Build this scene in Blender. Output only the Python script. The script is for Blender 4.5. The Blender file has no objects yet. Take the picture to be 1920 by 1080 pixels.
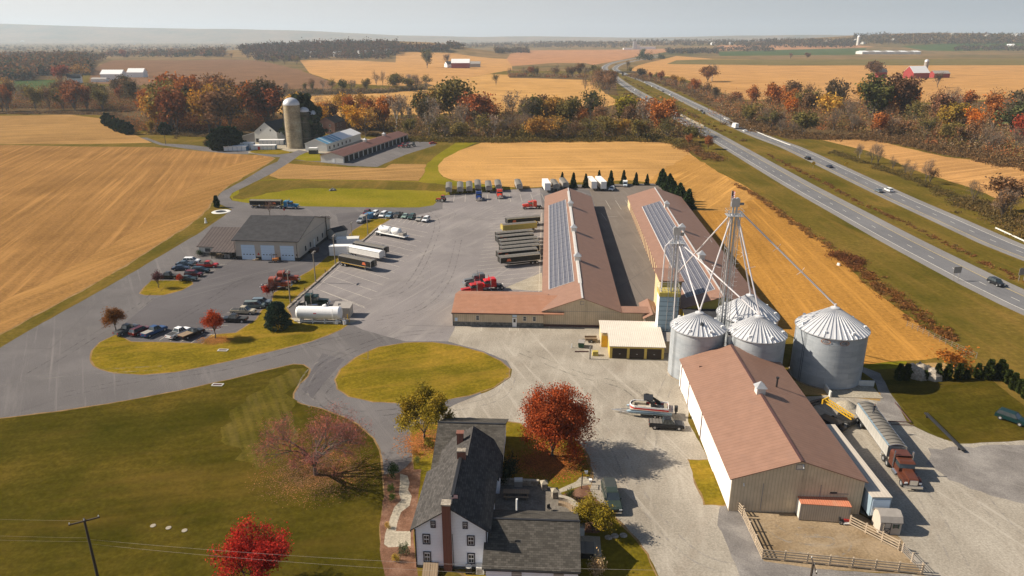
import bpy, math, random
import numpy as np
from mathutils import Vector, Matrix
from mathutils.geometry import delaunay_2d_cdt
R = math.radians
PI = math.pi
C = bpy.context.scene.collection
scene = bpy.context.scene
# ---------------------------------------------------------------- camera, sky, sun, exposure
CAM_H = 62.0
FPX = 1333.0                       # focal length in pixels of a 1920 wide frame
TILT = math.atan(468 / FPX)
cam_data = bpy.data.cameras.new('camera')
cam_data.sensor_width = 36.0
cam_data.lens = 36.0 * FPX / 1920.0
cam_data.clip_start = 0.5
cam_data.clip_end = 60000.0
cam = bpy.data.objects.new('camera', cam_data)
C.objects.link(cam)
cam.location = (0, 0, CAM_H)
cam.rotation_euler = (PI / 2 - TILT, 0, 0)
scene.camera = cam

SUN_EL = R(36)
SUN_AZ = R(174)                    # the sun stands to the left, slightly beyond
world = bpy.data.worlds.new('World')
scene.world = world
world.use_nodes = True
wn = world.node_tree
sky = wn.nodes.new('ShaderNodeTexSky')
sky.sky_type = 'NISHITA'
sky.sun_disc = False
sky.sun_elevation = SUN_EL
sky.sun_rotation = R(-84)
sky.air_density = 1.0
sky.dust_density = 1.2
sky.ozone_density = 1.0
bg = wn.nodes['Background']
bg.inputs['Strength'].default_value = 0.058
# thick autumn haze whitens the lowest degrees of the sky
wt = wn.nodes.new('ShaderNodeTexCoord'); wx = wn.nodes.new('ShaderNodeSeparateXYZ'); wn.links.new(wt.outputs['Generated'], wx.inputs[0])
wr = wn.nodes.new('ShaderNodeMapRange'); wn.links.new(wx.outputs[2], wr.inputs['Value'])
for i, v in zip((1, 2, 3, 4), (0.02, 0.26, 0.93, 0.0)): wr.inputs[i].default_value = v
wg = wn.nodes.new('ShaderNodeMapRange'); wn.links.new(wx.outputs[0], wg.inputs['Value'])
for i, v in zip((1, 2, 3, 4), (-0.55, 0.60, 0.0, 1.0)): wg.inputs[i].default_value = v
wc = wn.nodes.new('ShaderNodeMix'); wc.data_type = 'RGBA'; wn.links.new(wg.outputs[0], wc.inputs[0])
wc.inputs[6].default_value = (9.0, 8.75, 8.6, 1); wc.inputs[7].default_value = (4.2, 4.8, 5.5, 1)
wm = wn.nodes.new('ShaderNodeMix'); wm.data_type = 'RGBA'
wn.links.new(wr.outputs[0], wm.inputs[0]); wn.links.new(sky.outputs['Color'], wm.inputs[6]); wn.links.new(wc.outputs[2], wm.inputs[7])
wn.links.new(wm.outputs[2], bg.inputs['Color'])
sun_data = bpy.data.lights.new('sun', 'SUN')
sun_data.energy = 5.0
sun_data.angle = R(0.53)
sun_data.color = (1.0, 0.90, 0.75)
sun = bpy.data.objects.new('sun', sun_data)
C.objects.link(sun)
sun.location = (-200, 20, 200)
sun.rotation_euler = Vector((-math.cos(SUN_EL) * math.cos(SUN_AZ), -math.cos(SUN_EL) * math.sin(SUN_AZ), -math.sin(SUN_EL))).to_track_quat('-Z', 'Y').to_euler()
scene.view_settings.view_transform = 'Standard'
scene.view_settings.look = 'None'
scene.view_settings.exposure = 0.66
scene.view_settings.gamma = 1.0
scene.cycles.max_bounces = 6
scene.cycles.diffuse_bounces = 3
scene.cycles.volume_bounces = 1
scene.cycles.transparent_max_bounces = 8

# ---------------------------------------------------------------- terrain height and surveying
HILLS = [(-640, 2750, 520, 330, 40), (-330, 2700, 250, 250, 26), (300, 3300, 500, 300, 14), (-1050, 1750, 420, 380, 12),
         (2500, 4300, 1300, 700, 92), (900, 5200, 1500, 600, 42), (4200, 3300, 900, 900, 60),
         (-9000, 12500, 3800, 1100, 300), (-4300, 13000, 2600, 900, 170), (0, 13500, 3500, 700, 95), (5000, 12500, 3800, 900, 120), (9500, 11500, 2600, 900, 200)]
def TZ(x, y):
    if y < 900:
        return 0.0
    z = 0.0
    for hx, hy, sx, sy, a in HILLS:
        e = ((x - hx) / sx) ** 2 + ((y - hy) / sy) ** 2
        if e < 7:
            z += a * math.exp(-e * 1.2)
    return z * min(1.0, (y - 900) / 500)
CT, ST = math.cos(TILT), math.sin(TILT)
def ray(px, py):
    v = (540 - py) / FPX
    return ((px - 960) / FPX, CT + v * ST, -ST + v * CT)
def G(px, py, z=0.0):
    """where the surveyed sight line (px, py) meets the land (or the level z)"""
    dx, dy, dz = ray(px, py)
    if dz < -1e-4:
        t = (z - CAM_H) / dz
        if t * dy < 900 or z:
            return (dx * t, dy * t)
    t = 850.0
    while t < 15500:
        if CAM_H + dz * t <= TZ(dx * t, dy * t):
            lo, hi = t - 15, t
            for _ in range(12):
                m = (lo + hi) / 2
                if CAM_H + dz * m <= TZ(dx * m, dy * m): hi = m
                else: lo = m
            return (dx * hi, dy * hi)
        t += 15.0
    return (dx * t, dy * t)
def V3(p, z=None):
    return Vector((p[0], p[1], TZ(p[0], p[1]) if z is None else z))
def HT(b, ty):
    """height of an upright thing standing at sight b whose top is seen on row ty"""
    X, Y = G(*b)
    v = (540 - ty) / FPX
    z0 = TZ(X, Y)
    return CAM_H - (Y * ST - v * Y * CT) / (CT + v * ST) - z0
def azim(a, b):
    a = G(*a); b = G(*b)
    return math.atan2(b[1] - a[1], b[0] - a[0])

# ---------------------------------------------------------------- mesh and object helpers
class MB:
    def __init__(s):
        s.v = []; s.f = []; s.m = []
    def add(s, vs, fs, mi=0):
        n = len(s.v); s.v += [tuple(p) for p in vs]
        for f in fs:
            s.f.append([n + i for i in f]); s.m.append(mi)
        return s
    def box(s, x0, y0, z0, x1, y1, z1, mi=0):
        vs = [(x0, y0, z0), (x1, y0, z0), (x1, y1, z0), (x0, y1, z0), (x0, y0, z1), (x1, y0, z1), (x1, y1, z1), (x0, y1, z1)]
        return s.add(vs, [(3, 2, 1, 0), (4, 5, 6, 7), (0, 1, 5, 4), (1, 2, 6, 5), (2, 3, 7, 6), (3, 0, 4, 7)], mi)
    def frus(s, a, b, z0, z1, mi=0):
        """frustum between rectangle a=(x0,y0,x1,y1) at z0 and b at z1"""
        vs = [(a[0], a[1], z0), (a[2], a[1], z0), (a[2], a[3], z0), (a[0], a[3], z0), (b[0], b[1], z1), (b[2], b[1], z1), (b[2], b[3], z1), (b[0], b[3], z1)]
        return s.add(vs, [(3, 2, 1, 0), (4, 5, 6, 7), (0, 1, 5, 4), (1, 2, 6, 5), (2, 3, 7, 6), (3, 0, 4, 7)], mi)
    def prof(s, pts, y0, y1, mi=0, inset=None):
        """closed profile in x,z extruded from y0 to y1"""
        n = len(pts)
        vs = [(x, y0, z) for x, z in pts] + [(x, y1, z) for x, z in pts]
        fs = [tuple(range(n)), tuple(range(2 * n - 1, n - 1, -1))] + [(i, i + n, (i + 1) % n + n, (i + 1) % n) for i in range(n)]
        return s.add(vs, fs, mi)
    def profx(s, pts, x0, x1, mi=0):
        n = len(pts)
        vs = [(x0, y, z) for y, z in pts] + [(x1, y, z) for y, z in pts]
        fs = [tuple(range(n - 1, -1, -1)), tuple(range(n, 2 * n))] + [(i, (i + 1) % n, (i + 1) % n + n, i + n) for i in range(n)]
        return s.add(vs, fs, mi)
    def tube(s, p, q, r0, r1=None, n=8, mi=0, cap=True):
        r1 = r0 if r1 is None else r1
        p = Vector(p); q = Vector(q); d = (q - p)
        if d.length < 1e-6: return s
        d.normalize()
        a = d.orthogonal().normalized(); b = d.cross(a)
        vs = []
        for c, r in ((p, r0), (q, r1)):
            for i in range(n):
                t = 2 * PI * i / n
                vs.append(c + a * (math.cos(t) * r) + b * (math.sin(t) * r))
        fs = [(i, (i + 1) % n, n + (i + 1) % n, n + i) for i in range(n)]
        if cap: fs += [tuple(range(n - 1, -1, -1)), tuple(range(n, 2 * n))]
        return s.add(vs, fs, mi)
    def lathe(s, prof, cx=0, cy=0, n=24, mi=0, axis='z'):
        vs = []; fs = []
        m = len(prof)
        for i in range(n):
            t = 2 * PI * i / n
            for r, z in prof:
                if axis == 'z': vs.append((cx + r * math.cos(t), cy + r * math.sin(t), z))
                elif axis == 'x': vs.append((z, cx + r * math.cos(t), cy + r * math.sin(t)))
                else: vs.append((cx + r * math.cos(t), z, cy + r * math.sin(t)))
        for i in range(n):
            j = (i + 1) % n
            for k in range(m - 1):
                fs.append((i * m + k, j * m + k, j * m + k + 1, i * m + k + 1))
        return s.add(vs, fs, mi)
    def slab(s, poly, t, mi=0):
        """planar 3D polygon thickened downwards by t"""
        n = len(poly)
        vs = [tuple(p) for p in poly] + [(p[0], p[1], p[2] - t) for p in poly]
        fs = [tuple(range(n)), tuple(range(2 * n - 1, n - 1, -1))] + [(i, i + n, (i + 1) % n + n, (i + 1) % n) for i in range(n)]
        return s.add(vs, fs, mi)
    def build(s, name, mat, parent=None, smooth=False, loc=None):
        me = bpy.data.meshes.new(name)
        me.from_pydata(s.v, [], s.f)
        mats = mat if isinstance(mat, (list, tuple)) else [mat]
        for m in mats: me.materials.append(m)
        if len(mats) > 1: me.polygons.foreach_set('material_index', s.m)
        if smooth:
            me.polygons.foreach_set('use_smooth', [True] * len(me.polygons))
        me.validate(); me.update()
        o = bpy.data.objects.new(name, me)
        C.objects.link(o)
        if parent: o.parent = parent
        if loc: o.location = loc
        return o
def tag(o, label=None, cat=None, group=None, kind=None):
    if label: o['label'] = label
    if cat: o['category'] = cat
    if group: o['group'] = group
    if kind: o['kind'] = kind
    return o
def thing(name, label, cat, p, az=0.0, group=None, z=None):
    o = bpy.data.objects.new(name, None)
    o.empty_display_size = 0.2
    C.objects.link(o)
    o.location = V3(p, z)
    o.rotation_euler = (0, 0, az)
    return tag(o, label, cat, group)
def copy_tree(o, parent=None):
    c = o.copy(); C.objects.link(c); c.parent = parent
    for ch in list(o.children): copy_tree(ch, c)
    return c
def set_color(o, col):
    o.color = (*col, 1)
    for ch in o.children: set_color(ch, col)

# ---------------------------------------------------------------- materials
class NT:
    def __init__(s, name):
        s.mat = bpy.data.materials.new(name); s.mat.use_nodes = True
        s.t = s.mat.node_tree; s.b = s.t.nodes['Principled BSDF']
        s.pos = None
    def n(s, typ, **kw):
        nd = s.t.nodes.new(typ)
        for k, v in kw.items():
            if k in nd.inputs.keys() if isinstance(k, str) else False: nd.inputs[k].default_value = v
            else: setattr(nd, k, v)
        return nd
    def link(s, a, b): s.t.links.new(a, b); return b
    def coords(s, scale=(1, 1, 1), rot=0.0, obj=True):
        tc = s.n('ShaderNodeTexCoord'); mp = s.n('ShaderNodeMapping')
        s.link(tc.outputs['Object' if obj else 'Generated'], mp.inputs['Vector'])
        mp.inputs['Rotation'].default_value = (0, 0, rot)
        m2 = s.n('ShaderNodeMapping'); m2.inputs['Scale'].default_value = scale
        s.link(mp.outputs['Vector'], m2.inputs['Vector'])
        return m2.outputs['Vector']
    def noise(s, scale, detail=4, rough=0.55, vec=None, dist=0.0):
        nd = s.n('ShaderNodeTexNoise'); nd.inputs['Scale'].default_value = scale
        nd.inputs['Detail'].default_value = detail; nd.inputs['Roughness'].default_value = rough
        nd.inputs['Distortion'].default_value = dist
        s.link(vec if vec is not None else s.coords(), nd.inputs['Vector'])
        return nd.outputs['Fac']
    def ramp(s, fac, stops):
        nd = s.n('ShaderNodeValToRGB'); el = nd.color_ramp.elements
        while len(el) < len(stops): el.new(0.5)
        for e, (p, c) in zip(el, stops):
            e.position = p; e.color = (*c, 1) if len(c) == 3 else c
        s.link(fac, nd.inputs['Fac']); return nd.outputs['Color']
    def mr(s, fac, a, b, c, d):
        nd = s.n('ShaderNodeMapRange'); s.link(fac, nd.inputs['Value'])
        for i, v in zip((1, 2, 3, 4), (a, b, c, d)): nd.inputs[i].default_value = v
        return nd.outputs['Result']
    def mix(s, fac, a, b, mode='MIX'):
        nd = s.n('ShaderNodeMix'); nd.data_type = 'RGBA'; nd.blend_type = mode
        for v, i in ((fac, 0), (a, 6), (b, 7)):
            if isinstance(v, (int, float)): nd.inputs[i].default_value = v
            elif isinstance(v, tuple): nd.inputs[i].default_value = (*v, 1)
            else: s.link(v, nd.inputs[i])
        return nd.outputs[2]
    def math(s, op, a, b=0.0):
        nd = s.n('ShaderNodeMath'); nd.operation = op
        for v, i in ((a, 0), (b, 1)):
            if isinstance(v, (int, float)): nd.inputs[i].default_value = v
            else: s.link(v, nd.inputs[i])
        return nd.outputs[0]
    def wave(s, scale, vec, dist=0.0, dscale=1.0, direction='X', prof='SIN', detail=2):
        nd = s.n('ShaderNodeTexWave'); nd.bands_direction = direction; nd.wave_profile = prof
        nd.inputs['Scale'].default_value = scale; nd.inputs['Distortion'].default_value = dist
        nd.inputs['Detail Scale'].default_value = dscale; nd.inputs['Detail'].default_value = detail
        s.link(vec, nd.inputs['Vector']); return nd.outputs['Fac']
    def bump(s, h, strength=0.3, dist=0.05):
        nd = s.n('ShaderNodeBump'); nd.inputs['Strength'].default_value = strength; nd.inputs['Distance'].default_value = dist
        s.link(h, nd.inputs['Height']); s.link(nd.outputs['Normal'], s.b.inputs['Normal'])
    def col(s, c):
        if isinstance(c, tuple): s.b.inputs['Base Color'].default_value = (*c, 1)
        else: s.link(c, s.b.inputs['Base Color'])
    def rough(s, r, metal=0.0, spec=None):
        if isinstance(r, (int, float)): s.b.inputs['Roughness'].default_value = r
        else: s.link(r, s.b.inputs['Roughness'])
        s.b.inputs['Metallic'].default_value = metal
        if spec is not None: s.b.inputs['Specular IOR Level'].default_value = spec
        return s.mat
def plain(name, c, rough=0.6, metal=0.0, var=0.12, scale=1.5, spec=None):
    m = NT(name)
    f = m.noise(scale, 5, 0.6)
    m.col(m.mix(m.mr(f, 0.3, 0.7, 0, 1), tuple(x * (1 - var) for x in c), tuple(min(1, x * (1 + var)) for x in c)))
    return m.rough(rough, metal, spec)
def ribbed(name, c, period, axis='X', depth=0.25, rough=0.45, metal=0.0, var=0.1, dirt=None):
    """sheet metal or siding: fine ribs across the local axis plus weathering"""
    m = NT(name)
    v = m.coords()
    w = m.wave(0.314 / period, v, direction=axis)
    f = m.noise(0.6, 5, 0.65)
    c0 = m.mix(m.mr(f, 0.3, 0.72, 0, 1), tuple(x * (1 - var) for x in c), tuple(min(1, x * (1 + var)) for x in c))
    groove = m.mr(w, 0.0, 0.18, depth, 0.0)
    c1 = m.mix(groove, c0, tuple(x * 0.35 for x in c))
    if dirt:
        g = m.noise(0.35, 6, 0.7, m.coords((1, 1, 0.25)))
        c1 = m.mix(m.mr(g, 0.55, 0.75, 0, 0.55), c1, dirt)
    m.col(c1); m.bump(w, 0.35, 0.03)
    return m.rough(rough, metal, 0.12)
def ground_mat(name, cols, scales, rough=0.95, extra=None, bump=None):
    m = NT(name)
    a = m.noise(scales[0], 5, 0.6)
    c = m.ramp(a, [(0.28, cols[0]), (0.5, cols[1]), (0.72, cols[2])])
    b = m.noise(scales[1], 6, 0.7)
    c = m.mix(1.0, c, m.ramp(b, [(0.3, (0.62,) * 3), (0.5, (0.9,) * 3), (0.72, (1.25,) * 3)]), 'MULTIPLY')
    if extra: c = extra(m, c)
    m.col(c)
    if bump: m.bump(m.noise(bump[0], 5, 0.7), bump[1], bump[2])
    m.rough(rough, 0, 0.0)
    return m.mat
def stripes(rot, period, amt, wob=2.0, wsc=0.05, cc=None):
    def f(m, c):
        v = m.coords((1, 1, 1), rot)
        w = m.wave(0.314 / period * 1.0, v, wob, wsc, 'X')
        if cc: return m.mix(m.mr(w, 0.35, 0.8, 0, amt), c, cc)
        return m.mix(1.0, c, m.ramp(w, [(0.25, (1 - amt,) * 3), (0.75, (1 + amt,) * 3)]), 'MULTIPLY')
    return f
def chain(*fs):
    def f(m, c):
        for g in fs: c = g(m, c)
        return c
    return f
def streak(rot, sx, sy, amt, dark=0.6, lo=0.5, hi=0.75, col=None):
    """soft long streaks (wheel tracks, combed straw) along local y"""
    def f(m, c):
        v = m.coords((sx, sy, 1), rot)
        n = m.noise(1.0, 5, 0.65, v)
        return m.mix(m.mr(n, lo, hi, 0, amt), c, col if col else m.mix(1.0, c, (dark,) * 3, 'MULTIPLY'))
    return f

M = {}
M['lawn'] = ground_mat('lawn_grass', [(0.110, 0.088, 0.008), (0.188, 0.137, 0.013), (0.301, 0.185, 0.025)], (0.10, 1.6),
    extra=chain(stripes(R(60), 2.1, 0.045, 22, 0.02), streak(R(75), 0.25, 0.02, 0.7, col=(0.338, 0.191, 0.036), lo=0.52, hi=0.8), streak(R(75), 0.05, 0.03, 0.55, col=(0.051, 0.058, 0.006), lo=0.5, hi=0.75)), bump=(12.600, 0.610, 0.050))
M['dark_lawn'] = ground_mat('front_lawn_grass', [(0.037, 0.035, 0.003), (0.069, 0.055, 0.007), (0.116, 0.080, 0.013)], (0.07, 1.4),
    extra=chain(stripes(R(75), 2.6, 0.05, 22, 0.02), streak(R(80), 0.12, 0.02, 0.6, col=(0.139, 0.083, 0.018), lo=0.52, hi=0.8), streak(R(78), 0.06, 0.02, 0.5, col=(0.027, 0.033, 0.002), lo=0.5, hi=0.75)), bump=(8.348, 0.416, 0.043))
M['bright_lawn'] = ground_mat('bright_lawn_grass', [(0.124, 0.117, 0.008), (0.192, 0.164, 0.012), (0.261, 0.194, 0.024)], (0.04, 1.2),
    extra=chain(stripes(R(85), 2.0, 0.09, 8, 0.03), streak(R(80), 0.10, 0.02, 0.5, col=(0.298, 0.205, 0.040), lo=0.52, hi=0.8)))
M['verge'] = ground_mat('verge_grass', [(0.074, 0.065, 0.010), (0.129, 0.095, 0.018), (0.198, 0.125, 0.031)], (0.035, 0.8),
    extra=chain(streak(R(0), 0.22, 0.02, 0.6, col=(0.239, 0.137, 0.036), lo=0.5, hi=0.75), streak(R(0), 0.08, 0.02, 0.5, col=(0.055, 0.053, 0.007), lo=0.5, hi=0.75)))
M['country'] = ground_mat('countryside', [(0.060, 0.068, 0.022), (0.19, 0.125, 0.055), (0.26, 0.16, 0.075)], (0.0025, 0.02))
def stub(name, base, rot, period=3.0, wob=6, wsc=0.01, amt=0.1, track=None):
    b = base; track = track or tuple(min(1, x * 1.38) for x in b)
    return ground_mat(name, [tuple(x * 0.82 for x in b), b, tuple(x * 1.16 for x in b)], (0.018, 1.1),
        extra=chain(stripes(rot, period, amt * .5, wob, wsc), streak(rot, 0.42, 0.010, 0.85, col=track, lo=0.52, hi=0.66), streak(rot, 0.22, 0.007, 0.5, dark=0.72, lo=.52, hi=.68), streak(rot + .06, 1.4, 0.03, 0.5, dark=0.70, lo=.5, hi=.7), streak(rot, 0.13, 0.006, 0.55, dark=0.74), streak(rot + 1.3, 0.035, 0.015, 0.45, dark=.80, lo=.5, hi=.65), streak(rot + 1.3, 0.05, 0.02, 0.35, col=track)), bump=(6, 0.35, 0.08))
M['field_left'] = stub('corn_stubble', (0.285, 0.150, 0.052), R(-17), 4.2, 12, 0.006, 0.10)
M['field_left_far'] = stub('far_corn_stubble', (0.315, 0.180, 0.066), R(70), 4.0, 12, 0.004, 0.08)
M['field_mid'] = stub('golden_stubble', (0.480, 0.265, 0.090), R(86), 3.4, 14, 0.006, 0.05)
M['field_right'] = stub('orange_stubble', (0.385, 0.190, 0.043), R(5), 2.6, 7, 0.01, 0.05)
M['field_blend'] = stub('amber_stubble', (0.435, 0.228, 0.064), R(30), 3.0, 10, 0.008, 0.05)
M['field_far'] = stub('straw_field', (0.46, 0.245, 0.090), R(62), 6.0, 10, 0.003, 0.05)
M['field_brown'] = stub('brown_field', (0.190, 0.105, 0.058), R(75), 6.0, 10, 0.003, 0.04)
M['field_pink'] = stub('pale_far_field', (0.40, 0.20, 0.10), R(80), 8.0, 10, 0.003, 0.04)
M['wood_floor'] = ground_mat('woodland_floor', [(0.075, 0.050, 0.026), (0.115, 0.075, 0.036), (0.15, 0.095, 0.045)], (0.05, 0.6))
M['dry_edge'] = ground_mat('dry_grass_edge', [(0.17, 0.11, 0.045), (0.26, 0.165, 0.075), (0.34, 0.22, 0.11)], (0.4, 4.0))
M['crop_residue'] = ground_mat('bleached_residue', [(0.38, 0.20, 0.06), (0.43, 0.25, 0.10), (0.50, 0.34, 0.18)], (0.3, 2.0))
M['field_olive'] = ground_mat('olive_field', [(0.12, 0.10, 0.035), (0.16, 0.125, 0.045), (0.20, 0.14, 0.055)], (0.01, 0.1))
M['field_green'] = ground_mat('green_field', [(0.045, 0.075, 0.022), (0.060, 0.090, 0.028), (0.085, 0.105, 0.035)], (0.01, 0.1))
def asphalt(name, base, light, patch=0.5, rot=0.0, grit=6):
    b = base
    return ground_mat(name, [tuple(x * 0.86 for x in b), b, tuple(x * 1.12 for x in b)], (0.05, grit),
        extra=chain(streak(rot, 0.30, 0.03, 0.6, col=light, lo=0.54, hi=0.78), streak(rot + 0.5, 0.5, 0.05, 0.35, dark=0.75, lo=0.55, hi=0.8), streak(rot + 1.2, 1.1, 0.02, 0.45, dark=0.80, lo=.55, hi=.7), streak(rot, 0.9, 0.015, 0.6, col=light, lo=.58, hi=.7), streak(rot - 0.7, 0.10, 0.06, patch, col=tuple((x + y) / 2 for x, y in zip(b, light)), lo=0.5, hi=0.72)), rough=0.9, bump=(12, 0.2, 0.02))
M['road'] = asphalt('drive_asphalt', (0.150, 0.138, 0.136), (0.22, 0.20, 0.19), 0.5, R(-30))
M['lot'] = asphalt('lot_asphalt', (0.125, 0.115, 0.118), (0.17, 0.158, 0.152), 0.35, R(40))
M['yard'] = asphalt('yard_asphalt', (0.235, 0.212, 0.206), (0.33, 0.30, 0.275), 0.6, R(25))
M['alley'] = asphalt('alley_asphalt', (0.185, 0.155, 0.132), (0.24, 0.205, 0.170), 0.3, R(-3))
M['highway'] = asphalt('highway_asphalt', (0.175, 0.172, 0.178), (0.215, 0.21, 0.21), 0.3, R(0))
M['shoulder'] = asphalt('shoulder_asphalt', (0.235, 0.222, 0.215), (0.29, 0.27, 0.25), 0.3, R(0))
M['gravel'] = ground_mat('gravel', [(0.26, 0.225, 0.18), (0.335, 0.295, 0.24), (0.42, 0.375, 0.31)], (0.09, 3.5),
    extra=chain(streak(R(-20), .9, .03, .55, col=(.50, .45, .38), lo=.55, hi=.7), streak(R(-14), .8, .02, .5, dark=.78, lo=.55, hi=.72), streak(R(10), 0.5, 0.06, 0.5, col=(0.47, 0.42, 0.35), lo=0.52, hi=0.75), streak(R(35), 0.35, 0.08, 0.5, col=(0.24, 0.19, 0.145), lo=0.55, hi=0.8)), rough=0.95, bump=(14, 0.3, 0.03))
M['grey_gravel'] = ground_mat('grey_gravel', [(0.155, 0.14, 0.13), (0.22, 0.20, 0.185), (0.31, 0.285, 0.26)], (0.2, 4.5), extra=streak(R(-50), 0.6, 0.12, 0.5, col=(0.36, 0.33, 0.29), lo=0.52, hi=0.75), bump=(14, 0.4, 0.05))
M['dirt'] = ground_mat('dirt', [(0.203, 0.139, 0.077), (0.297, 0.218, 0.134), (0.378, 0.284, 0.186)], (0.15, 3.0), extra=streak(R(80), 0.5, 0.10, 0.5, col=(0.405, 0.330, 0.243), lo=0.52, hi=0.75), bump=(10, 0.4, 0.05))
M['sandy'] = ground_mat('sandy_dirt', [(0.28, 0.17, 0.06), (0.36, 0.23, 0.09), (0.42, 0.28, 0.13)], (0.15, 3.0))
M['mulch'] = ground_mat('mulch', [(0.123, 0.062, 0.038), (0.180, 0.095, 0.061), (0.266, 0.155, 0.105)], (0.6, 5.0), bump=(12, 0.6, 0.06))
M['concrete'] = ground_mat('concrete', [(0.306, 0.264, 0.204), (0.365, 0.319, 0.246), (0.425, 0.374, 0.297)], (0.3, 3.0))
M['patio'] = ground_mat('patio_flagstone', [(0.13, 0.115, 0.095), (0.18, 0.16, 0.135), (0.24, 0.21, 0.18)], (0.6, 3.0))
M['leafy'] = ground_mat('fallen_leaves_grass', [(0.15, 0.085, 0.022), (0.25, 0.125, 0.04), (0.30, 0.125, 0.055)], (0.4, 5.0), bump=(10, 0.5, 0.06))
M['field_head'] = stub('headland_stubble', (0.300, 0.160, 0.054), R(14), 4.2, 12, 0.006, 0.10)
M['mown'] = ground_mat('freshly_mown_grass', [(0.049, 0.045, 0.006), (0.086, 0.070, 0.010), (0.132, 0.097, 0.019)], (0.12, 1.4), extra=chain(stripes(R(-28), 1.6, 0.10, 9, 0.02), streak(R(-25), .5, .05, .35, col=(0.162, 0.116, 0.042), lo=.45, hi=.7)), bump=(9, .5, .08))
M['paint_line'] = plain('line_paint', (0.62, 0.58, 0.50), 0.8, var=0.25, scale=2.0)
M['faded_line'] = plain('faded_line_paint', (0.46, 0.41, 0.34), 0.9, var=0.3, scale=1.5)
M['yellow_line'] = plain('yellow_line_paint', (0.50, 0.36, 0.10), 0.8, var=0.2)

def broken(name, c, lo=.45, hi=.62):
    """worn marks: the surface shows through where the noise is low"""
    m = NT(name); m.col(c); m.rough(.95, 0, 0)
    tr = m.n('ShaderNodeBsdfTransparent'); mx = m.n('ShaderNodeMixShader')
    m.link(m.mr(m.noise(.5, 5, .7), lo, hi, 0, .42), mx.inputs[0]); m.link(tr.outputs[0], mx.inputs[1]); m.link(m.b.outputs[0], mx.inputs[2])
    m.link(mx.outputs[0], m.t.nodes['Material Output'].inputs['Surface']); return m.mat
M['dark_mark'] = broken('dark_tyre_marks', (0.085, 0.078, 0.075)); M['light_mark'] = broken('dusty_tyre_marks', (0.36, 0.33, 0.295)); M['seam'] = plain('tar_seam', (0.07, 0.062, 0.058), .9)
def shingles(name, c, rot):
    m = NT(name); b = m.n('ShaderNodeTexBrick'); m.link(m.coords((1, 1, 1), rot), b.inputs['Vector'])
    b.inputs['Scale'].default_value = 1.0; b.inputs['Brick Width'].default_value = .55; b.inputs['Row Height'].default_value = .26; b.inputs['Mortar Size'].default_value = .018; b.inputs['Bias'].default_value = -.1
    for i, f in (('Color1', .72), ('Color2', 1.3), ('Mortar', .55)): b.inputs[i].default_value = (*[x * f for x in c], 1)
    n = m.noise(.5, 5, .7); m.col(m.mix(1.0, b.outputs['Color'], m.ramp(n, [(.3, (.82,) * 3), (.7, (1.18,) * 3)]), 'MULTIPLY')); return m.rough(.9, 0, .1)
# ---------------------------------------------------------------- the land: one seamless sheet cut into its regions
REG = []   # (name, material key, world polygon, edge roughness)
def reg(name, mat, pts, rough=0.0, world_pts=False, edge=0.0):
    P = [tuple(p) for p in pts] if world_pts else [G(*p) for p in pts]
    if edge:
        sg = sum(P[i - 1][0] * P[i][1] - P[i][0] * P[i - 1][1] for i in range(len(P)))
        Q = []
        for i in range(len(P)):
            d = Vector(P[(i + 1) % len(P)]) - Vector(P[i - 1]); d.normalize()
            k = edge if sg > 0 else -edge
            Q.append((P[i][0] + d.y * k, P[i][1] - d.x * k))
        REG.append(('dry_grass', 'dry_edge', Q, rough * 1.6))
    REG.append((name, mat, P, rough))
reg('grassland', 'verge', [(-2600, -60), (2600, -60), (2600, 1500), (-2600, 1500)], world_pts=True)
reg('field', 'field_left', [(-900, 272), (0, 272), (150, 275), (290, 276), (380, 284), (440, 289), (480, 291), (505, 293), (514, 297), (500, 307), (460, 329), (425, 350), (405, 366), (392, 385), (378, 402), (350, 424), (300, 455), (240, 494), (160, 540), (80, 583), (0, 625), (-150, 700), (-400, 830), (-900, 900)], 0.5, edge=0.7)
reg('field', 'field_left_far', [(-900, 217), (-300, 217), (0, 217), (130, 215), (190, 222), (215, 238), (250, 251), (285, 268), (150, 270), (0, 270), (-300, 269), (-900, 268)], 0.8)
reg('field', 'field_left_far', [(535, 306), (510, 320), (505, 330), (522, 335), (650, 337), (785, 339), (795, 325), (799, 308), (735, 307), (722, 315), (672, 314), (585, 310)], 0.6)
reg('bright_grass', 'bright_lawn', [(432, 366), (455, 345), (480, 338), (522, 336), (785, 340), (795, 326), (800, 308), (820, 290), (860, 264), (900, 264), (866, 280), (838, 295), (823, 311), (828, 330), (845, 338), (905, 346), (962, 353), (920, 360), (850, 362), (822, 376), (812, 385), (785, 389), (700, 389), (572, 387), (500, 384), (460, 380), (436, 376)], 0.5)
reg('field', 'field_mid', [(823, 322), (821, 311), (833, 297), (864, 281), (905, 267), (1000, 265), (1200, 265), (1255, 268), (1285, 281), (1310, 300), (1340, 318), (1260, 360), (1240, 344), (1180, 338), (1060, 343), (1040, 348), (990, 352), (962, 351), (915, 346), (853, 339), (831, 331)], 0.5)
reg('field', 'field_right', [(1225, 346), (1260, 338), (1310, 300), (1345, 322), (1400, 350), (1440, 378), (1500, 420), (1560, 465), (1590, 500), (1620, 530), (1700, 590), (1790, 650), (1806, 668), (1700, 676), (1608, 684), (1560, 660), (1500, 640), (1440, 600), (1360, 520), (1290, 430), (1240, 360)], 0.6)
reg('field', 'field_blend', [(1212, 340), (1245, 318), (1290, 290), (1310, 300), (1345, 322), (1400, 350), (1420, 364), (1380, 400), (1330, 395), (1290, 392), (1262, 372), (1240, 350)], 4.0)
reg('grass', 'verge', [(436, 372), (458, 347), (480, 339), (522, 337), (785, 341), (850, 348), (880, 352), (835, 358), (780, 357), (640, 353), (560, 354), (500, 362), (455, 374)], 2.0)
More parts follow.
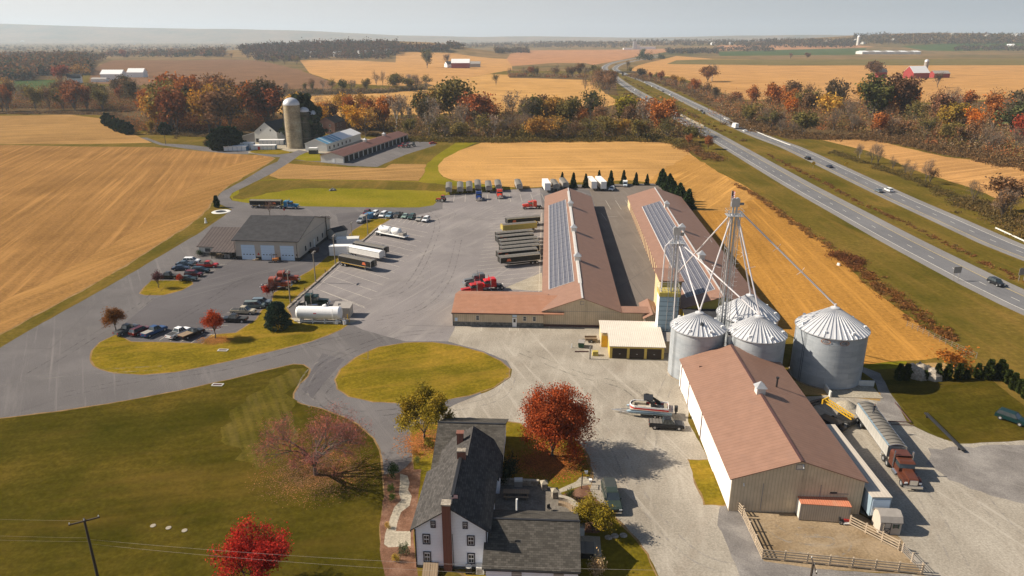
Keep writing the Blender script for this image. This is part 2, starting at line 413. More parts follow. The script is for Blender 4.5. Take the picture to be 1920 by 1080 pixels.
reg('grass', 'bright_lawn', [(1606, 684), (1700, 677), (1700, 690), (1612, 694)], 0.4)
# middle distance and far fields
reg('field', 'field_mid', [(480, 181), (680, 175), (792, 168), (812, 158), (855, 150), (917, 139), (1100, 145), (1115, 152), (1132, 172), (1165, 195), (1080, 208), (960, 210), (800, 215), (640, 218), (520, 212), (470, 200)], 1.5)
reg('field', 'field_far', [(562, 113), (655, 113), (742, 117), (742, 93), (785, 98), (855, 100), (960, 111), (960, 131), (930, 136), (830, 155), (802, 161), (715, 160), (635, 156), (580, 137)], 2)
reg('field', 'field_brown', [(170, 131), (215, 113), (412, 111), (480, 113), (562, 131), (632, 157), (620, 166), (480, 172), (350, 163), (165, 156)], 2)
reg('field', 'field_pink', [(975, 95), (1185, 92.5), (1267, 91), (1252, 97), (1200, 105), (1112, 122), (1097, 118), (1035, 118), (960, 124), (950, 110)], 2)
reg('field', 'field_far', [(1180, 131), (1198, 122), (1268, 105), (1335, 110), (1435, 112), (1440, 123), (2200, 122), (2200, 185), (1920, 182), (1780, 192), (1727, 192), (1590, 192), (1500, 187), (1385, 187), (1310, 158), (1277, 146), (1200, 137)], 2)
reg('field', 'field_olive', [(1268, 113), (1340, 111), (1440, 112), (2200, 109), (2200, 122), (1440, 122.5), (1250, 120)], 2)
reg('field', 'field_green', [(1345, 97), (1440, 94), (1600, 91), (1625, 90), (1600, 103), (1440, 104), (1350, 105)], 2)
reg('field', 'field_green', [(1690, 87), (1800, 80), (1950, 79), (1950, 92), (1790, 96), (1740, 95)], 2)
reg('field', 'field_pink', [(1345, 85), (1600, 84.5), (1640, 88), (1440, 93.5), (1345, 94)], 2)
reg('field', 'field_green', [(-60, 162), (40, 148), (100, 150), (150, 156), (120, 165), (60, 172), (-60, 178)], 2)
reg('field', 'field_far', [(1540, 262), (1636, 261), (1673, 271), (1773, 294), (1902, 309), (2100, 322), (2200, 420), (1920, 368), (1877, 375), (1815, 350), (1732, 325), (1627, 283)], 1.2)
for pl_ in ([(-300, 180), (0, 176), (165, 158), (300, 170), (420, 178), (475, 192), (520, 212), (640, 220), (800, 218), (960, 212), (1080, 210), (1165, 196), (1200, 200), (1262, 222), (1300, 262), (1290, 280), (1262, 268), (1150, 264), (1000, 263), (900, 264), (800, 262), (700, 254), (600, 250), (520, 250), (470, 258), (380, 256), (300, 252), (270, 244), (210, 216), (0, 214), (-300, 214)],
            [(1185, 141), (1205, 140), (1280, 150), (1320, 166), (1400, 190), (1500, 190), (1600, 194), (1730, 196), (1920, 186), (2200, 190), (2200, 420), (1990, 345), (1902, 306), (1773, 291), (1673, 268), (1636, 259), (1540, 259), (1480, 262), (1400, 234), (1340, 204), (1260, 164), (1220, 150)],
            [(480, 168), (600, 166), (720, 166), (800, 156), (812, 160), (790, 169), (680, 177), (480, 183)], [(955, 136), (1120, 140), (1150, 150), (1160, 180), (1135, 176), (1110, 150), (1010, 147), (955, 146)], [(-300, 108), (165, 106), (212, 112), (165, 140), (100, 148), (-300, 165)]):
    reg('wood_floor', 'wood_floor', pl_, 1.5)
reg('grass', 'field_green', [(-60, 160), (40, 150), (130, 152), (150, 158), (120, 165), (60, 170), (-60, 176)], 1)
reg('field', 'field_head', [(514, 297), (500, 307), (460, 329), (425, 350), (405, 366), (392, 385), (378, 402), (350, 424), (300, 455), (240, 494), (160, 540), (80, 583), (0, 625), (-150, 700), (-400, 830), (-400, 740), (-150, 640), (0, 568), (100, 520), (200, 464), (280, 415), (325, 382), (360, 345), (420, 314), (480, 296)], 1.2)
# farmyard beyond the lawn
reg('farmyard', 'concrete', [(425, 286), (440, 281), (470, 262), (530, 262), (600, 258), (650, 255), (700, 262), (660, 272), (610, 290), (575, 285), (545, 284), (485, 288)], 0.3)
reg('pavement', 'road', [(549, 300), (600, 304), (655, 311), (707, 313), (760, 290), (818, 272), (812, 267), (770, 264), (700, 280), (640, 300), (600, 302)], 0.3)
reg('grass', 'bright_lawn', [(550, 297), (562, 289), (575, 287), (600, 288), (600, 302), (575, 302)], 0.3)
reg('grass', 'lawn', [(466, 285), (480, 280), (520, 279), (542, 284), (543, 287), (520, 289), (485, 289)], 0.3)
reg('farm_lane', 'road', [(262, 258), (275, 258), (305, 269), (350, 271), (420, 279), (466, 284), (466, 289), (430, 288), (380, 283), (330, 276), (300, 272)], 0.3)
# drives and yards
DR = [(466, 287), (520, 290), (545, 287), (560, 281), (578, 284), (562, 291), (549, 300), (542, 305), (510, 325), (460, 350), (435, 362), (430, 370), (435, 376), (460, 380), (500, 384), (572, 387), (700, 389), (785, 389), (812, 385), (822, 376), (836, 366), (900, 360), (962, 355), (1015, 352), (1060, 346), (1110, 346), (1225, 344), (1245, 352), (1262, 372), (1300, 430), (1400, 560), (1420, 590), (1330, 620), (1240, 640), (1240, 650), (1160, 650), (1060, 640), (960, 640), (957, 693), (955, 708), (925, 727), (900, 736), (975, 790), (938, 790), (870, 785), (800, 800), (767, 800), (774, 844), (773, 866), (748, 888), (714, 891), (710, 844), (699, 822), (672, 797), (640, 780), (600, 765), (565, 757), (550, 751), (549, 738), (560, 720), (576, 705), (580, 692), (568, 684), (550, 683), (520, 689), (430, 711), (330, 733), (200, 757), (100, 772), (0, 784), (-300, 812), (-300, 760), (-130, 720), (0, 652), (80, 605), (160, 561), (250, 510), (334, 460), (375, 436), (405, 415), (420, 405), (435, 393), (408, 381), (404, 372), (417, 359), (455, 339), (497, 313), (520, 303), (526, 295), (500, 293)]
reg('driveway', 'road', DR, 0.25)
reg('parking_lot', 'lot', [(284, 526), (364, 527), (440, 486), (562, 489), (612, 478), (640, 440), (630, 400), (700, 396), (720, 408), (700, 412), (665, 432), (640, 462), (615, 480), (580, 507), (552, 522), (545, 532), (512, 548), (508, 570), (489, 581), (480, 598), (441, 623), (395, 627), (379, 643), (315, 641), (278, 640), (244, 640), (222, 628), (236, 604), (290, 560), (340, 541), (362, 530)], 0.15)
reg('truck_yard', 'yard', [(640, 470), (665, 445), (702, 427), (716, 409), (760, 408), (830, 392), (830, 372), (962, 356), (1012, 354), (1018, 400), (1014, 520), (1020, 545), (1020, 608), (853, 608), (845, 640), (760, 640), (680, 618), (655, 606), (640, 560), (560, 575), (545, 570), (600, 530)], 0.2)
reg('alley', 'alley', [(1062, 350), (1225, 346), (1245, 352), (1262, 372), (1300, 430), (1400, 560), (1420, 590), (1230, 612), (1170, 612), (1120, 400), (1105, 356)], 0.1)
reg('gravel_yard', 'gravel', [(853, 612), (1060, 612), (1230, 608), (1290, 650), (1300, 720), (1290, 790), (1375, 950), (1366, 946), (1330, 862), (1290, 862), (1320, 945), (1350, 948), (1400, 975), (1432, 1052), (1440, 1200), (1240, 1200), (1235, 1080), (1215, 1040), (1180, 1000), (1140, 960), (1100, 935), (1108, 880), (1095, 845), (1075, 820), (1000, 812), (975, 793), (938, 789), (880, 782), (800, 796), (850, 760), (925, 729), (957, 708), (960, 693), (950, 676), (905, 658), (860, 646), (840, 640)], 0.3)
reg('gravel_track', 'grey_gravel', [(1350, 948), (1392, 945), (1432, 1052), (1500, 1062), (1735, 1080), (1760, 1200), (1440, 1200), (1380, 1060), (1345, 985)], 0.5)
reg('gravel_lot', 'gravel', [(1500, 745), (1560, 740), (1650, 752), (1700, 792), (1760, 820), (1800, 832), (1860, 828), (1950, 822), (2300, 835), (2400, 1200), (1740, 1200), (1690, 1010), (1610, 960), (1590, 940), (1520, 800)], 0.5)
reg('gravel_lot', 'grey_gravel', [(1740, 840), (1800, 836), (1860, 834), (1950, 830), (2200, 850), (2250, 1000), (2000, 960), (1860, 930), (1780, 900), (1735, 870)], 1.5)
reg('paddock', 'dirt', [(1388, 944), (1480, 955), (1607, 962), (1690, 1010), (1735, 1080), (1500, 1062), (1432, 1052), (1410, 1000)], 0.4)
reg('grass_strip', 'lawn', [(1292, 862), (1328, 862), (1355, 900), (1372, 942), (1355, 947), (1322, 946), (1305, 905)], 0.35, edge=0.3)
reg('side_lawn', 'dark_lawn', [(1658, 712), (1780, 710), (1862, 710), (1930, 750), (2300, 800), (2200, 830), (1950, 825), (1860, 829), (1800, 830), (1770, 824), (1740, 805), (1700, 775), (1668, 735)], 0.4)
reg('dirt_track', 'grey_gravel', [(1606, 684), (1618, 688), (1650, 700), (1668, 735), (1690, 765), (1700, 790), (1650, 790), (1640, 770), (1650, 745), (1638, 712), (1612, 694)], 0.4)
reg('bare_ground', 'sandy', [(1480, 712), (1560, 722), (1600, 722), (1650, 735), (1650, 752), (1560, 742), (1500, 740)], 0.5)
reg('bare_ground', 'sandy', [(1690, 684), (1770, 680), (1806, 700), (1700, 705), (1680, 700)], 0.6)
# islands of grass
reg('lawn_island', 'lawn', [(219, 627), (188, 642), (174, 657), (171, 674), (178, 686), (190, 692), (215, 699), (267, 702), (329, 697), (413, 680), (497, 661), (582, 640), (638, 618), (654, 607), (600, 604), (560, 604), (546, 598), (536, 577), (560, 551), (584, 533), (612, 508), (634, 492), (634, 478), (616, 480), (582, 508), (554, 523), (547, 533), (514, 549), (510, 571), (491, 582), (482, 599), (443, 624), (397, 628), (380, 644), (315, 642), (244, 641)], 0.2, edge=0.3)
reg('grass_strip', 'lawn', [(663, 432), (697, 411), (716, 410), (731, 411), (703, 428), (682, 447), (668, 452), (640, 462)], 0.2, edge=0.3)
reg('lawn_island', 'lawn', [(284, 526), (272, 538), (263, 550), (272, 553), (306, 553), (340, 544), (360, 533), (360, 527), (330, 526)], 0.2, edge=0.3)
reg('lawn_island', 'lawn', [(629, 712), (640, 692), (670, 669), (710, 651), (760, 643), (810, 642), (860, 649), (905, 661), (938, 677), (955, 692), (954, 706), (925, 726), (880, 741), (820, 752), (760, 756), (700, 753), (655, 743), (634, 729)], 0.2, edge=0.3)
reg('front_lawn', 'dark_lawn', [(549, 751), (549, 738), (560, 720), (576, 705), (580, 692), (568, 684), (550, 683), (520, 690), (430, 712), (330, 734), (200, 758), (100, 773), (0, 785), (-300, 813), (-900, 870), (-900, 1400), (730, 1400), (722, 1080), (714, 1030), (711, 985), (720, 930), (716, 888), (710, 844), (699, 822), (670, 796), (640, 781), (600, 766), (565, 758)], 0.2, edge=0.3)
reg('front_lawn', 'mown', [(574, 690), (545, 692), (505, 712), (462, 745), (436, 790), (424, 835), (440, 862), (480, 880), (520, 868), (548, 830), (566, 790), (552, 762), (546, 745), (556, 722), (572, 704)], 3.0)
reg('road_patch', 'lot', [(604, 662), (646, 674), (604, 722), (586, 748), (566, 730), (578, 706)], 0.1)
# garden round the farmhouse
reg('garden_lawn', 'lawn', [(772, 800), (800, 795), (938, 789), (975, 794), (1000, 812), (1075, 820), (1095, 845), (1108, 882), (1100, 935), (1140, 962), (1180, 1000), (1213, 1040), (1240, 1100), (1240, 1200), (1050, 1200), (900, 1100), (780, 1000), (775, 866)], 0.3, edge=0.3)
reg('mulch_bed', 'mulch', [(717, 890), (748, 886), (772, 864), (776, 880), (790, 880), (775, 1000), (785, 1090), (900, 1100), (1080, 1100), (1080, 1200), (724, 1200), (722, 1080), (712, 1030), (712, 985), (721, 930)], 0.3)
reg('mulch_bed', 'mulch', [(1050, 930), (1100, 905), (1112, 930), (1140, 960), (1150, 985), (1120, 1000), (1085, 998), (1085, 960)], 0.3)
reg('garden_path', 'concrete', [(750, 888), (764, 892), (768, 905), (765, 918), (772, 930), (768, 948), (752, 960), (745, 980), (742, 996), (770, 996), (770, 1024), (728, 1026), (720, 1020), (722, 1002), (732, 970), (740, 950), (752, 938), (748, 925), (750, 905)], 0.0)
reg('garden_path', 'concrete', [(1046, 918), (1080, 903), (1088, 894), (1106, 894), (1109, 908), (1090, 911), (1050, 924)], 0.0)
reg('patio', 'patio', [(930, 905), (1000, 905), (1040, 915), (1052, 925), (1070, 945), (1082, 960), (1082, 1000), (925, 1000)], 0.0)
reg('concrete_pad', 'concrete', [(1080, 1003), (1125, 1006), (1128, 1044), (1080, 1042)], 0.0)
reg('concrete_pad', 'concrete', [(544, 596), (556, 596), (660, 600), (672, 601), (655, 608), (560, 606)], 0.0)
reg('concrete_pad', 'concrete', [(943, 541), (1016, 511), (1018, 545), (1000, 545)], 0.0)
# the highway, laid along its surveyed centre lines
def ribbon(name, mat, line, w, off=0.0):
    P = [Vector(G(*p)) for p in line]
    # smooth resample
    Q = []
    for i in range(len(P) - 1):
        p0 = P[max(i - 1, 0)]; p1 = P[i]; p2 = P[i + 1]; p3 = P[min(i + 2, len(P) - 1)]
        k = max(2, int((p2 - p1).length / 25))
        for j in range(k):
            t = j / k
            Q.append(0.5 * ((2 * p1) + (p2 - p0) * t + (2 * p0 - 5 * p1 + 4 * p2 - p3) * t * t + (-p0 + 3 * p1 - 3 * p2 + p3) * t ** 3))
    Q.append(P[-1])
    Lf, Rt = [], []
    for i, q in enumerate(Q):
        d = (Q[min(i + 1, len(Q) - 1)] - Q[max(i - 1, 0)]).normalized()
        n = Vector((d.y, -d.x))
        Lf.append(tuple(q + n * (off - w / 2))); Rt.append(tuple(q + n * (off + w / 2)))
    if name: reg(name, mat, Lf + Rt[::-1], 0.0, True)
    return Q
NEAR = [(2300, 735), (1919, 568), (1785, 502), (1673, 444), (1600, 404), (1504, 352), (1440, 315), (1335, 254), (1285, 227), (1247, 205), (1215, 185), (1185, 168), (1163, 153), (1148, 141), (1135, 131), (1134, 125), (1145, 119), (1165, 114), (1195, 109), (1240, 103)]
FAR = [(2300, 617), (1919, 474), (1857, 449), (1773, 411), (1690, 374), (1607, 335), (1544, 305), (1482, 276), (1435, 259), (1385, 238), (1335, 213), (1285, 189), (1247, 170), (1210, 153), (1180, 142), (1160, 134), (1153, 128), (1163, 121), (1185, 115), (1208, 111), (1240, 106)]
reg('highway_verge', 'verge', [(1285, 281), (1440, 330), (1565, 397), (1690, 474), (1794, 526), (1919, 592), (2400, 840), (2300, 980), (1920, 760), (1806, 668), (1700, 590), (1620, 530), (1590, 500), (1560, 465), (1500, 420), (1440, 378), (1400, 350), (1340, 318)], 0.6)
for ln, off, nm in ((NEAR, 0.5, 'near'), (FAR, 0.3, 'far')):
    ribbon('highway', 'shoulder', ln, 14.2 if nm == 'near' else 13.2, off)
NQ = ribbon('highway', 'highway', NEAR, 7.6, 0)
FQ = ribbon('highway', 'highway', FAR, 7.6, 0)

def build_land():
    rnd = random.Random(5)
    polys = []
    for name, mat, P, rough in REG:
        out = []
        n = len(P)
        for i in range(n):
            a = Vector(P[i]); b = Vector(P[(i + 1) % n])
            L = (b - a).length
            d = (a.length + b.length) / 2
            step = max(1.3, d * 0.012) if rough else 1e9
            k = max(1, min(160, int(L / step)))
            nrm = Vector(((b - a).y, -(b - a).x)).normalized() if L > 0 else Vector((0, 0))
            ph = rnd.random() * 9
            for j in range(k):
                t = j / k
                q = a.lerp(b, t)
                if rough and j:
                    q = q + nrm * rough * 0.55 * (rnd.uniform(-0.5, 0.5) + 0.6 * math.sin(ph + t * L * 0.35))
                out.append((q.x, q.y))
        polys.append(out)
    verts = []; faces = []
    for out in polys:
        faces.append(list(range(len(verts), len(verts) + len(out))))
        verts += [Vector(p) for p in out]
    # far country frame and terrain grid
    big = len(faces)
    faces.append([len(verts) + i for i in range(4)])
    verts += [Vector(p) for p in ((-14000, -400), (14000, -400), (14000, 16500), (-14000, 16500))]
    y = 900.0
    while y < 16400:
        s = 60 + (y - 900) * 0.035
        lim = min(13900, 700 + y * 0.95)
        x = -lim
        while x <= lim:
            verts.append(Vector((x + rnd.uniform(-0.2, 0.2) * s, y + rnd.uniform(-0.2, 0.2) * s)))
            x += s
        y += s
    edges = []
    for f in faces:
        edges += [(f[i], f[(i + 1) % len(f)]) for i in range(len(f))]
    ov, oe, of, ovi, oei, ofi = delaunay_2d_cdt(verts, edges, [], 0, 1e-4, False)
    XY = np.array([(v.x, v.y) for v in ov])
    T = np.array([f for f in of if len(f) == 3])
    cen = XY[T].mean(axis=1)
    owner = np.full(len(T), -1)
    for k, P in enumerate(polys):
        P = np.array(P)
        idx = np.nonzero((cen[:, 0] > P[:, 0].min()) & (cen[:, 0] < P[:, 0].max()) & (cen[:, 1] > P[:, 1].min()) & (cen[:, 1] < P[:, 1].max()))[0]
        if not len(idx): continue
        cx = cen[idx, 0]; cy = cen[idx, 1]
        ins = np.zeros(len(idx), bool)
        for i in range(len(P)):
            x0, y0 = P[i - 1]; x1, y1 = P[i]
            if y0 == y1: continue
            c = ((y0 > cy) != (y1 > cy)) & (cx < (x1 - x0) * (cy - y0) / (y1 - y0) + x0)
            ins ^= c
        owner[idx[ins]] = k
    buckets = {}
    for f, k in zip(T.tolist(), owner.tolist()):
        buckets.setdefault(k, []).append(f)
    zs = [TZ(v.x, v.y) for v in ov]
    for k, fs in buckets.items():
        used = {}
        vs = []; ff = []
        for f in fs:
            g = []
            for i in f:
                if i not in used:
                    used[i] = len(vs); vs.append((ov[i].x, ov[i].y, zs[i]))
                g.append(used[i])
            ff.append(g)
        name, mat = ('ground', 'country') if k < 0 else REG[k][:2]
        me = bpy.data.meshes.new(name); me.from_pydata(vs, [], ff)
        me.materials.append(M[mat])
        me.update()
        if sum(p.normal.z for p in me.polygons) < 0: me.flip_normals()
        o = bpy.data.objects.new(name, me); C.objects.link(o)
        o['kind'] = 'structure'
build_land()

# painted lines: thin sheets 4 mm above the asphalt
def line_strip(mb, a, b, w=0.12, z=0.004):
    a = Vector(a); b = Vector(b); d = b - a
    if d.length < 0.05: return
    n = Vector((d.y, -d.x)).normalized() * (w / 2)
    mb.add([(a.x - n.x, a.y - n.y, z + TZ(*a)), (a.x + n.x, a.y + n.y, z + TZ(*a)), (b.x + n.x, b.y + n.y, z + TZ(*b)), (b.x - n.x, b.y - n.y, z + TZ(*b))], [(0, 1, 2, 3)])
def offs(Q, o):
    out = []
    for i, q in enumerate(Q):
        d = (Q[min(i + 1, len(Q) - 1)] - Q[max(i - 1, 0)]).normalized()
        out.append(q + Vector((d.y, -d.x)) * o)
    return out
wl, yl = MB(), MB()
for Q, side in ((NQ, -1), (FQ, 1)):
    for o, mb in ((3.65 * side, wl), (-3.65 * side, yl)):
        L = offs(Q, o)
        for a, b in zip(L, L[1:]): line_strip(mb, a, b, 0.20 if a.y < 500 else 0.3)
    dist = 0.0
    for a, b in zip(Q, Q[1:]):
        seg = (b - a).length
        if a.y > 1100: break
        s = -((dist) % 12.19)
        while s < seg:
            p, q = max(0, s), min(seg, s + 3.05)
            if q > p: line_strip(wl, a + (b - a) * (p / seg), a + (b - a) * (q / seg), 0.17)
            s += 12.19
        dist += seg
tag(wl.build('highway_marking', M['paint_line']), kind='structure')
tag(yl.build('highway_edge_marking', M['yellow_line']), kind='structure')
pk = MB()
def pl(a, b, w=0.11): line_strip(pk, G(*a), G(*b), w)
# bays in front of the low stone kerb
ed0, ed1 = Vector(G(600, 545)), Vector(G(700, 440))
for i in range(14):
    t = i / 13
    a = Vector(G(592, 541)).lerp(Vector(G(724, 420)), t)
    az = R(-41 + 4 * t)
    line_strip(pk, a, a + Vector((math.cos(az), math.sin(az))) * 20.5, 0.12)
pl((592, 541), (724, 420)); pl((592, 541), (685, 578))
# bays west of the long storage barn
for i in range(27):
    y0 = 172 + i * 3.75
    x1 = 6.6 + (y0 - 150) * 0.047
    az = R(199 - i * 0.15)
    a = Vector((x1, y0))
    line_strip(pk, a, a + Vector((math.cos(az), math.sin(az))) * (20 if i > 3 else 16), 0.11)
a0, a1 = (6.9, 172), (11.1, 262)
line_strip(pk, a0, a1, 0.12)
# bays along the far edge
for i in range(13):
    x = -23.5 + i * 4.6
    line_strip(pk, (x, 281), (x - 0.8, 297), 0.12)
for x in (38, 42, 46): line_strip(pk, (x, 268), (x, 284), 0.12)
line_strip(pk, (33.5, 262), (34.2, 250), 0.12); line_strip(pk, (34.0, 256), (39, 256.3), 0.12)
# car bays of the west lot
for i in range(9):
    p = Vector(G(222, 631)).lerp(Vector(G(378, 645)), i / 8.0)
    line_strip(pk, p, p + Vector((math.cos(R(82)), math.sin(R(82)))) * 5.6, 0.1)
for i in range(9):
    p = Vector(G(398, 627)).lerp(Vector(G(505, 566)), i / 8.0)
    line_strip(pk, p, p + Vector((math.cos(R(175)), math.sin(R(175)))) * 5.6, 0.1)
for i in range(6):
    p = Vector(G(372, 526)).lerp(Vector(G(425, 496)), i / 5.0)
    line_strip(pk, p, p + Vector((math.cos(R(178)), math.sin(R(178)))) * 6, 0.1)
for i in range(10):
    p = Vector(G(722, 412)).lerp(Vector(G(800, 425)), i / 9.0)
    line_strip(pk, p, p + Vector((math.cos(R(84)), math.sin(R(84)))) * 5.5, 0.1)
for x in (903, 956, 973, 1030): pl((x, 612), (x - 1, 620), .14)
for i in range(4): pl((957, 613.5 + i * 2), (973, 613.2 + i * 2), .1)
tag(pk.build('parking_marking', M['faded_line']), kind='structure')

def curve(mb, pts, w=.3):
    P = [Vector(G(*p)) for p in pts]; Q = []
    for i in range(len(P) - 1):
        p0, p1, p2, p3 = P[max(i - 1, 0)], P[i], P[i + 1], P[min(i + 2, len(P) - 1)]
        for j in range(8):
            t = j / 8; Q.append(0.5 * ((2 * p1) + (p2 - p0) * t + (2 * p0 - 5 * p1 + 4 * p2 - p3) * t * t + (-p0 + 3 * p1 - 3 * p2 + p3) * t ** 3))
    Q.append(P[-1])
    for o in (-.95, .95):
        L = offs(Q, o)
        for a, b in zip(L, L[1:]): line_strip(mb, a, b, w, .006)
dm, lm, sm = MB(), MB(), MB()
for c in ([(845, 402), (890, 408), (930, 412), (960, 402)], [(700, 560), (760, 540), (800, 480), (820, 420), (800, 395)], [(700, 600), (790, 575), (840, 520), (860, 450)], [(560, 740), (590, 700), (640, 665), (740, 630), (830, 620)], [(640, 700), (600, 745), (660, 775), (760, 770)], [(120, 740), (260, 712), (420, 690), (560, 652), (680, 625)], [(60, 700), (160, 640), (280, 560), (330, 500)], [(980, 660), (1080, 700), (1180, 730), (1240, 800)], [(1430, 390), (1200, 390), (1180, 400)], [(330, 600), (400, 560), (470, 520), (560, 510)]): curve(dm, c, .32)
for c in ([(800, 398), (830, 392), (848, 398), (846, 410)], [(745, 455), (790, 480), (800, 520), (775, 545)], [(720, 620), (780, 590), (830, 560), (845, 530)], [(590, 760), (566, 735), (590, 690), (650, 655)], [(960, 700), (940, 740), (880, 760), (780, 772)], [(1000, 720), (1080, 760), (1150, 830), (1200, 930), (1300, 1040), (1420, 1075)], [(1640, 790), (1700, 880), (1750, 960), (1800, 1060)], [(1800, 860), (1840, 930), (1900, 1000)], [(1260, 700), (1230, 780), (1210, 880)], [(0, 720), (140, 700), (300, 690)], [(1500, 998), (1560, 1000), (1580, 1022), (1545, 1035), (1480, 1022)], [(1440, 985), (1480, 1008), (1540, 1012)]): curve(lm, c, .30)
for a, b in (((0, 652), (95, 654)), ((95, 654), (190, 560)), ((330, 458), (362, 440)), ((568, 646), (690, 674)), ((690, 674), (690, 655)), ((640, 618), (572, 650)), ((853, 612), (760, 610)), ((284, 527), (226, 528)), ((364, 528), (440, 487)), ((1150, 545), (1220, 500)), ((1120, 440), (1250, 620))): line_strip(sm, G(*a), G(*b), .10, .008)
for o, m_, n_ in ((dm, 'dark_mark', 'tyre_mark'), (lm, 'light_mark', 'dust_mark'), (sm, 'seam', 'tar_seam')): tag(o.build(n_, M[m_]), kind='structure')
# ---------------------------------------------------------------- building materials
def roof_mat(name, c, period, axis='X', dirt=None, depth=0.22, rough=0.5): return ribbed(name, c, period, axis, depth, rough, 0.0, 0.10, dirt)
M['brown_roof'] = roof_mat('brown_metal_roof', (0.262, 0.150, 0.106), 0.75, 'X', (0.24, 0.145, 0.11))
M['brown_roof_y'] = roof_mat('brown_metal_roof_across', (0.37, 0.185, 0.115), 0.55, 'X', (0.42, 0.24, 0.17), 0.5)
M['shingle'] = shingles('dark_shingles', (0.072, 0.066, 0.062), 0)
M['shingle_x'] = shingles('grey_brown_shingles', (0.080, 0.072, 0.062), PI / 2)
M['shingle_grey'] = ribbed('charcoal_shingles', (0.050, 0.049, 0.052), 0.5, 'Y', 0.3, 0.9, 0, 0.25)
M['seam_roof'] = ribbed('standing_seam_roof', (0.110, 0.088, 0.080), 1.05, 'X', 0.9, 0.45, 0, 0.12)
M['tan_wall'] = ribbed('tan_sheet_wall', (0.58, 0.47, 0.33), 0.45, 'Y', 0.35, 0.6, 0, 0.10, (0.24, 0.20, 0.14))
M['cream_wall'] = ribbed('cream_sheet_wall', (0.60, 0.47, 0.27), 0.45, 'X', 0.2, 0.6)
M['white_metal'] = ribbed('white_sheet_wall', (0.80, 0.77, 0.74), 0.6, 'X', 0.12, 0.6, 0, 0.05)
M['siding'] = ribbed('white_lap_siding', (0.86, 0.88, 0.92), 0.22, 'Z', 0.2, 0.6, 0, 0.04)
M['garage_wall'] = ribbed('beige_wall', (0.50, 0.44, 0.37), 0.5, 'Y', 0.10, 0.7, 0, 0.06)
M['white'] = plain('white_paint', (0.80, 0.79, 0.77), 0.5, var=0.05)
M['off_white'] = plain('off_white_paint', (0.62, 0.60, 0.55), 0.6, var=0.08)
M['navy'] = plain('dark_navy_trim', (0.018, 0.018, 0.035), 0.5)
M['dark'] = plain('near_black', (0.018, 0.018, 0.020), 0.5)
M['glass'] = plain('dark_window_glass', (0.030, 0.036, 0.042), 0.12, spec=0.8)
M['auto_glass'] = plain('tinted_car_glass', (0.035, 0.045, 0.050), 0.08, spec=1.0)
M['brown_door'] = ribbed('dark_brown_door', (0.050, 0.038, 0.030), 0.35, 'Z', 0.3, 0.6)
M['brown_trim'] = plain('dark_brown_trim', (0.085, 0.040, 0.035), 0.6)
M['yellow_wall'] = plain('yellow_wall', (0.53, 0.38, 0.085), 0.7, var=0.10)
M['gold_wall'] = plain('olive_gold_wall', (0.42, 0.33, 0.07), 0.7, var=0.10)
M['stone'] = ground_mat('rough_stone', [(0.08, 0.08, 0.075), (0.15, 0.15, 0.14), (0.27, 0.26, 0.24)], (1.5, 3.5), bump=(4, 0.8, 0.1))
M['pale_stone'] = ground_mat('pale_stone', [(0.22, 0.18, 0.14), (0.35, 0.30, 0.24), (0.48, 0.42, 0.35)], (1.8, 4), bump=(4, 0.8, 0.1))
def brick():
    m = NT('red_brick'); b = m.n('ShaderNodeTexBrick'); m.link(m.coords((1, 1, 1)), b.inputs['Vector'])
    b.inputs['Scale'].default_value = 3.0
    b.inputs['Color1'].default_value = (0.23, 0.075, 0.045, 1); b.inputs['Color2'].default_value = (0.17, 0.055, 0.035, 1); b.inputs['Mortar'].default_value = (0.20, 0.13, 0.10, 1)
    m.col(b.outputs['Color']); return m.rough(0.85)
M['brick'] = brick()
M['blue_door'] = ribbed('pale_door_panel', (0.56, 0.68, 0.80), 0.75, 'Z', 0.12, 0.4, 0, 0.03)
M['tan_roof'] = ribbed('pale_ribbed_roof', (0.66, 0.59, 0.50), 0.42, 'X', 0.5, 0.5, 0, 0.06)
M['rust_roof'] = ribbed('faded_red_corrugated_roof', (0.56, 0.21, 0.12), 0.30, 'X', 0.6, 0.6, 0, 0.15, (0.50, 0.33, 0.22))
M['cont_wall'] = ribbed('corrugated_container_wall', (0.46, 0.38, 0.29), 0.30, 'X', 0.5, 0.6, 0, 0.1)
M['galv'] = ribbed('galvanised_roof', (0.62, 0.62, 0.63), 5000.0, 'X', 0, 0.38, 0.35, 0.08)
M['steel'] = plain('galvanised_steel', (0.50, 0.50, 0.50), 0.4, 0.5, 0.12, 0.8)
M['pale_pipe'] = plain('pale_spout_pipe', (0.66, 0.62, 0.62), 0.4, 0.3, 0.06, 0.5)
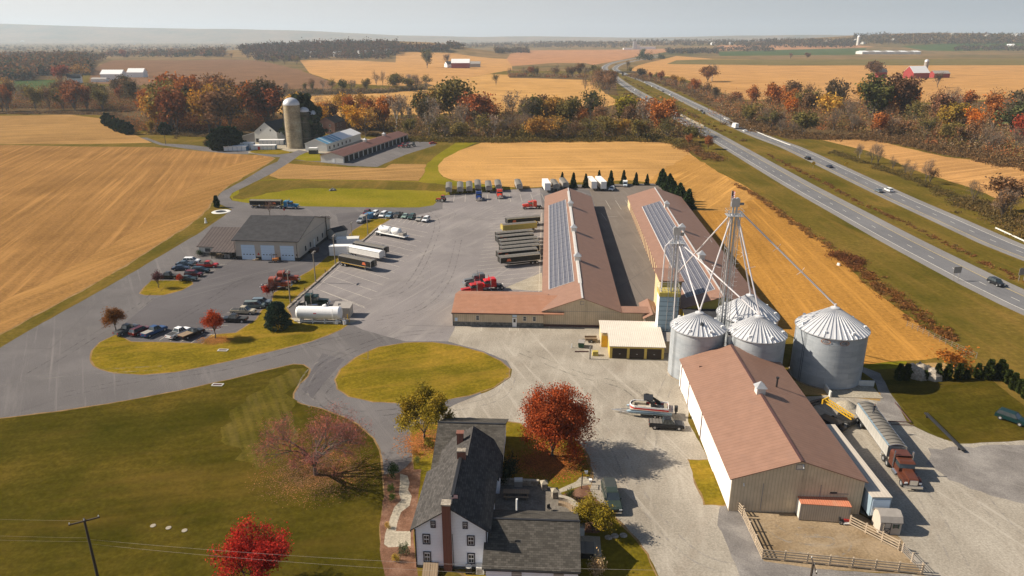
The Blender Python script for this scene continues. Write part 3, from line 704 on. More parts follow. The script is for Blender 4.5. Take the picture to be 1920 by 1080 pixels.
def bin_wall():
    m = NT('corrugated_bin_wall')
    v = m.coords()
    w = m.wave(0.314 / 0.22, v, direction='Z')
    rings = m.wave(0.314 / 1.12, v, direction='Z', prof='SAW')
    n1 = m.noise(0.35, 5, 0.6, m.coords((1, 1, 3)))
    c = m.ramp(n1, [(0.3, (0.30, 0.33, 0.36)), (0.5, (0.36, 0.385, 0.41)), (0.7, (0.42, 0.44, 0.455))])
    c = m.mix(m.mr(rings, 0.0, 0.06, 0.30, 0.0), c, (0.20, 0.21, 0.23))
    # sheet seams: bricks of galvanised sheet wrapped round the shell
    tc = m.n('ShaderNodeTexCoord'); sp = m.n('ShaderNodeSeparateXYZ'); m.link(tc.outputs['Object'], sp.inputs[0])
    ang = m.math('ARCTAN2', sp.outputs[1], sp.outputs[0])
    row = m.math('FLOOR', m.math('DIVIDE', sp.outputs[2], 1.12))
    a2 = m.math('ADD', m.math('MULTIPLY', ang, 14 / (2 * PI)), m.math('MULTIPLY', row, 0.5))
    fr = m.math('FRACT', a2)
    c = m.mix(m.mr(fr, 0.0, 0.035, 0.35, 0.0), c, (0.16, 0.17, 0.19))
    sh = m.n('ShaderNodeTexWhiteNoise'); sh.noise_dimensions = '2D'
    cb = m.n('ShaderNodeCombineXYZ'); m.link(m.math('FLOOR', a2), cb.inputs[0]); m.link(row, cb.inputs[1]); m.link(cb.outputs[0], sh.inputs['Vector'])
    c = m.mix(1.0, c, m.ramp(sh.outputs['Value'], [(0.0, (0.90,) * 3), (1.0, (1.08,) * 3)]), 'MULTIPLY')
    m.col(c); m.bump(w, 0.6, 0.04)
    return m.rough(0.5, 0.12)
M['bin'] = bin_wall()
def panel_mat():
    m = NT('solar_cells')
    v = m.coords()
    a = m.wave(0.314 / 1.0, v, direction='X'); b = m.wave(0.314 / 1.55, v, direction='Y')
    g = m.math('MAXIMUM', m.mr(a, 0.94, 0.99, 0, 1), m.mr(b, 0.965, 0.995, 0, 1))
    n = m.noise(0.5, 2)
    m.col(m.mix(m.math('MULTIPLY', g, 0.38), m.mix(n, (0.050, 0.052, 0.075), (0.085, 0.085, 0.105)), (0.45, 0.42, 0.42)))
    return m.rough(0.4, 0.0, 0.4)
M['panel'] = panel_mat()
M['frame'] = plain('panel_frame', (0.52, 0.49, 0.47), 0.5)
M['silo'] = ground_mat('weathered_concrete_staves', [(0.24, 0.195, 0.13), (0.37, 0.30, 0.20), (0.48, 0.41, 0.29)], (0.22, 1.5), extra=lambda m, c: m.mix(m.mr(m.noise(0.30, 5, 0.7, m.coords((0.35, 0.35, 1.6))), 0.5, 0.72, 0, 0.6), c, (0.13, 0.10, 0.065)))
M['silo_shade_tinted'] = ground_mat('shade_tinted_staves', [(0.06, 0.052, 0.038), (0.10, 0.088, 0.062), (0.15, 0.13, 0.095)], (0.22, 1.5))  # staves with the tallest silo's shadow put into their colour
M['wood'] = ribbed('weathered_wood', (0.26, 0.19, 0.125), 0.3, 'X', 0.3, 0.8)
M['fence_wood'] = plain('fence_boards', (0.40, 0.315, 0.225), 0.8, var=0.15)
M['pole_wood'] = plain('utility_pole_wood', (0.055, 0.040, 0.030), 0.85)
M['pale_pole'] = plain('pale_wooden_pole', (0.24, 0.20, 0.155), 0.85)
M['yellow'] = plain('machine_yellow', (0.62, 0.36, 0.02), 0.5)
M['red'] = plain('bright_red', (0.50, 0.03, 0.025), 0.5)
M['orange_mark'] = plain('orange_emblem', (0.75, 0.16, 0.05), 0.6)
M['dgreen'] = plain('dark_green_paint', (0.02, 0.08, 0.045), 0.5)
M['blue'] = plain('blue_paint', (0.05, 0.16, 0.30), 0.5)
M['sheet_blue'] = plain('sky_blue_panel', (0.12, 0.30, 0.42), 0.4)
M['tan_red_roof'] = ribbed('red_brown_farm_roof', (0.165, 0.085, 0.070), 0.8, 'X', 0.3, 0.7)
M['blue_grey_panel'] = ribbed('blue_grey_steel_panels', (0.30, 0.40, 0.47), 1.05, 'Z', 0.6, 0.4, 0.2)
M['red_barn'] = plain('barn_red', (0.26, 0.025, 0.025), 0.7)
M['weather'] = plain('weathered_metal', (0.30, 0.27, 0.24), 0.7)

# ---------------------------------------------------------------- building helpers
def opening(t, name, face, pos, z0, w, h, L, W, fm, pm, depth=0.05, pane='pane', bar=None):
    """framed opening on a face of a house block: f/b gable ends (x=0 / x=L), l/r long sides (y=0 / y=-W)"""
    fb, pb = MB(), MB()
    fw = min(0.12, w * 0.14)
    def place(mb, a, b, c, d, o0, o1):
        if face == 'f': mb.box(-o1, a, c, -o0, b, d)
        elif face == 'b': mb.box(L + o0, a, c, L + o1, b, d)
        elif face == 'l': mb.box(a, o0, c, b, o1, d)
        else: mb.box(a, -W - o1, c, b, -W - o0, d)
    a, b = pos - w / 2, pos + w / 2
    for q in ((a, b, z0 + h - fw, z0 + h), (a, b, z0, z0 + fw), (a, a + fw, z0 + fw, z0 + h - fw), (b - fw, b, z0 + fw, z0 + h - fw)):
        place(fb, *q, -0.02, depth)
    if bar:
        place(fb, a + fw, b - fw, z0 + h * 0.5 - 0.04, z0 + h * 0.5 + 0.04, -0.02, depth - 0.005)
    place(pb, a + fw, b - fw, z0 + fw, z0 + h - fw, -0.02, depth * 0.4)
    f = fb.build(name, fm, t); pb.build(pane, pm, f)
    return f
def gable(t, L, W, ze, zr, wm, rm, oh=0.4, ohx=0.3, th=0.14, z0=0.0, yr=None, cap=None, parts=True, x0=0.0):
    yr = -W / 2 if yr is None else yr
    w = MB().profx([(0, z0), (-W, z0), (-W, ze), (yr, zr), (0, ze)][::-1], x0, L).build('wall', wm, t)
    sl = (zr - ze) / abs(yr); sr = (zr - ze) / (W + yr)
    g = 0.02
    rl = MB().profx([(yr, zr + g), (yr, zr + g + th), (oh, ze - sl * oh + g + th), (oh, ze - sl * oh + g)], x0 - ohx, L + ohx)
    r = rl
    r.profx([(yr, zr + g + th), (yr, zr + g), (-W - oh, ze - sr * oh + g), (-W - oh, ze - sr * oh + g + th)], x0 - ohx, L + ohx)
    ro = r.build('roof', rm, t)
    if cap:
        MB().box(x0 - ohx - 0.02, yr - 0.2, zr + g + th - 0.02, L + ohx + 0.02, yr + 0.2, zr + g + th + 0.05).build('ridge_cap', cap, ro)
    return w, ro
def cupola(t, x, y, z, s=1.3, m1=None, m2=None):
    c = MB().box(x - s / 2, y - s / 2, z - 0.5, x + s / 2, y + s / 2, z + s * 0.65).build('cupola', m1 or M['off_white'], t)
    MB().frus((x - s * .68, y - s * .68, x + s * .68, y + s * .68), (x - .05, y - .05, x + .05, y + .05), z + s * 0.65, z + s * 1.35).build('cupola_roof', m2 or M['steel'], c)

# ---------------------------------------------------------------- the brown roofed barn in front
def front_barn():
    t = thing('barn', 'big tan metal barn with brown roof and white long side, beside the fenced paddock', 'barn', (30.1, 83.0), R(87.6))
    L, W, ze, zr = 38.0, 17.8, 5.3, 8.3
    wall, roof = gable(t, L, W, ze, zr, M['tan_wall'], M['brown_roof'], 0.35, 0.3, cap=M['brown_trim'])
    MB().box(0.1, 0.004, 0.25, L - 0.1, 0.06, ze - 0.15).build('long_side_cladding', M['white_metal'], t)
    for x0, x1 in ((18.6, 19.0), (29.5, 29.8), (36.4, 36.9)):
        MB().box(x0, 0.06, 0.1, x1, 0.14, ze - 0.5).build('door_post', M['brown_trim'], t)
    MB().box(8, 0.06, 4.35, 30, 0.12, 4.5).build('door_rail', M['off_white'], t)
    for x in (9.3, 25.0, 34.2):
        MB().box(x, 0.06, 0.1, x + 3.6, 0.10, 4.3).build('sliding_door', M['white_metal'], t)
    for y0, y1 in ((-4.35, -4.25), (-12.1, -12.0)):
        MB().box(-0.05, y0, 0.2, -0.003, y1, 4.6).build('door_seam', M['weather'], t)
    MB().box(-0.06, -15.9, 3.2, -0.003, -13.3, 3.28).build('door_track', M['weather'], t)
    MB().box(-0.1, -14.3, 3.35, -0.003, -13.4, 3.5).build('vent_slot', M['dark'], t)
    opening(t, 'gable_vent', 'f', -W / 2, 6.9, 1.2, 0.9, L, W, M['weather'], M['steel'])
    MB().tube((-0.3, -1.6, 4.3), (-0.02, -1.6, 4.6), 0.07).build('lamp', M['white'], t)
    MB().tube((-0.4, -9.2, 7.4), (-0.02, -9.2, 7.7), 0.08).build('lamp', M['white'], t)
    cupola(t, 19.6, -8.9, 8.5, 1.35)
    p = MB().tube((24.2, -13.1, 6.7), (24.2, -13.1, 8.6), 0.16).build('stove_pipe', M['dark'], t)
    MB().tube((24.2, -13.1, 8.6), (24.2, -13.1, 8.85), 0.26).build('rain_cap', M['dark'], p)
    MB().box(33.0, -3.1, 6.15, 33.2, -2.2, 6.4).build('roof_vent', M['brown_trim'], t)
    return t
front_barn()
t = thing('shipping_container', 'small shipping container with rusty red corrugated roof against the barn front wall', 'container', (39.1, 81.0), R(-6.5))
MB().box(0, 0, 0.1, 6.5, 2.4, 2.62).build('body', M['cont_wall'], t)
MB().box(-0.05, -0.05, 2.625, 6.55, 2.45, 2.72).build('roof', M['rust_roof'], t)
for x in (0.06, 6.36): MB().box(x - .08, -0.03, 0.0, x + .08, -0.005, 2.6).build('corner_post', M['weather'], t)
MB().box(-0.05, 0.1, 0.2, -0.005, 2.3, 2.5).build('end_door', M['off_white'], t)
t = thing('box_trailer', 'long pale blue box trailer with flat roof parked tight along the barn', 'trailer', (48.3, 80.6), R(88.6))
MB().box(0, -2.6, 1.0, 19.0, 0, 3.95).build('body', plain('pale_blue_side', (.27, .35, .42), .5), t)
MB().box(-0.05, -2.65, 3.955, 19.05, 0.05, 4.05).build('roof', M['garage_wall'], t)
MB().box(-0.06, -2.45, 1.2, -0.01, -0.15, 3.6).build('end_door', M['blue_door'], t)
MB().box(0.3, -2.3, 0.3, 18.5, -0.3, 0.98).build('underframe', M['dark'], t)
t = thing('garden_shed', 'small tan gambrel shed with cross braced door at the end of the blue trailer', 'shed', (48.6, 78.1), R(-4))
MB().profx([(0, 0), (0, 1.9), (0.35, 2.5), (1.2, 2.85), (2.05, 2.5), (2.4, 1.9), (2.4, 0)], 0, 2.7).build('wall', M['garage_wall'], t)
MB().profx([(-0.1, 1.85), (0.3, 2.55), (1.2, 2.95), (2.1, 2.55), (2.5, 1.85), (2.5, 1.93), (2.12, 2.63), (1.2, 3.04), (0.28, 2.63), (-0.1, 1.93)], -0.1, 2.8).build('roof', M['weather'], t)
d = MB().box(0.45, -0.06, 0.1, 1.35, -0.005, 1.9).build('door', M['garage_wall'], t)
b = MB()
for q in ((0.45, 0.52), (1.28, 1.35)): b.box(q[0], -0.1, 0.1, q[1], -0.062, 1.9)
for z in (0.1, 0.95, 1.83): b.box(0.52, -0.1, z, 1.28, -0.062, z + 0.07)
b.tube((0.5, -0.08, 0.15), (1.3, -0.08, 0.95), 0.03); b.tube((1.3, -0.08, 0.15), (0.5, -0.08, 0.95), 0.03)
b.build('door_bracing', M['dark'], d)
MB().box(1.75, -0.06, 1.1, 2.25, -0.005, 1.6).build('window', M['glass'], t)
for x in (1.62, 2.27): MB().box(x, -0.08, 1.05, x + 0.12, -0.005, 1.65).build('shutter', M['dgreen'], t)

# ---------------------------------------------------------------- the white farmhouse
def farmhouse():
    t = thing('farmhouse', 'white sided farmhouse with dark shingle roofs and three brick chimneys', 'house', (-11.9, 71.9), R(87))
    L, W, ze, zr = 11.6, 8.9, 5.9, 8.9
    gable(t, L, W, ze, zr, M['siding'], M['shingle'], 0.45, 0.35, 0.16, cap=M['dark'])
    for y, z, w, h in ((-2.35, 6.0, 0.62, 1.0), (-6.25, 6.0, 0.62, 1.0), (-1.45, 3.55, 0.95, 1.5), (-6.9, 3.55, 0.95, 1.5), (-1.45, 0.85, 0.95, 1.6), (-6.9, 0.85, 0.95, 1.6)):
        f = opening(t, 'window', 'f', y, z, w, h, L, W, M['navy'], M['white'], 0.10, 'sash')
        pb = MB()
        for (a, b2) in ((0.54, 0.80), (0.13, 0.44)):
            pb.box(-0.075, y - w * 0.30, z + h * a, -0.045, y - 0.03, z + h * b2); pb.box(-0.075, y + 0.03, z + h * a, -0.045, y + w * 0.30, z + h * b2)
        pb.build('glass', M['glass'], f)
    MB().box(-0.62, -4.55, 0, 0.35, -3.55, 9.6).build('chimney', M['brick'], t)
    MB().box(-0.70, -4.63, 9.6, 0.43, -3.47, 9.8).build('chimney_cap', M['pale_stone'], t)
    c = MB().box(L - 1.0, -5.1, 7.9, L - 0.2, -4.0, 9.9).build('chimney', M['brick'], t)
    MB().box(L - 1.05, -5.15, 9.9, L - 0.15, -3.95, 10.05).build('chimney_cap', M['pale_stone'], c)
    MB().box(-0.12, -0.16, 0.1, -0.004, -0.02, 5.7).build('downspout', M['navy'], t)
    MB().box(-0.12, -W + 0.02, 0.1, -0.004, -W + 0.16, 5.7).build('downspout', M['navy'], t)
    MB().tube((-0.15, -4.75, 0.2), (-0.1, -4.65, 5.2), 0.035).build('cable', M['dark'], t)
    for s, y0 in ((1, 0.32), (-1, -W - 0.45)):
        MB().box(-0.3, y0, 5.42, L + 0.3, y0 + 0.13, 5.56).build('gutter', M['dark'], t)
    MB().box(-0.03, -W, 0, -0.004, 0, 0.35).build('foundation', M['stone'], t)
    # windows of the long west side
    for x in (2.0, 5.6, 9.2):
        for z in (0.9, 3.4): opening(t, 'window', 'l', x, z, 0.95, 1.5, L, W, M['navy'], M['glass'], 0.08, bar=1)
    # linking block with a cross gable
    MB().profx([(-1.0, 0), (-8.7, 0), (-8.7, 4.9), (-5.1, 7.7), (-1.0, 4.9)][::-1], L + 0.02, 20.5).build('link_wall', M['siding'], t)
    sl = 2.8 / 4.1; sr = 3.2 / 4.5
    MB().profx([(-5.1, 7.72), (-5.1, 7.87), (-0.6, 4.9 - sl * .4 + .15), (-0.6, 4.9 - sl * .4)], L + 0.38, 21.0).profx([(-5.1, 7.87), (-5.1, 7.72), (-9.5, 4.55), (-9.5, 4.7)], L + 0.38, 21.0).build('link_roof', M['shingle'], t)
    # rear block, ridge across
    pr = [(15.6, 0), (15.6, 3.2), (23.6, 6.6), (31.0, 3.2), (31.0, 0)]
    MB().prof(pr, -9.3, 0.2).build('rear_wall', M['siding'], t)
    MB().prof([(15.1, 3.02), (15.1, 3.18), (23.6, 6.78), (23.6, 6.62)], -9.7, 0.6).prof([(23.6, 6.62), (23.6, 6.78), (31.5, 3.15), (31.5, 2.99)], -9.7, 0.6).build('rear_roof', M['shingle_x'], t)
    MB().box(23.45, -9.75, 6.76, 23.75, 0.65, 6.84).build('ridge_cap', M['dark'], t)
    c = MB().box(17.9, -3.9, 3.8, 18.7, -3.0, 8.2).build('chimney', M['brick'], t)
    MB().box(17.8, -4.0, 8.2, 18.8, -2.9, 8.4).build('chimney_cap', M['brick'], c)
    MB().box(15.4, -1.6, 3.5, 16.1, -0.7, 3.62).build('skylight', M['white'], t)
    # kitchen wing, ridge across, shutters to the front
    MB().prof([(-2.6, 0), (-2.6, 2.75), (2.9, 5.2), (7.9, 2.75), (7.9, 0)][::-1], -19.9, -W - 0.02).build('wing_wall', M['siding'], t)
    MB().prof([(-3.0, 2.60), (-3.0, 2.76), (2.9, 5.40), (2.9, 5.22)], -20.2, -W - 0.5 + 0.9).prof([(2.9, 5.22), (2.9, 5.40), (8.3, 2.72), (8.3, 2.56)], -20.2, -W + 0.4).build('wing_roof', M['shingle_x'], t)
    MB().box(2.75, -20.25, 5.38, 3.05, -W - 0.5, 5.46).build('ridge_cap', M['dark'], t)
    MB().box(-3.14, -20.1, 2.52, -3.005, -W + 0.2, 2.66).build('gutter', M['dark'], t)
    for y in (-12.6, -17.6):
        MB().box(-2.68, y - 0.6, 0.6, -2.605, y + 0.6, 2.4).build('shutter', M['weather'], t)
    MB().tube((6.6, -12.2, 4.0), (6.6, -12.2, 5.7), 0.13).build('flue', M['white'], t)
    return t
farmhouse()

# ---------------------------------------------------------------- the two long storage barns
def solar_array(label, o, az, u0, u1, v0, v1, ze, zr, half, shift):
    """20 by 5 panels lying on the west slope; v runs across from the west eave"""
    t = thing('solar_array', label, 'solar panels', o, az, 'solar arrays on the barn roofs')
    s = (zr - ze) / half
    lt = MB().profx([(-v0 + .12, ze + s * (v0 - .12) + .19), (-v1 - .12, ze + s * (v1 + .12) + .19), (-v1 - .12, ze + s * (v1 + .12) + .23), (-v0 + .12, ze + s * (v0 - .12) + .23)][::-1], u0 - .12, u1 + .12).build('rack', M['frame'], t)
    du = (u1 - u0) / 20; dv = (v1 - v0) / 5
    me = None
    for i in range(20):
        for j in range(5):
            a = u0 + i * du; b = v0 + j * dv
            if me is None:
                p = MB().profx([(0, .235), (-dv + .1, s * (dv - .1) + .235), (-dv + .1, s * (dv - .1) + .27), (0, .27)][::-1], 0, du - .1).build('solar_panel', M['panel'], t)
                me = p
            else:
                p = me.copy(); C.objects.link(p)
            p.location = (a + .05 + (shift * 0), -b - .05, ze + s * (b + .05))
    return t
def long_barns():
    # west barn
    oa = (7.2, 150.2); az = R(87.2)
    t = thing('storage_barn', 'long brown roofed barn with the office wing, left of the shaded alley', 'barn', oa, az)
    L, W, ze, zr = 124, 17.2, 3.8, 7.0
    gable(t, L, W, ze, zr, M['tan_wall'], M['brown_roof'], 0.5, 0.4, cap=M['frame'])
    MB().box(-0.03, -W, 0, -0.004, 0, 0.55).build('base_band', M['brown_trim'], t)
    MB().box(-0.04, -W, 3.75, -0.004, 0, 3.83).build('wall_band', M['weather'], t)
    opening(t, 'gable_vent', 'f', -W / 2, 5.4, 0.9, 0.9, L, W, M['weather'], M['tan_wall'])
    for u, v in ((92.4, 8.6), (58.6, 8.6), (28.8, 8.6)): cupola(t, u, -v, 7.3, 1.5)
    for i in range(22): MB().box(8 + i * 5.2, -W - 0.06, 0.1, 11.6 + i * 5.2, -W - 0.004, 3.2).build('side_door', M['brown_door'], t)
    for i in range(10): MB().box(62 + i * 6, 0.004, 0.1, 65 + i * 6, 0.06, 3.0).build('side_door', M['tan_wall'], t)
    MB().box(10, -8.9, 6.95, 118, -8.1, 7.20).build('ridge_flashing', M['off_white'], t)
    # office wing to the left of the gable
    w = MB().prof([(-0.6, 0), (-0.6, 3.3), (6.6, 5.0), (13.4, 3.3), (13.4, 0)][::-1], 0.02, 20.6).build('office_wall', M['tan_wall'], t)
    s = 1.7 / 7.2
    MB().prof([(-1.0, 3.22), (-1.0, 3.37), (6.6, 5.17), (6.6, 5.02)], -4.6, 20.9).prof([(6.6, 5.02), (6.6, 5.17), (13.8, 3.37), (13.8, 3.22)], -1, 20.9).build('office_roof', M['brown_roof_y'], t)
    MB().box(-0.70, 0.0, 0.0, -0.604, 20.65, 1.0).build('stone_base', M['stone'], t)
    MB().box(-1.10, 0.0, 3.10, -1.0, 20.95, 3.30).build('gutter', M['brown_trim'], t)
    MB().box(-0.72, 20.6, 0.0, -0.60, 20.72, 3.2).build('downspout', M['dark'], t)
    for y, wdt in ((15.0, 0.8), (4.3, 0.8), (2.1, 0.8)):
        f = MB().box(-0.68, y - wdt / 2, 1.45, -0.604, y + wdt / 2, 2.6).build('window', M['off_white'], t)
        MB().box(-0.70, y - .3, 1.55, -0.682, y + .3, 2.0).box(-0.70, y - .3, 2.08, -0.682, y + .3, 2.5).build('pane', M['glass'], f)
    d = MB().box(-0.78, 6.1, 0.05, -0.604, 7.1, 2.25).build('door', M['white'], t)
    MB().box(-0.80, 6.35, 1.15, -0.782, 6.85, 2.0).build('pane', M['glass'], d)
    MB().box(-0.72, 6.1, 2.45, -0.604, 7.1, 3.0).build('door_sign', M['blue_door'], t)
    MB().box(-0.72, 19.6, 1.2, -0.604, 20.2, 2.0).build('notice_board', M['blue_door'], t)
    # flat link to the right
    MB().box(-0.0, -25.0, 0, 3.4, -W - 0.03, 3.7).build('link_wall', M['tan_wall'], t)
    MB().box(-0.5, -25.0, 3.72, 3.6, -W - 0.55, 3.9).build('link_roof', M['brown_roof'], t)
    solar_array('left solar array of blue grey panels, on the barn behind the office', oa, az, 12.8, 105, 1.2, 7.1, ze, zr, W / 2, 0)
    # east barn
    ob = (37.6, 150.6); az = R(86.4)
    t = thing('storage_barn', 'long brown roofed barn with yellow end and doors, right of the shaded alley', 'barn', ob, az)
    L, W, ze, zr = 123, 20.0, 3.9, 7.3
    gable(t, L, W, ze, zr, M['gold_wall'], M['brown_roof'], 0.5, 0.4, cap=M['frame'])
    MB().box(0.1, 0.004, 0.1, L - 0.1, 0.05, ze - 0.1).build('long_side_cladding', M['cream_wall'], t)
    for i in range(30):
        x = 14 + i * 3.35
        MB().box(x, 0.05, 0.1, x + 2.0, 0.09, 3.0).build('side_door', M['tan_red_roof'], t)
    for u, v in ((89.9, 9.9), (58.2, 10.0), (29.1, 10.4)): cupola(t, u, -v, 7.6, 1.5)
    MB().box(1.2, -9.0, 7.05, 1.5, -1.0, 7.1).build('snow_rail', M['frame'], t) if False else None
    solar_array('right solar array of blue grey panels, on the barn with the yellow doors', ob, az, 5.2, 100, 2.8, 9.0, ze, zr, W / 2, 0)
    t = thing('drive_through_house', 'tall narrow yellow wing with brown roof behind the leg tower', 'building', (33.2, 150.2), R(86.4))
    MB().box(0, -4.7, 0, 8.5, 0, 10.9).build('wall', M['cream_wall'], t)
    MB().box(-0.5, -5.1, 10.92, 9.0, 0.4, 11.15).build('roof', M['brown_roof'], t)
    MB().box(-0.06, -4.4, 4.0, -0.004, -0.4, 10.5).build('front_panel', M['gold_wall'], t)
    for y in (-4.6, -0.25): MB().box(-0.12, y, 0, -0.06, y + 0.2, 10.8).build('corner_trim', M['brown_trim'], t)
    t = thing('gabled_porch', 'low brown gabled porch tucked between the two long barns', 'porch', (29.6, 147.6), R(86.4))
    gable(t, 9.5, 3.5, 3.0, 4.0, M['tan_wall'], M['brown_roof'], 0.3, 0.4)
    for y in (-0.25, -3.4): MB().box(-0.35, y, 0, -0.2, y + .15, 3.0).build('post', M['off_white'], t)
    MB().box(-0.05, -2.9, 0.05, -0.004, -1.2, 2.3).build('door', M['dark'], t)
    t = thing('lean_to', 'low dark roofed lean to in front of the yellow barn end', 'shed', (38.4, 145.2), R(-3))
    MB().profx([(0, 0), (0, 3.2), (4.6, 4.3), (4.6, 0)], 0, 9.5).build('wall', M['gold_wall'], t)
    MB().profx([(-.3, 3.2), (-.3, 3.35), (4.6, 4.5), (4.6, 4.35)], -.2, 9.7).build('roof', M['shingle_grey'], t)
    MB().box(-.2, -0.42, 3.05, 9.7, -.32, 3.3).build('fascia', M['brown_roof'], t)
long_barns()
# pale roofed three door garage
t = thing('garage', 'low garage with three brown doors, yellow walls and pale ribbed roof', 'garage', (20.0, 133.0), R(-3.5))
MB().profx([(0, 0), (0, 2.75), (8.4, 3.5), (12.6, 3.1), (12.6, 0)], 0, 11.0).build('wall', M['yellow_wall'], t)
MB().profx([(5.6, 0), (5.6, 2.95), (8.4, 3.48), (12.55, 3.08), (12.55, 0)], -1.4, -0.01).build('side_wall', M['cream_wall'], t)
MB().profx([(-.3, 2.76), (-.3, 2.88), (8.4, 3.66), (8.4, 3.53)], -.15, 11.3).profx([(8.4, 3.53), (8.4, 3.66), (12.9, 3.22), (12.9, 3.1)], -1.6, 11.3).profx([(5.4, 3.25), (5.4, 3.39), (8.4, 3.66), (8.4, 3.53)], -1.6, -0.16).build('roof', M['tan_roof'], t)
for x in (0.55, 4.05, 7.55):
    d = MB().box(x, -0.05, 0.05, x + 2.95, -0.005, 2.3).build('roller_door', M['brown_door'], t)
    MB().box(x + 1.35, -0.09, 1.05, x + 1.65, -0.052, 1.13).build('handle', M['steel'], d)
MB().box(-1.3, 5.5, 0.05, -0.15, 5.59, 2.6).build('yellow_door', M['yellow'], t)

# ---------------------------------------------------------------- workshop with pale blue doors
t = thing('workshop', 'beige truck workshop with charcoal roof and three pale blue overhead doors', 'workshop', (-81.8, 202.4), R(-5))
W_, L_ = 28.5, 19.2
MB().profx([(0, 0), (0, 6.0), (14.2, 9.9), (W_, 6.0), (W_, 0)], 0, L_).build('wall', M['garage_wall'], t)
MB().profx([(-.6, 5.84), (-.6, 6.02), (14.2, 10.1), (14.2, 9.92)], -.8, L_ + .4).profx([(14.2, 9.92), (14.2, 10.1), (W_ + .5, 6.04), (W_ + .5, 5.86)], -.8, L_ + .4).build('roof', M['shingle_grey'], t)
for i, x in enumerate((1.7, 7.7, 13.6)):
    d = MB().box(x, -0.06, 0.05, x + 4.15, -0.005, 4.55).build('overhead_door', M['blue_door'], t)
    pb = MB()
    for k in range(4): pb.box(x + .5 + k * .95, -0.085, 1.55, x + .95 + k * .95, -0.062, 1.78)
    pb.build('pane', M['glass'], d)
MB().box(-.02, -0.03, 0, 1.6, -0.004, 1.0).box(5.9, -0.03, 0, 7.6, -0.004, 1.0).box(11.9, -0.03, 0, 13.5, -0.004, 1.0).box(17.8, -0.03, 0, L_, -0.004, 1.0).build('base_band', M['dark'], t)
MB().box(L_ + .004, 0, 0, L_ + .04, W_, 0.9).build('base_band', M['dark'], t)
MB().box(L_ + .004, 0.2, 6.0, L_ + .06, W_ - .2, 6.12).build('eave_band', M['weather'], t)
MB().add([(6.45, -0.04, 1.5), (7.25, -0.04, 1.5), (6.85, -0.04, 2.3), (6.45, -0.01, 1.5), (7.25, -0.01, 1.5), (6.85, -0.01, 2.3)], [(0, 1, 2), (3, 5, 4), (0, 3, 4, 1), (1, 4, 5, 2), (2, 5, 3, 0)]).build('warning_triangle', M['red'], t)
MB().box(18.3, -0.05, 1.4, 18.7, -0.005, 2.1).build('notice_board', M['brown_trim'], t)
for y in (5.0, 9.0, 15.5, 20.0): MB().box(L_ + .01, y, 1.6, L_ + .07, y + .8, 3.1).build('window', M['glass'], t)
MB().box(L_ + .01, 12.2, 0.1, L_ + .08, 13.4, 3.2).build('side_door', M['off_white'], t)
MB().tube((L_ - .3, -0.65, 0.1), (L_ - .3, -0.65, 5.8), 0.07).tube((0.1, -.65, .1), (.1, -.65, 5.8), .07).build('downspout', M['dark'], t)
t = thing('office_annex', 'low annex with ribbed grey brown roof and porch beside the workshop', 'building', (-94.6, 206.5), R(-6))
MB().profx([(0, 0), (0, 2.9), (10, 6.2), (18, 2.9), (18, 0)], 0, 12.3).build('wall', M['off_white'], t)
MB().profx([(-.5, 2.74), (-.5, 2.9), (10, 6.38), (10, 6.22)], -.4, 12.6).profx([(10, 6.22), (10, 6.38), (18.5, 2.9), (18.5, 2.74)], -.4, 12.6).build('roof', M['seam_roof'], t)
MB().profx([(-3.2, 2.1), (-3.2, 2.2), (.2, 3.15), (.2, 3.05)], 5.2, 12.9).build('porch_roof', M['seam_roof'], t)
for x in (5.4, 9.0, 12.6): MB().box(x, -3.05, 0, x + .15, -2.9, 2.1).build('post', M['dark'], t)
MB().box(-.02, -.06, 0, 5.0, -.005, 1.0).build('stone_base', M['stone'], t)
for x in (2.0, 4.6, 8.2): MB().box(x, -.07, 1.2, x + 1.6, -.005, 2.3).build('window', M['glass'], t)
MB().box(10.4, -.07, .05, 11.4, -.005, 2.2).build('door', M['dark'], t)
t = thing('small_shed', 'little white shed with grey roof at the far corner of the workshop', 'shed', G(616, 447), R(50))
gable(t, 5, 3.6, 2.6, 3.6, M['off_white'], M['shingle_grey'], 0.2, 0.2)
t = thing('storage_container', 'white storage container with open pale top behind the black trailers', 'container', G(632, 466), R(8))
MB().box(0, 0, .1, 6.8, 3.2, 2.9).build('body', M['white'], t); MB().box(-.05, -.05, 2.905, 6.85, 3.25, 3.0).build('lid', M['off_white'], t)
t = thing('storage_container', 'white storage container standing on grass nearest the light pole', 'container', G(618, 480), R(2))
MB().box(0, 0, .1, 6.6, 2.5, 2.9).build('body', M['white'], t); MB().box(-.05, -.05, 2.905, 6.65, 2.55, 3.0).build('lid', M['white'], t)

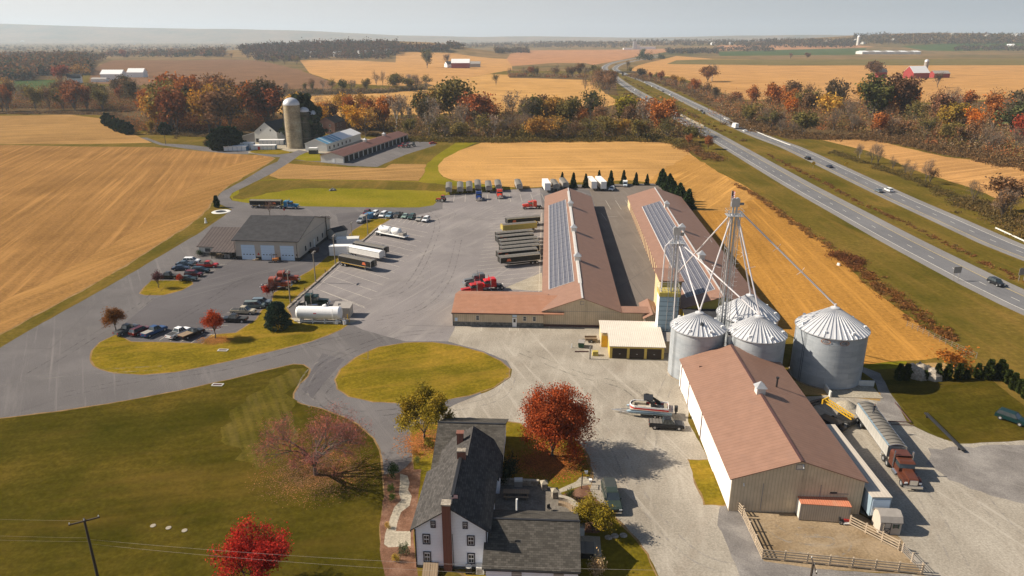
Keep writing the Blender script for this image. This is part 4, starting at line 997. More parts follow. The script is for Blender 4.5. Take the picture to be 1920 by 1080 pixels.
# ---------------------------------------------------------------- grain bins, dryer tower, legs and spouts
def grain_bin(label, c, r, ze, zp, n=36, emblem=None, hatch=None):
    t = thing('grain_bin', label, 'grain bin', c, 0, 'corrugated steel grain bins')
    MB().lathe([(r, 0.0), (r, ze)], n=64).build('wall', M['bin'], t, smooth=True)
    MB().lathe([(r + 0.18, 0.0), (r + 0.18, 0.22), (r, 0.22)], n=48).build('footing', M['pale_stone'], t)
    rb = MB()
    rr = r + 0.22
    vs = []; fs = []
    rc = 0.7
    for i in range(n):
        for d, up in ((0.0, 0.17), (0.09, 0.17), (0.12, 0.0), (0.88, 0.0), (0.91, 0.17)):
            a = 2 * PI * (i + d) / n
            for rad, z in ((rr, ze - 0.08), (rc, zp)):
                vs.append((rad * math.cos(a), rad * math.sin(a), z + up))
    m = len(vs)
    for i in range(0, m, 2):
        fs.append((i, (i + 2) % m, (i + 3) % m, i + 1))
    rb.add(vs, fs).build('roof', M['galv'], t)
    MB().lathe([(rr - .02, ze - .12), (rr + .04, ze - .1), (rr + .04, ze), (rr - .05, ze + .04)], n=64).build('eave_ring', M['steel'], t)
    cp = MB().lathe([(rc + .12, zp - .05), (rc + .12, zp + .2), (0.25, zp + .42), (0, zp + .42)], n=20).build('peak_cap', M['galv'], t)
    MB().tube((0, 0, zp + .4), (0, 0, zp + .9), 0.2, n=10).build('fill_spout', M['pale_pipe'], t)
    s = (zp - ze) / (rr - rc)
    for k in range(7):
        a = 2 * PI * k / 7 + 0.5
        rad = r * 0.88
        z = ze + s * (rr - rad)
        x, y = rad * math.cos(a), rad * math.sin(a)
        MB().box(x - .22, y - .22, z - .1, x + .22, y + .22, z + .38).build('roof_vent', M['white'], t)
    if hatch:
        a, fr = hatch; rad = r * fr; z = ze + s * (rr - rad)
        MB().tube((rad * math.cos(a), rad * math.sin(a), z - .1), (rad * math.cos(a) * 1.05, rad * math.sin(a) * 1.05, z + .35), 0.33, n=14).build('hatch', M['glass'], t)
    # side ladder
    a = PI * 1.13
    for da in (-0.03, 0.03):
        x, y = (r + .15) * math.cos(a + da), (r + .15) * math.sin(a + da)
        MB().tube((x, y, 0), (x, y, ze), 0.03, n=5).build('ladder_rail', M['dark'], t)
    if emblem:
        for a0, ch in emblem:
            a = a0
            nx, ny = math.cos(a), math.sin(a); tx, ty = -ny, nx
            ring = MB()
            for k in range(24):
                p0, p1 = 2 * PI * k / 24, 2 * PI * (k + 1) / 24
                q = []
                for p, sc in ((p0, 1), (p1, 1), (p1, .80), (p0, .80)):
                    u, w = math.cos(p) * .85 * sc, math.sin(p) * .48 * sc
                    q.append((nx * (r + .07) + tx * u, ny * (r + .07) + ty * u, ze - .75 + w))
                ring.add(q, [(0, 1, 2, 3)])
            em = ring.build('emblem_ring', M['brown_roof_y'], t)
            cu = bpy.data.curves.new('lettering', 'FONT'); cu.body = 'GSI'; cu.size = 0.62; cu.align_x = 'CENTER'; cu.align_y = 'CENTER'; cu.extrude = 0.01
            tmp = bpy.data.objects.new('tmp', cu); C.objects.link(tmp)
            dg = bpy.context.evaluated_depsgraph_get()
            me = bpy.data.meshes.new_from_object(tmp.evaluated_get(dg)); bpy.data.objects.remove(tmp)
            me.materials.clear(); me.materials.append(M['brown_trim'])
            lo = bpy.data.objects.new('lettering', me); C.objects.link(lo); lo.parent = em
            lo.matrix_local = Matrix(((tx, 0, nx, nx * (r + .09)), (ty, 0, ny, ny * (r + .09)), (0, 1, 0, ze - .75), (0, 0, 0, 1)))
    return t
grain_bin('largest grain bin, standing alone right of the others with its emblem under the eave', (60.9, 125.2), 6.4, 10.3, 14.0, 40, emblem=[(-PI / 2 - 0.55, 1), (-PI / 2 - 0.05, 1)])
grain_bin('grain bin nearest the pale roofed garage, with round hatch in its roof', (35.7, 126.2), 5.05, 9.9, 12.6, 34, hatch=(-PI / 2 - .05, 0.55))
grain_bin('middle grain bin behind the ridge of the brown barn', (46.2, 123.6), 5.15, 9.8, 12.9, 36)
grain_bin('wide squat grain bin at the back, below the tallest leg tower', (48.2, 135.4), 6.0, 8.9, 12.8, 36)
def spout(mb, a, b, r=0.16): mb.tube(a, b, r, n=8)
def leg_tower(name, label, x, y, h, head, group='grain leg towers with spouts'):
    t = thing(name, label, 'grain elevator', (x, y), R(-4), group)
    for dx in (-0.32, 0.32):
        MB().box(dx - .16, -.2, 0, dx + .16, .2, h - 1.2).build('leg_casing', M['steel'], t)
    hb = MB().box(-.75, -.35, h - 1.4, .75, .35, h - .1).tube((-.35, -.36, h - .1), (-.35, .36, h - .1), .42).tube((.35, -.36, h - .1), (.35, .36, h - .1), .42)
    hb.build('leg_head', M['steel'], t)
    # square lattice with platform
    fr = MB(); s = 0.95; n = int(h / 2.4)
    for k in range(n):
        z = k * 2.4; z1 = min(h - 3, z + 2.4)
        c = [(-s, -s), (s, -s), (s, s), (-s, s)]
        for i in range(4):
            p, q = c[i], c[(i + 1) % 4]
            fr.tube((*p, z), (*p, z1), .07, n=4, cap=False); fr.tube((*p, z), (*q, z), .04, n=4, cap=False); fr.tube((*p, z), (*q, z1), .03, n=4, cap=False)
    fr.build('lattice', M['steel'], t)
    pl = MB().box(-1.5, -1.3, h - 3.1, 1.5, 1.3, h - 3.0).build('platform', M['steel'], t)
    rl = MB()
    for z in (h - 2.5, h - 2.0):
        for p, q in (((-1.5, -1.3), (1.5, -1.3)), ((1.5, -1.3), (1.5, 1.3)), ((1.5, 1.3), (-1.5, 1.3)), ((-1.5, 1.3), (-1.5, -1.3))): rl.tube((*p, z), (*q, z), .03, n=4)
    rl.build('handrail', M['steel'], pl)
    cg = MB()
    for k in range(int((h - 3) / 0.9)):
        z = 2.5 + k * .9
        for i in range(8):
            a0, a1 = PI * i / 8 - PI, PI * (i + 1) / 8 - PI
            if z < h - 3: cg.tube((1.25 + .35 * math.cos(a0), -.95 + .35 * math.sin(a0), z), (1.25 + .35 * math.cos(a1), -.95 + .35 * math.sin(a1), z), .018, n=3, cap=False)
    cg.build('ladder_cage', M['pale_pipe'], t)
    return t
LX, LY, LH = 41.9, 131.0, 33.6
t1 = leg_tower('elevator_leg', 'tallest leg tower with a flag on top and spouts fanning to the bins', LX, LY, LH, 0)
KX, KY, KH = 33.9, 141.6, 25.3
t2 = leg_tower('elevator_leg', 'shorter leg tower rising from the blue grey dryer', KX, KY, KH, 0)
def spouts(t, ox, oy, lst):
    for (a, b, rings) in lst:
        A = Vector((a[0] - ox, a[1] - oy, a[2])); B = Vector((b[0] - ox, b[1] - oy, b[2]))
        m = Matrix.Rotation(-t.rotation_euler.z, 3, 'Z'); A = m @ A; B = m @ B
        p = MB().tube(A, B, .15, n=8).build('spout', M['pale_pipe'], t)
        if rings:
            st = MB(); d = (B - A).normalized(); n1 = d.orthogonal().normalized(); n2 = d.cross(n1)
            for fr in rings:
                c = A.lerp(B, fr)
                for k in range(3):
                    e = c + (n1 * math.cos(k * 2.1) + n2 * math.sin(k * 2.1)) * 1.1
                    st.tube(c, e, .035, n=4)
            st.build('spout_truss', M['pale_pipe'], p)
spouts(t1, LX, LY, [((LX - .3, LY, 31.2), (35.8, 126.3, 13.2), (.55,)), ((LX + .5, LY, 31.0), (46.2, 123.7, 13.6), (.55,)), ((LX + .4, LY + .3, 31.0), (48.2, 135.3, 13.4), (.5,)), ((LX + .8, LY, 31.5), (60.8, 125.3, 14.7), (.4, .65)), ((LX - .8, LY, 30.6), (37.2, 152.0, 12.2), (.35, .6))])
spouts(t2, KX, KY, [((KX + .3, KY, 22.6), (35.7, 126.4, 13.2), ()), ((KX + .6, KY, 22.4), (46.0, 123.8, 13.4), ()), ((KX - .7, KY, 23.0), (KX - 2.2, KY - .2, 21.5), ()), ((KX - 2.2, KY - .2, 21.5), (KX - 2.4, KY - .2, 11.4), ()), ((KX + .3, KY - .9, 22.5), (KX + .5, KY - 1.3, .3), ())])
for nm, (x, y, z) in (('motor', (0.9, 0.2, LH - .9)),): MB().tube((x, y, z), (x + .7, y, z), .25, n=10).build(nm, M['weather'], t1)
MB().box(.75, -.1, KH - 1.6, 1.5, .5, KH - 1.0).build('motor', M['weather'], t2)
def flag(label, x, y, z, pole, w, h, az, grp='stars and stripes flags'):
    t = thing('flag', label, 'flag', (x, y), az, grp, z=z)
    MB().tube((0, 0, 0), (0, 0, pole), .04, n=6).build('flagpole', M['steel'], t)
    a, b, c = MB(), MB(), MB()
    for k in range(13):
        z0 = pole - .1 - (k + 1) * h / 13
        mb = (a if k % 2 == 0 else b)
        for i in range(8):
            x0, x1 = .05 + w * i / 8, .05 + w * (i + 1) / 8
            f = lambda q: math.sin(q * 5) * .10
            if k < 7 and i < 3: mb2 = c
            else: mb2 = mb
            mb2.add([(x0, f(x0), z0), (x1, f(x1), z0), (x1, f(x1), z0 + h / 13), (x0, f(x0), z0 + h / 13)], [(0, 1, 2, 3)])
    cl = a.build('red_stripe', M['red'], t); b.build('white_stripe', M['white'], cl); c.build('canton', M['navy'], cl)
flag('limp flag on the head of the tallest leg tower', LX - .9, LY, LH - 2.9, 4.6, .55, 2.0, R(-20))
flag('small flag above the farmhouse roof by the front chimney', -7.3, 72.2, 8.9, 1.4, .75, .5, R(20))
t = thing('grain_dryer', 'tall blue grey panelled grain dryer with railed top under the shorter leg', 'grain dryer', (31.2, 141.0), R(-4))
MB().box(0, 0, 1.2, 4.1, 3.4, 10.6).build('body', M['blue_grey_panel'], t)
MB().box(-.06, 0, 1.2, -.004, 3.4, 10.6).build('side_panel', M['white'], t)
MB().box(-.15, -.15, 10.62, 4.25, 3.55, 11.5).build('top_deck', M['gold_wall'], t)
r_ = MB()
for p, q in (((-.15, -.15), (4.25, -.15)), ((4.25, -.15), (4.25, 3.55)), ((4.25, 3.55), (-.15, 3.55)), ((-.15, 3.55), (-.15, -.15))):
    for z in (12.0, 12.5): r_.tube((*p, z), (*q, z), .035, n=4)
    r_.tube((*p, 11.5), (*p, 12.5), .035, n=4)
r_.build('handrail', M['off_white'], t)
for x in (0.1, 3.8):
    for y in (.1, 3.1): MB().box(x, y, 0, x + .2, y + .2, 1.2).build('leg', M['steel'], t)
MB().tube((0, 1, 1.4), (3.8, -3.0, .6), .12).build('auger_tube', M['off_white'], t)
t = thing('control_shed', 'tan control shed between the dryer and the nearest bin', 'shed', (31.4, 135.6), R(-4))
MB().box(0, 0, 0, 3.2, 4.6, 2.6).build('wall', M['tan_wall'], t); MB().box(-.15, -.15, 2.605, 3.35, 4.75, 2.75).build('roof', M['weather'], t)
t = thing('ladder_tower', 'pale square duct rising between the two nearest bins', 'duct', (40.6, 122.6), R(-4))
MB().box(0, 0, 0, 1.0, 1.0, 9.6).build('duct', M['off_white'], t); MB().box(-.1, -.1, 9.61, 1.1, 1.1, 9.9).build('duct_cap', M['dark'], t)

# ---------------------------------------------------------------- the dairy farm beyond
t = thing('machinery_shed', 'long brown roofed shed with a row of dark bays on the dairy farm', 'shed', G(602, 305), azim((602, 305), (741, 262)))
def mshed():
    L = (Vector(G(762, 262)) - Vector(G(644, 305))).length
    W = 13.0
    t.rotation_euler.z = azim((644, 305), (762, 263))
    t.location = V3(G(602, 304))
    gable(t, L, W, 3.6, 5.4, M['off_white'], M['tan_red_roof'], .5, .5)
    n = 15
    for i in range(n):
        x = 1.2 + i * (L - 2) / n
        MB().box(x, -W - .06, .05, x + (L - 2) / n * .78, -W - .004, 3.1).build('bay_door', M['brown_door'], t)
    for u in (L * .45, L * .75): cupola(t, u, -W / 2, 5.5, 1.6)
    MB().box(-.06, -W * .62, .05, -.004, -W * .52, 2.1).build('door', M['white'], t)
mshed()
def milk():
    t = thing('freestall_barn', 'white roofed dairy barn with blue striped front half', 'barn', G(573, 283), azim((614, 284), (677, 262)))
    L = (Vector(G(678, 262)) - Vector(G(614, 284))).length; W = 13.5
    wl_, rf = gable(t, L, W, 4.2, 7.0, M['off_white'], M['white'], .4, .3)
    Lb = L * .42; W2 = W / 2
    for (y0, y1, z0, z1) in ((.35, -W2, 4.07, 7.0), (-W - .35, -W2, 4.07, 7.0)):
        s = (z1 - z0) / abs(y1 - y0)
        MB().profx([(y0, z0 + .18), (y0, z0 + .2), (y1, z1 + .2), (y1, z1 + .18)], -.3, Lb).build('blue_roofing', M['sheet_blue'], t)
        for x in (4.0, 13.0, 17.5): MB().profx([(y0, z0 + .205), (y0, z0 + .22), (y1, z1 + .22), (y1, z1 + .205)], x, x + .9).build('white_roof_strip', M['white'], t)
    for i in range(6): MB().box(3 + i * 6, -W - .06, 1.0, 4.6 + i * 6, -W - .004, 2.6).build('window', M['glass'] if i % 2 else M['brown_door'], t)
milk()
def white_barn():
    t = thing('bank_barn', 'old cream bank barn with steep gable behind the white calf hutches', 'barn', G(479, 267), R(78))
    L, W = 26, 15.5
    gable(t, L, W, 6.8, 12.6, M['off_white'], M['shingle_grey'], .3, .3)
    for y in (-4.6, -11.2): MB().box(-.06, y - .35, 7.2, -.004, y + .35, 8.3).build('window', M['dark'], t)
    MB().box(-.06, -.9, .1, -.004, -3.0 + .2, 2.4).build('doorway', M['dark'], t) if False else MB().box(-.06, -2.6, .1, -.004, -.6, 2.5).build('doorway', M['dark'], t)
    MB().profx([(0.02, 0), (0.02, 6.0), (13.5, 2.4), (13.5, 0)][::-1], 0.5, 14).build('lean_to_wall', M['weather'], t)
    MB().profx([(0.02, 6.05), (0.02, 6.2), (13.9, 2.45), (13.9, 2.3)][::-1], 0, 14.6).build('lean_to_roof', M['white'], t)
    t2 = thing('wing_barn', 'pale barn wing hidden partly by the tall silo', 'barn', G(522, 264), R(78))
    gable(t2, 14, 9, 5.0, 7.6, M['off_white'], M['weather'], .3, .3)
white_barn()
def silo(label, p, r, h, dome=True, mat='silo'):
    t = thing('silo', label, 'silo', p, 0, 'tall silos of the dairy farm')
    s = MB().lathe([(r, 0), (r, h)], n=40).build('staves', M[mat], t, smooth=True)
    d = MB().lathe([(r + .12, h - .15)] + [((r + .12) * math.cos(a), h + (r * .85) * math.sin(a)) for a in [i * PI / 20 for i in range(0, 11)]], n=40).build('dome', M['galv'], t, smooth=True)
    for k in range(int(h / 1.6)): 
        if k % 3 == 0: MB().lathe([(r + .03, k * 1.6 + .5), (r + .05, k * 1.6 + .54), (r + .03, k * 1.6 + .58)], n=32).build('hoop', M['weather'], t)
    MB().box(-r - .55, -.5, 0.5, -r + .05, .5, h - .3).build('chute', M['weather'], t)
sp = G(550, 279)
silo('tallest domed concrete silo streaked with brown stains', (sp[0], sp[1] + 4.5), 4.7, 25.2)
silo('shadowed silo just behind and right of the tallest one', (sp[0] + 6.2, sp[1] + 7.5), 3.0, 21.0, mat='silo_shade_tinted')
silo('darkest slim silo at the right of the three', (sp[0] + 9.6, sp[1] + 12.5), 2.6, 19.0, mat='silo_shade_tinted')
def hutches(p, n, w, d, h, az, label):
    t = thing('calf_hutch_row', label, 'calf hutches', p, az, 'rows of white calf hutches')
    for i in range(n):
        s = MB().box(i * w, 0, .05, i * w + w - .22, d, h - .3).build('hutch', M['white'], t)
        MB().box(i * w + w - .2, .15, .05, i * w + w - .03, d, h - .5).build('gap_panel', M['blue'], s)
    MB().box(-.1, -.15, h - .28, n * w, d + .1, h).build('roof', M['white'], t)
hutches(G(420, 283), 5, 2.6, 4.5, 2.7, R(2), 'nearest calf hutch row, beside the dark cedar clump')
hutches(G(429, 279), 5, 2.9, 5, 3.2, R(8), 'calf hutch row half hidden behind the nearest one')
hutches(G(471, 281), 6, 2.35, 4.5, 2.6, R(4), 'calf hutch row with a red door on the grass edge')
hutches(G(486, 272), 6, 2.5, 4.5, 3.0, R(4), 'calf hutch row under the gable of the cream barn')
o = MB().box(0, 0, 0, 1.3, .1, 1.7); o = o.build('red_hutch_door', M['red']); o.location = V3(G(484, 281)) + Vector((0, -.3, .1)); tag(o, 'red panel leaning on the white hutches', 'panel')
t = thing('milk_tank_shed', 'tiny white roofed shed between the silo and brown shed', 'shed', G(579, 289), R(0))
MB().box(0, 0, 0, 4.6, 3.5, 2.2).build('wall', M['dark'], t); MB().box(-.1, -.1, 2.2, 4.7, 3.6, 3.4).build('roof', M['white'], t)
def brick_house():
    t = thing('brick_house', 'red brick farmhouse with dark roof among yellow trees', 'house', G(597, 250), R(75))
    L, W = 16, 13
    gable(t, L, W, 7.4, 11.0, M['brick'], M['shingle'], .4, .4)
    for y in (-3.2, -9.4):
        for z in (1.2, 4.6): opening(t, 'window', 'f', y, z, 1.2, 1.8, L, W, M['off_white'], M['glass'], .08)
    for x in (4, 9):
        for z in (1.2, 4.6): opening(t, 'window', 'r', x, z, 1.2, 1.8, L, W, M['off_white'], M['glass'], .08)
    t = thing('white_cottage', 'low white cottage with grey roof in front of the brick house', 'house', G(626, 258), R(80))
    gable(t, 8, 9, 3, 4.6, M['off_white'], M['shingle_grey'], .4, .4)
brick_house()
# distant farmsteads
def far_house(name, label, cat, px, py, w, d, h, rh, wall, roof, az=0, grp=None, extra=None):
    t = thing(name, label, cat, G(px, py), R(az), grp)
    gable(t, w, d, h, rh, M[wall], M[roof], .5, .5, .25)
    return t
far_house('barn', 'bright red barn with white metal roof, in the golden field right of the highway', 'barn', 1692, 146, 30, 24, 9, 19, 'red_barn', 'white', 12)
far_house('barn', 'small red shed with weathered grey roof, right of the far silo', 'shed', 1741, 145, 26, 16, 7, 11, 'red_barn', 'weather', 0)
far_house('house', 'red and white house beside the round brown tree in the right field', 'house', 1640, 145, 14, 12, 9, 14, 'red_barn', 'weather', 0)
t = thing('silo', 'dark slim silo behind the bright red barn', 'silo', G(1733, 142), 0)
MB().lathe([(3.6, 0), (3.6, 24)], n=24).build('staves', M['weather'], t, smooth=True); MB().lathe([(3.7, 24), (3, 26.5), (0, 28)], n=24).build('dome', M['galv'], t, smooth=True)
far_house('barn', 'white metal barn with dark wall base, left of its twin on the brown hill', 'barn', 201, 149, 33, 18, 9, 15, 'white', 'white', 0)
far_house('barn', 'white barn nearest the brown hilltop, right of its twin', 'barn', 248, 144, 27, 16, 8, 14, 'white', 'white', 0)
far_house('shed', 'low white shed in front of the twin white barns', 'shed', 178, 153, 22, 10, 4, 6, 'white', 'weather', 0)
far_house('house', 'white cottage with grey roof by the red tree on the left', 'house', 130, 155, 18, 14, 7, 12, 'white', 'shingle_grey', 20)
far_house('barn', 'dark red barn with white roof on the middle skyline fields', 'barn', 848, 127, 40, 26, 11, 19, 'red_barn', 'white', 0)
far_house('house', 'tiny white house left of the dark red barn', 'house', 833, 126, 20, 16, 7, 13, 'white', 'shingle_grey', 30)
far_house('shed', 'grey sheds right of the dark red barn', 'shed', 875, 125, 32, 20, 7, 12, 'weather', 'weather', 0)
for i, (px, py) in enumerate(((668, 104), (681, 104), (696, 103), (719, 101), (568, 104), (580, 106), (623, 106), (632, 70 + 36))):
    far_house('house', ['first', 'second', 'third', 'fourth', 'fifth', 'sixth', 'seventh', 'eighth'][[4, 5, 6, 7, 0, 1, 2, 3][i]] + ' white house from the left below the wooded knoll', 'house', px, py, 20, 18, 9, 16, 'white', 'weather', 60, 'white houses below the wooded knoll')
for i in range(9):
    far_house('long_barn', ['nearest', 'second', 'third', 'fourth', 'fifth', 'sixth', 'seventh', 'eighth', 'last'][i] + ' of the pale poultry houses from the left, far beyond the red barn', 'barn', 1604 + i * 12, 101, 26 if i else 60, 60, 9, 13, 'off_white', 'weather' if i % 2 else 'white', 0, 'pale poultry houses in a row')
t = thing('feed_mill', 'pale grey feed mill with towers at the highway skyline', 'feed mill', G(1187, 93), 0)
MB().box(0, 0, 0, 18, 18, 42).build('tower', M['steel'], t); MB().box(20, 0, 0, 34, 18, 26).build('tower', M['off_white'], t); MB().box(36, 0, 0, 120, 40, 14).build('shed', M['white'], t); MB().box(-50, 0, 0, -4, 30, 8).build('shed', M['white'], t)
for i, (px, py, s, c) in enumerate(((1248, 82, 20, 'white'), (1332, 84, 24, 'white'), (1366, 83, 22, 'off_white'), (1600, 78, 24, 'white'), (1612, 83, 26, 'off_white'), (1670, 77, 26, 'off_white'), (1740, 75, 26, 'white'), (1785, 66, 40, 'off_white'), (1850, 68, 30, 'off_white'), (1905, 68, 40, 'white'), (250, 84, 20, 'off_white'), (38, 78, 60, 'white'), (415, 82, 26, 'white'), (1900, 88, 30, 'white'), (1555, 80, 20, 'white'), (1068, 79, 18, 'white'))):
    far_house('distant_house', ['faint', 'small', 'tiny', 'pale', 'lone', 'low', 'far', 'hazy', 'wide', 'bright', 'dim', 'blurred', 'little', 'slight', 'plain', 'thin'][i] + ' ' + ['white', 'cream'][c == 'off_white'] + ' building in the far haze, ' + ['left of the feed mill', 'above the golden skyline', 'right of the highway bend', 'left of the leaning silo', 'beside the leaning silo', 'above the poultry houses', 'right of the poultry houses', 'on the right skyline', 'high on the wooded hill', 'at the edge of the wooded hill', 'over the left woods', 'under the blue ridge', 'right of the blue ridge', 'behind the green hill', 'over the green field', 'left of the highway far end'][i], 'building', px, py, s, s * .7, 8, 13, c, 'white' if i % 2 else 'weather', 10 * i, 'pale buildings in the far haze')
t = thing('silo', 'leaning looking pale silo among far roofs above the green field', 'silo', G(1608, 85), 0)
MB().lathe([(7, 0), (7, 40)], n=16).build('staves', M['off_white'], t); MB().lathe([(7.2, 40), (5, 45), (0, 47)], n=16).build('dome', M['white'], t)
# ---------------------------------------------------------------- vehicles
def paint(name, rough, metal=0.0):
    m = NT(name); oi = m.n('ShaderNodeObjectInfo')
    n = m.noise(2.0, 3)
    m.col(m.mix(1.0, oi.outputs['Color'], m.ramp(n, [(0.3, (.9,) * 3), (0.7, (1.08,) * 3)]), 'MULTIPLY'))
    m.b.inputs['Coat Weight'].default_value = 0.12
    return m.rough(rough, metal, .3)
M['paint'] = paint('vehicle_paint', 0.30)
M['flat_paint'] = paint('faded_vehicle_paint', 0.6)
M['tyre'] = plain('black_rubber', (0.022, 0.022, 0.023), 0.9)
M['rim'] = plain('alloy_rim', (0.50, 0.50, 0.51), 0.3, 0.5)
M['chrome'] = plain('chrome', (0.70, 0.70, 0.70), 0.15, 0.9, 0.03)
M['lamp'] = plain('headlamp_lens', (0.75, 0.76, 0.76), 0.15)
M['taillamp'] = plain('red_lamp_lens', (0.45, 0.01, 0.01), 0.2)
M['bedliner'] = plain('black_bed_liner', (0.03, 0.03, 0.032), 0.8)
M['tarp_top'] = ribbed('grey_roll_tarp', (0.17, 0.155, 0.135), 1.2, 'X', 0.25, 0.7)
M['black_side'] = ribbed('black_trailer_side', (0.028, 0.026, 0.022), 0.6, 'X', 0.3, 0.25, 0.0)
M['silver_side'] = ribbed('dull_aluminium_side', (0.50, 0.475, 0.43), 0.9, 'X', 0.2, 0.4, 0.2)
M['white_side'] = ribbed('white_trailer_side', (0.72, 0.70, 0.66), 0.6, 'X', 0.15, 0.4)
WHEEL = {}
def wheel(t, x, y, r, w, rim=True):
    k = (round(r, 2), round(w, 2))
    if k not in WHEEL:
        ty = MB().lathe([(r * .55, -w / 2), (r * .93, -w / 2), (r, -w * .35), (r, w * .35), (r * .93, w / 2), (r * .55, w / 2)], n=20, axis='y')
        o = ty.build('wheel', M['tyre'], t)
        rm = MB().lathe([(0, -w * .42), (r * .57, -w * .42), (r * .57, w * .42), (0, w * .42)], n=14, axis='y').build('rim', M['rim'], o)
        WHEEL[k] = (o, rm)
    else:
        o0, r0 = WHEEL[k]
        o = o0.copy(); C.objects.link(o); o.parent = t
        rr = r0.copy(); C.objects.link(rr); rr.parent = o
    o.location = (x, y, r)
    return o
PROTO = {}
def car_proto(kind):
    if kind in PROTO: return None
    W = 1.86
    P = dict(
        sedan=(4.75, [(-2.37, .35), (-2.37, .80), (-2.25, .92), (-1.5, .98), (1.0, .95), (2.0, .82), (2.32, .68), (2.37, .35)], (-1.75, 1.05, .92), (-1.0, .35, 1.43), .33),
        suv=(4.75, [(-2.37, .40), (-2.37, 1.0), (-2.3, 1.08), (1.0, 1.08), (2.05, 1.0), (2.32, .85), (2.37, .40)], (-2.3, 1.15, 1.05), (-1.95, .45, 1.72), .37),
        van=(5.05, [(-2.5, .38), (-2.5, 1.1), (1.4, 1.08), (2.3, .92), (2.5, .7), (2.5, .38)], (-2.45, 1.7, 1.05), (-2.2, .8, 1.78), .36),
        pickup=(5.85, [(-2.92, .50), (-2.92, 1.12), (.95, 1.14), (1.1, 1.12), (2.6, 1.05), (2.88, .92), (2.92, .45)], (-.75, 1.35, 1.1), (-.45, .75, 1.88), .41),
        regcab=(5.5, [(-2.75, .48), (-2.75, 1.05), (.85, 1.07), (1.0, 1.05), (2.4, 1.0), (2.72, .85), (2.75, .45)], (-.25, 1.25, 1.04), (.0, .7, 1.72), .39))[kind]
    L, prof, c0, c1, wr = P
    t = bpy.data.objects.new('car_' + kind, None); C.objects.link(t)
    b = MB()
    h = W / 2
    # rounded shoulders: three layers across the width
    b.prof(prof, -h + .10, h - .10)
    pr2 = [(x * .992, z if z < .5 else z - .06) for x, z in prof]
    b.prof(pr2, -h, -h + .10).prof(pr2, h - .10, h)
    b.frus((c1[0] - .04, -h + .24, c1[1] + .02, h - .24), (c1[0] + .12, -h + .32, c1[1] - .12, h - .32), c1[2] - .03, c1[2] + .04)
    # pillars
    for y in (-1, 1):
        for fx in (0.0, .36, .68, 1.0):
            xa = c0[0] + (c0[1] - c0[0]) * fx; xb = c1[0] + (c1[1] - c1[0]) * fx
            b.tube((xa, y * (h - .07), c0[2] - .02), (xb, y * (h - .25), c1[2]), .035, n=4)
    body = b.build('body', M['paint'], t)
    MB().frus((c0[0], -h + .08, c0[1], h - .08), (c1[0], -h + .26, c1[1], h - .26), c0[2], c1[2] - .02).build('window', M['auto_glass'], t)
    ax = L / 2 - .92
    for x in (-ax, ax):
        for y in (-h + .10, h - .10): wheel(t, x, y, wr, .24)
    zf = prof[-2][1] - .08
    for y in (-.68, .68):
        MB().box(L / 2 - .08, y - .17, zf - .12, L / 2 + .012, y + .17, zf + .05).build('headlight', M['lamp'], t)
        MB().box(-L / 2 - .012, y - .12, .72, -L / 2 + .05, y + .12, .95).build('taillight', M['taillamp'], t)
    MB().box(L / 2 - .02, -h + .12, .38, L / 2 + .07, h - .12, .55).build('bumper', M['chrome'] if kind in ('pickup', 'regcab') else M['dark'], t)
    MB().box(L / 2 - .05, -.42, zf - .18, L / 2 + .02, .42, zf + .02).build('grille', M['dark'], t)
    if kind in ('pickup', 'regcab'):
        z = prof[1][1]
        MB().box(-L / 2 + .1, -h + .14, z - .45, c0[0] - .06, h - .14, z + .012).build('bed', M['bedliner'], t)
    for y in (-1, 1): MB().box(c0[1] - .35, y * (h + .02) - .08, c0[2], c0[1] - .2, y * (h + .02) + .08, c0[2] + .16).build('mirror', M['dark'], t)
    PROTO[kind] = t
USED = set()
def car(kind, label, p, az, col, name=None, cat=None, group=None):
    car_proto(kind)
    t = PROTO[kind] if kind not in USED else copy_tree(PROTO[kind])
    USED.add(kind)
    t.name = name or {'sedan': 'parked_sedan', 'suv': 'parked_suv', 'van': 'parked_minivan', 'pickup': 'pickup_truck', 'regcab': 'pickup_truck'}[kind]
    tag(t, label, cat or {'sedan': 'car', 'suv': 'suv', 'van': 'minivan'}.get(kind, 'pickup truck'))
    if group: t['group'] = group
    elif 'group' in t: del t['group']
    t.location = V3(G(*p)) + Vector((0, 0, .01)); t.rotation_euler = (0, 0, R(az))
    for ch in t.children:
        if ch.name.startswith('body'): set_color(ch, col)
    return t
def part_of(t, name):
    return [c for c in t.children if c.name.split('.')[0] == name]
WH, SI, BK, RD, BL, GN, MR, TN, GY = (.78, .78, .78), (.34, .35, .37), (.018, .019, .022), (.42, .015, .012), (.02, .06, .16), (.02, .06, .045), (.12, .012, .016), (.42, .36, .26), (.12, .14, .16)
L1 = 'cars in the workshop car park'
car('suv', 'white suv at the top of the workshop car park', (360, 493), 2, WH, group=L1)
car('sedan', 'slate blue sedan just below the white suv', (347, 498), 2, (.06, .09, .12), group=L1)
car('sedan', 'navy hatchback at the left end, below the slate sedan', (340, 506), 8, (.02, .035, .07), group=L1)
car('pickup', 'bright red pickup facing right near the annex porch', (390, 501), 2, RD, group=L1)
car('suv', 'dark teal suv below the bright red pickup', (377, 511), 0, (.012, .035, .05), group=L1)
car('suv', 'maroon suv in the middle of the workshop car park', (364, 518), -3, MR, group=L1)
car('sedan', 'dark green sedan at the front of the car cluster by the grass island', (353, 526), -2, (.03, .045, .045), group=L1)
car('pickup', 'black pickup beside the purple leaved little tree', (317, 522), 178, BK, group=L1)
L2 = 'vehicles along the near edge of the car park'
car('pickup', 'grey pickup with open bed at the left end of the near row', (239, 623), 66, (.13, .13, .135), group=L2)
car('suv', 'dark red suv between the grey and blue pickups', (264, 625), 66, MR, group=L2)
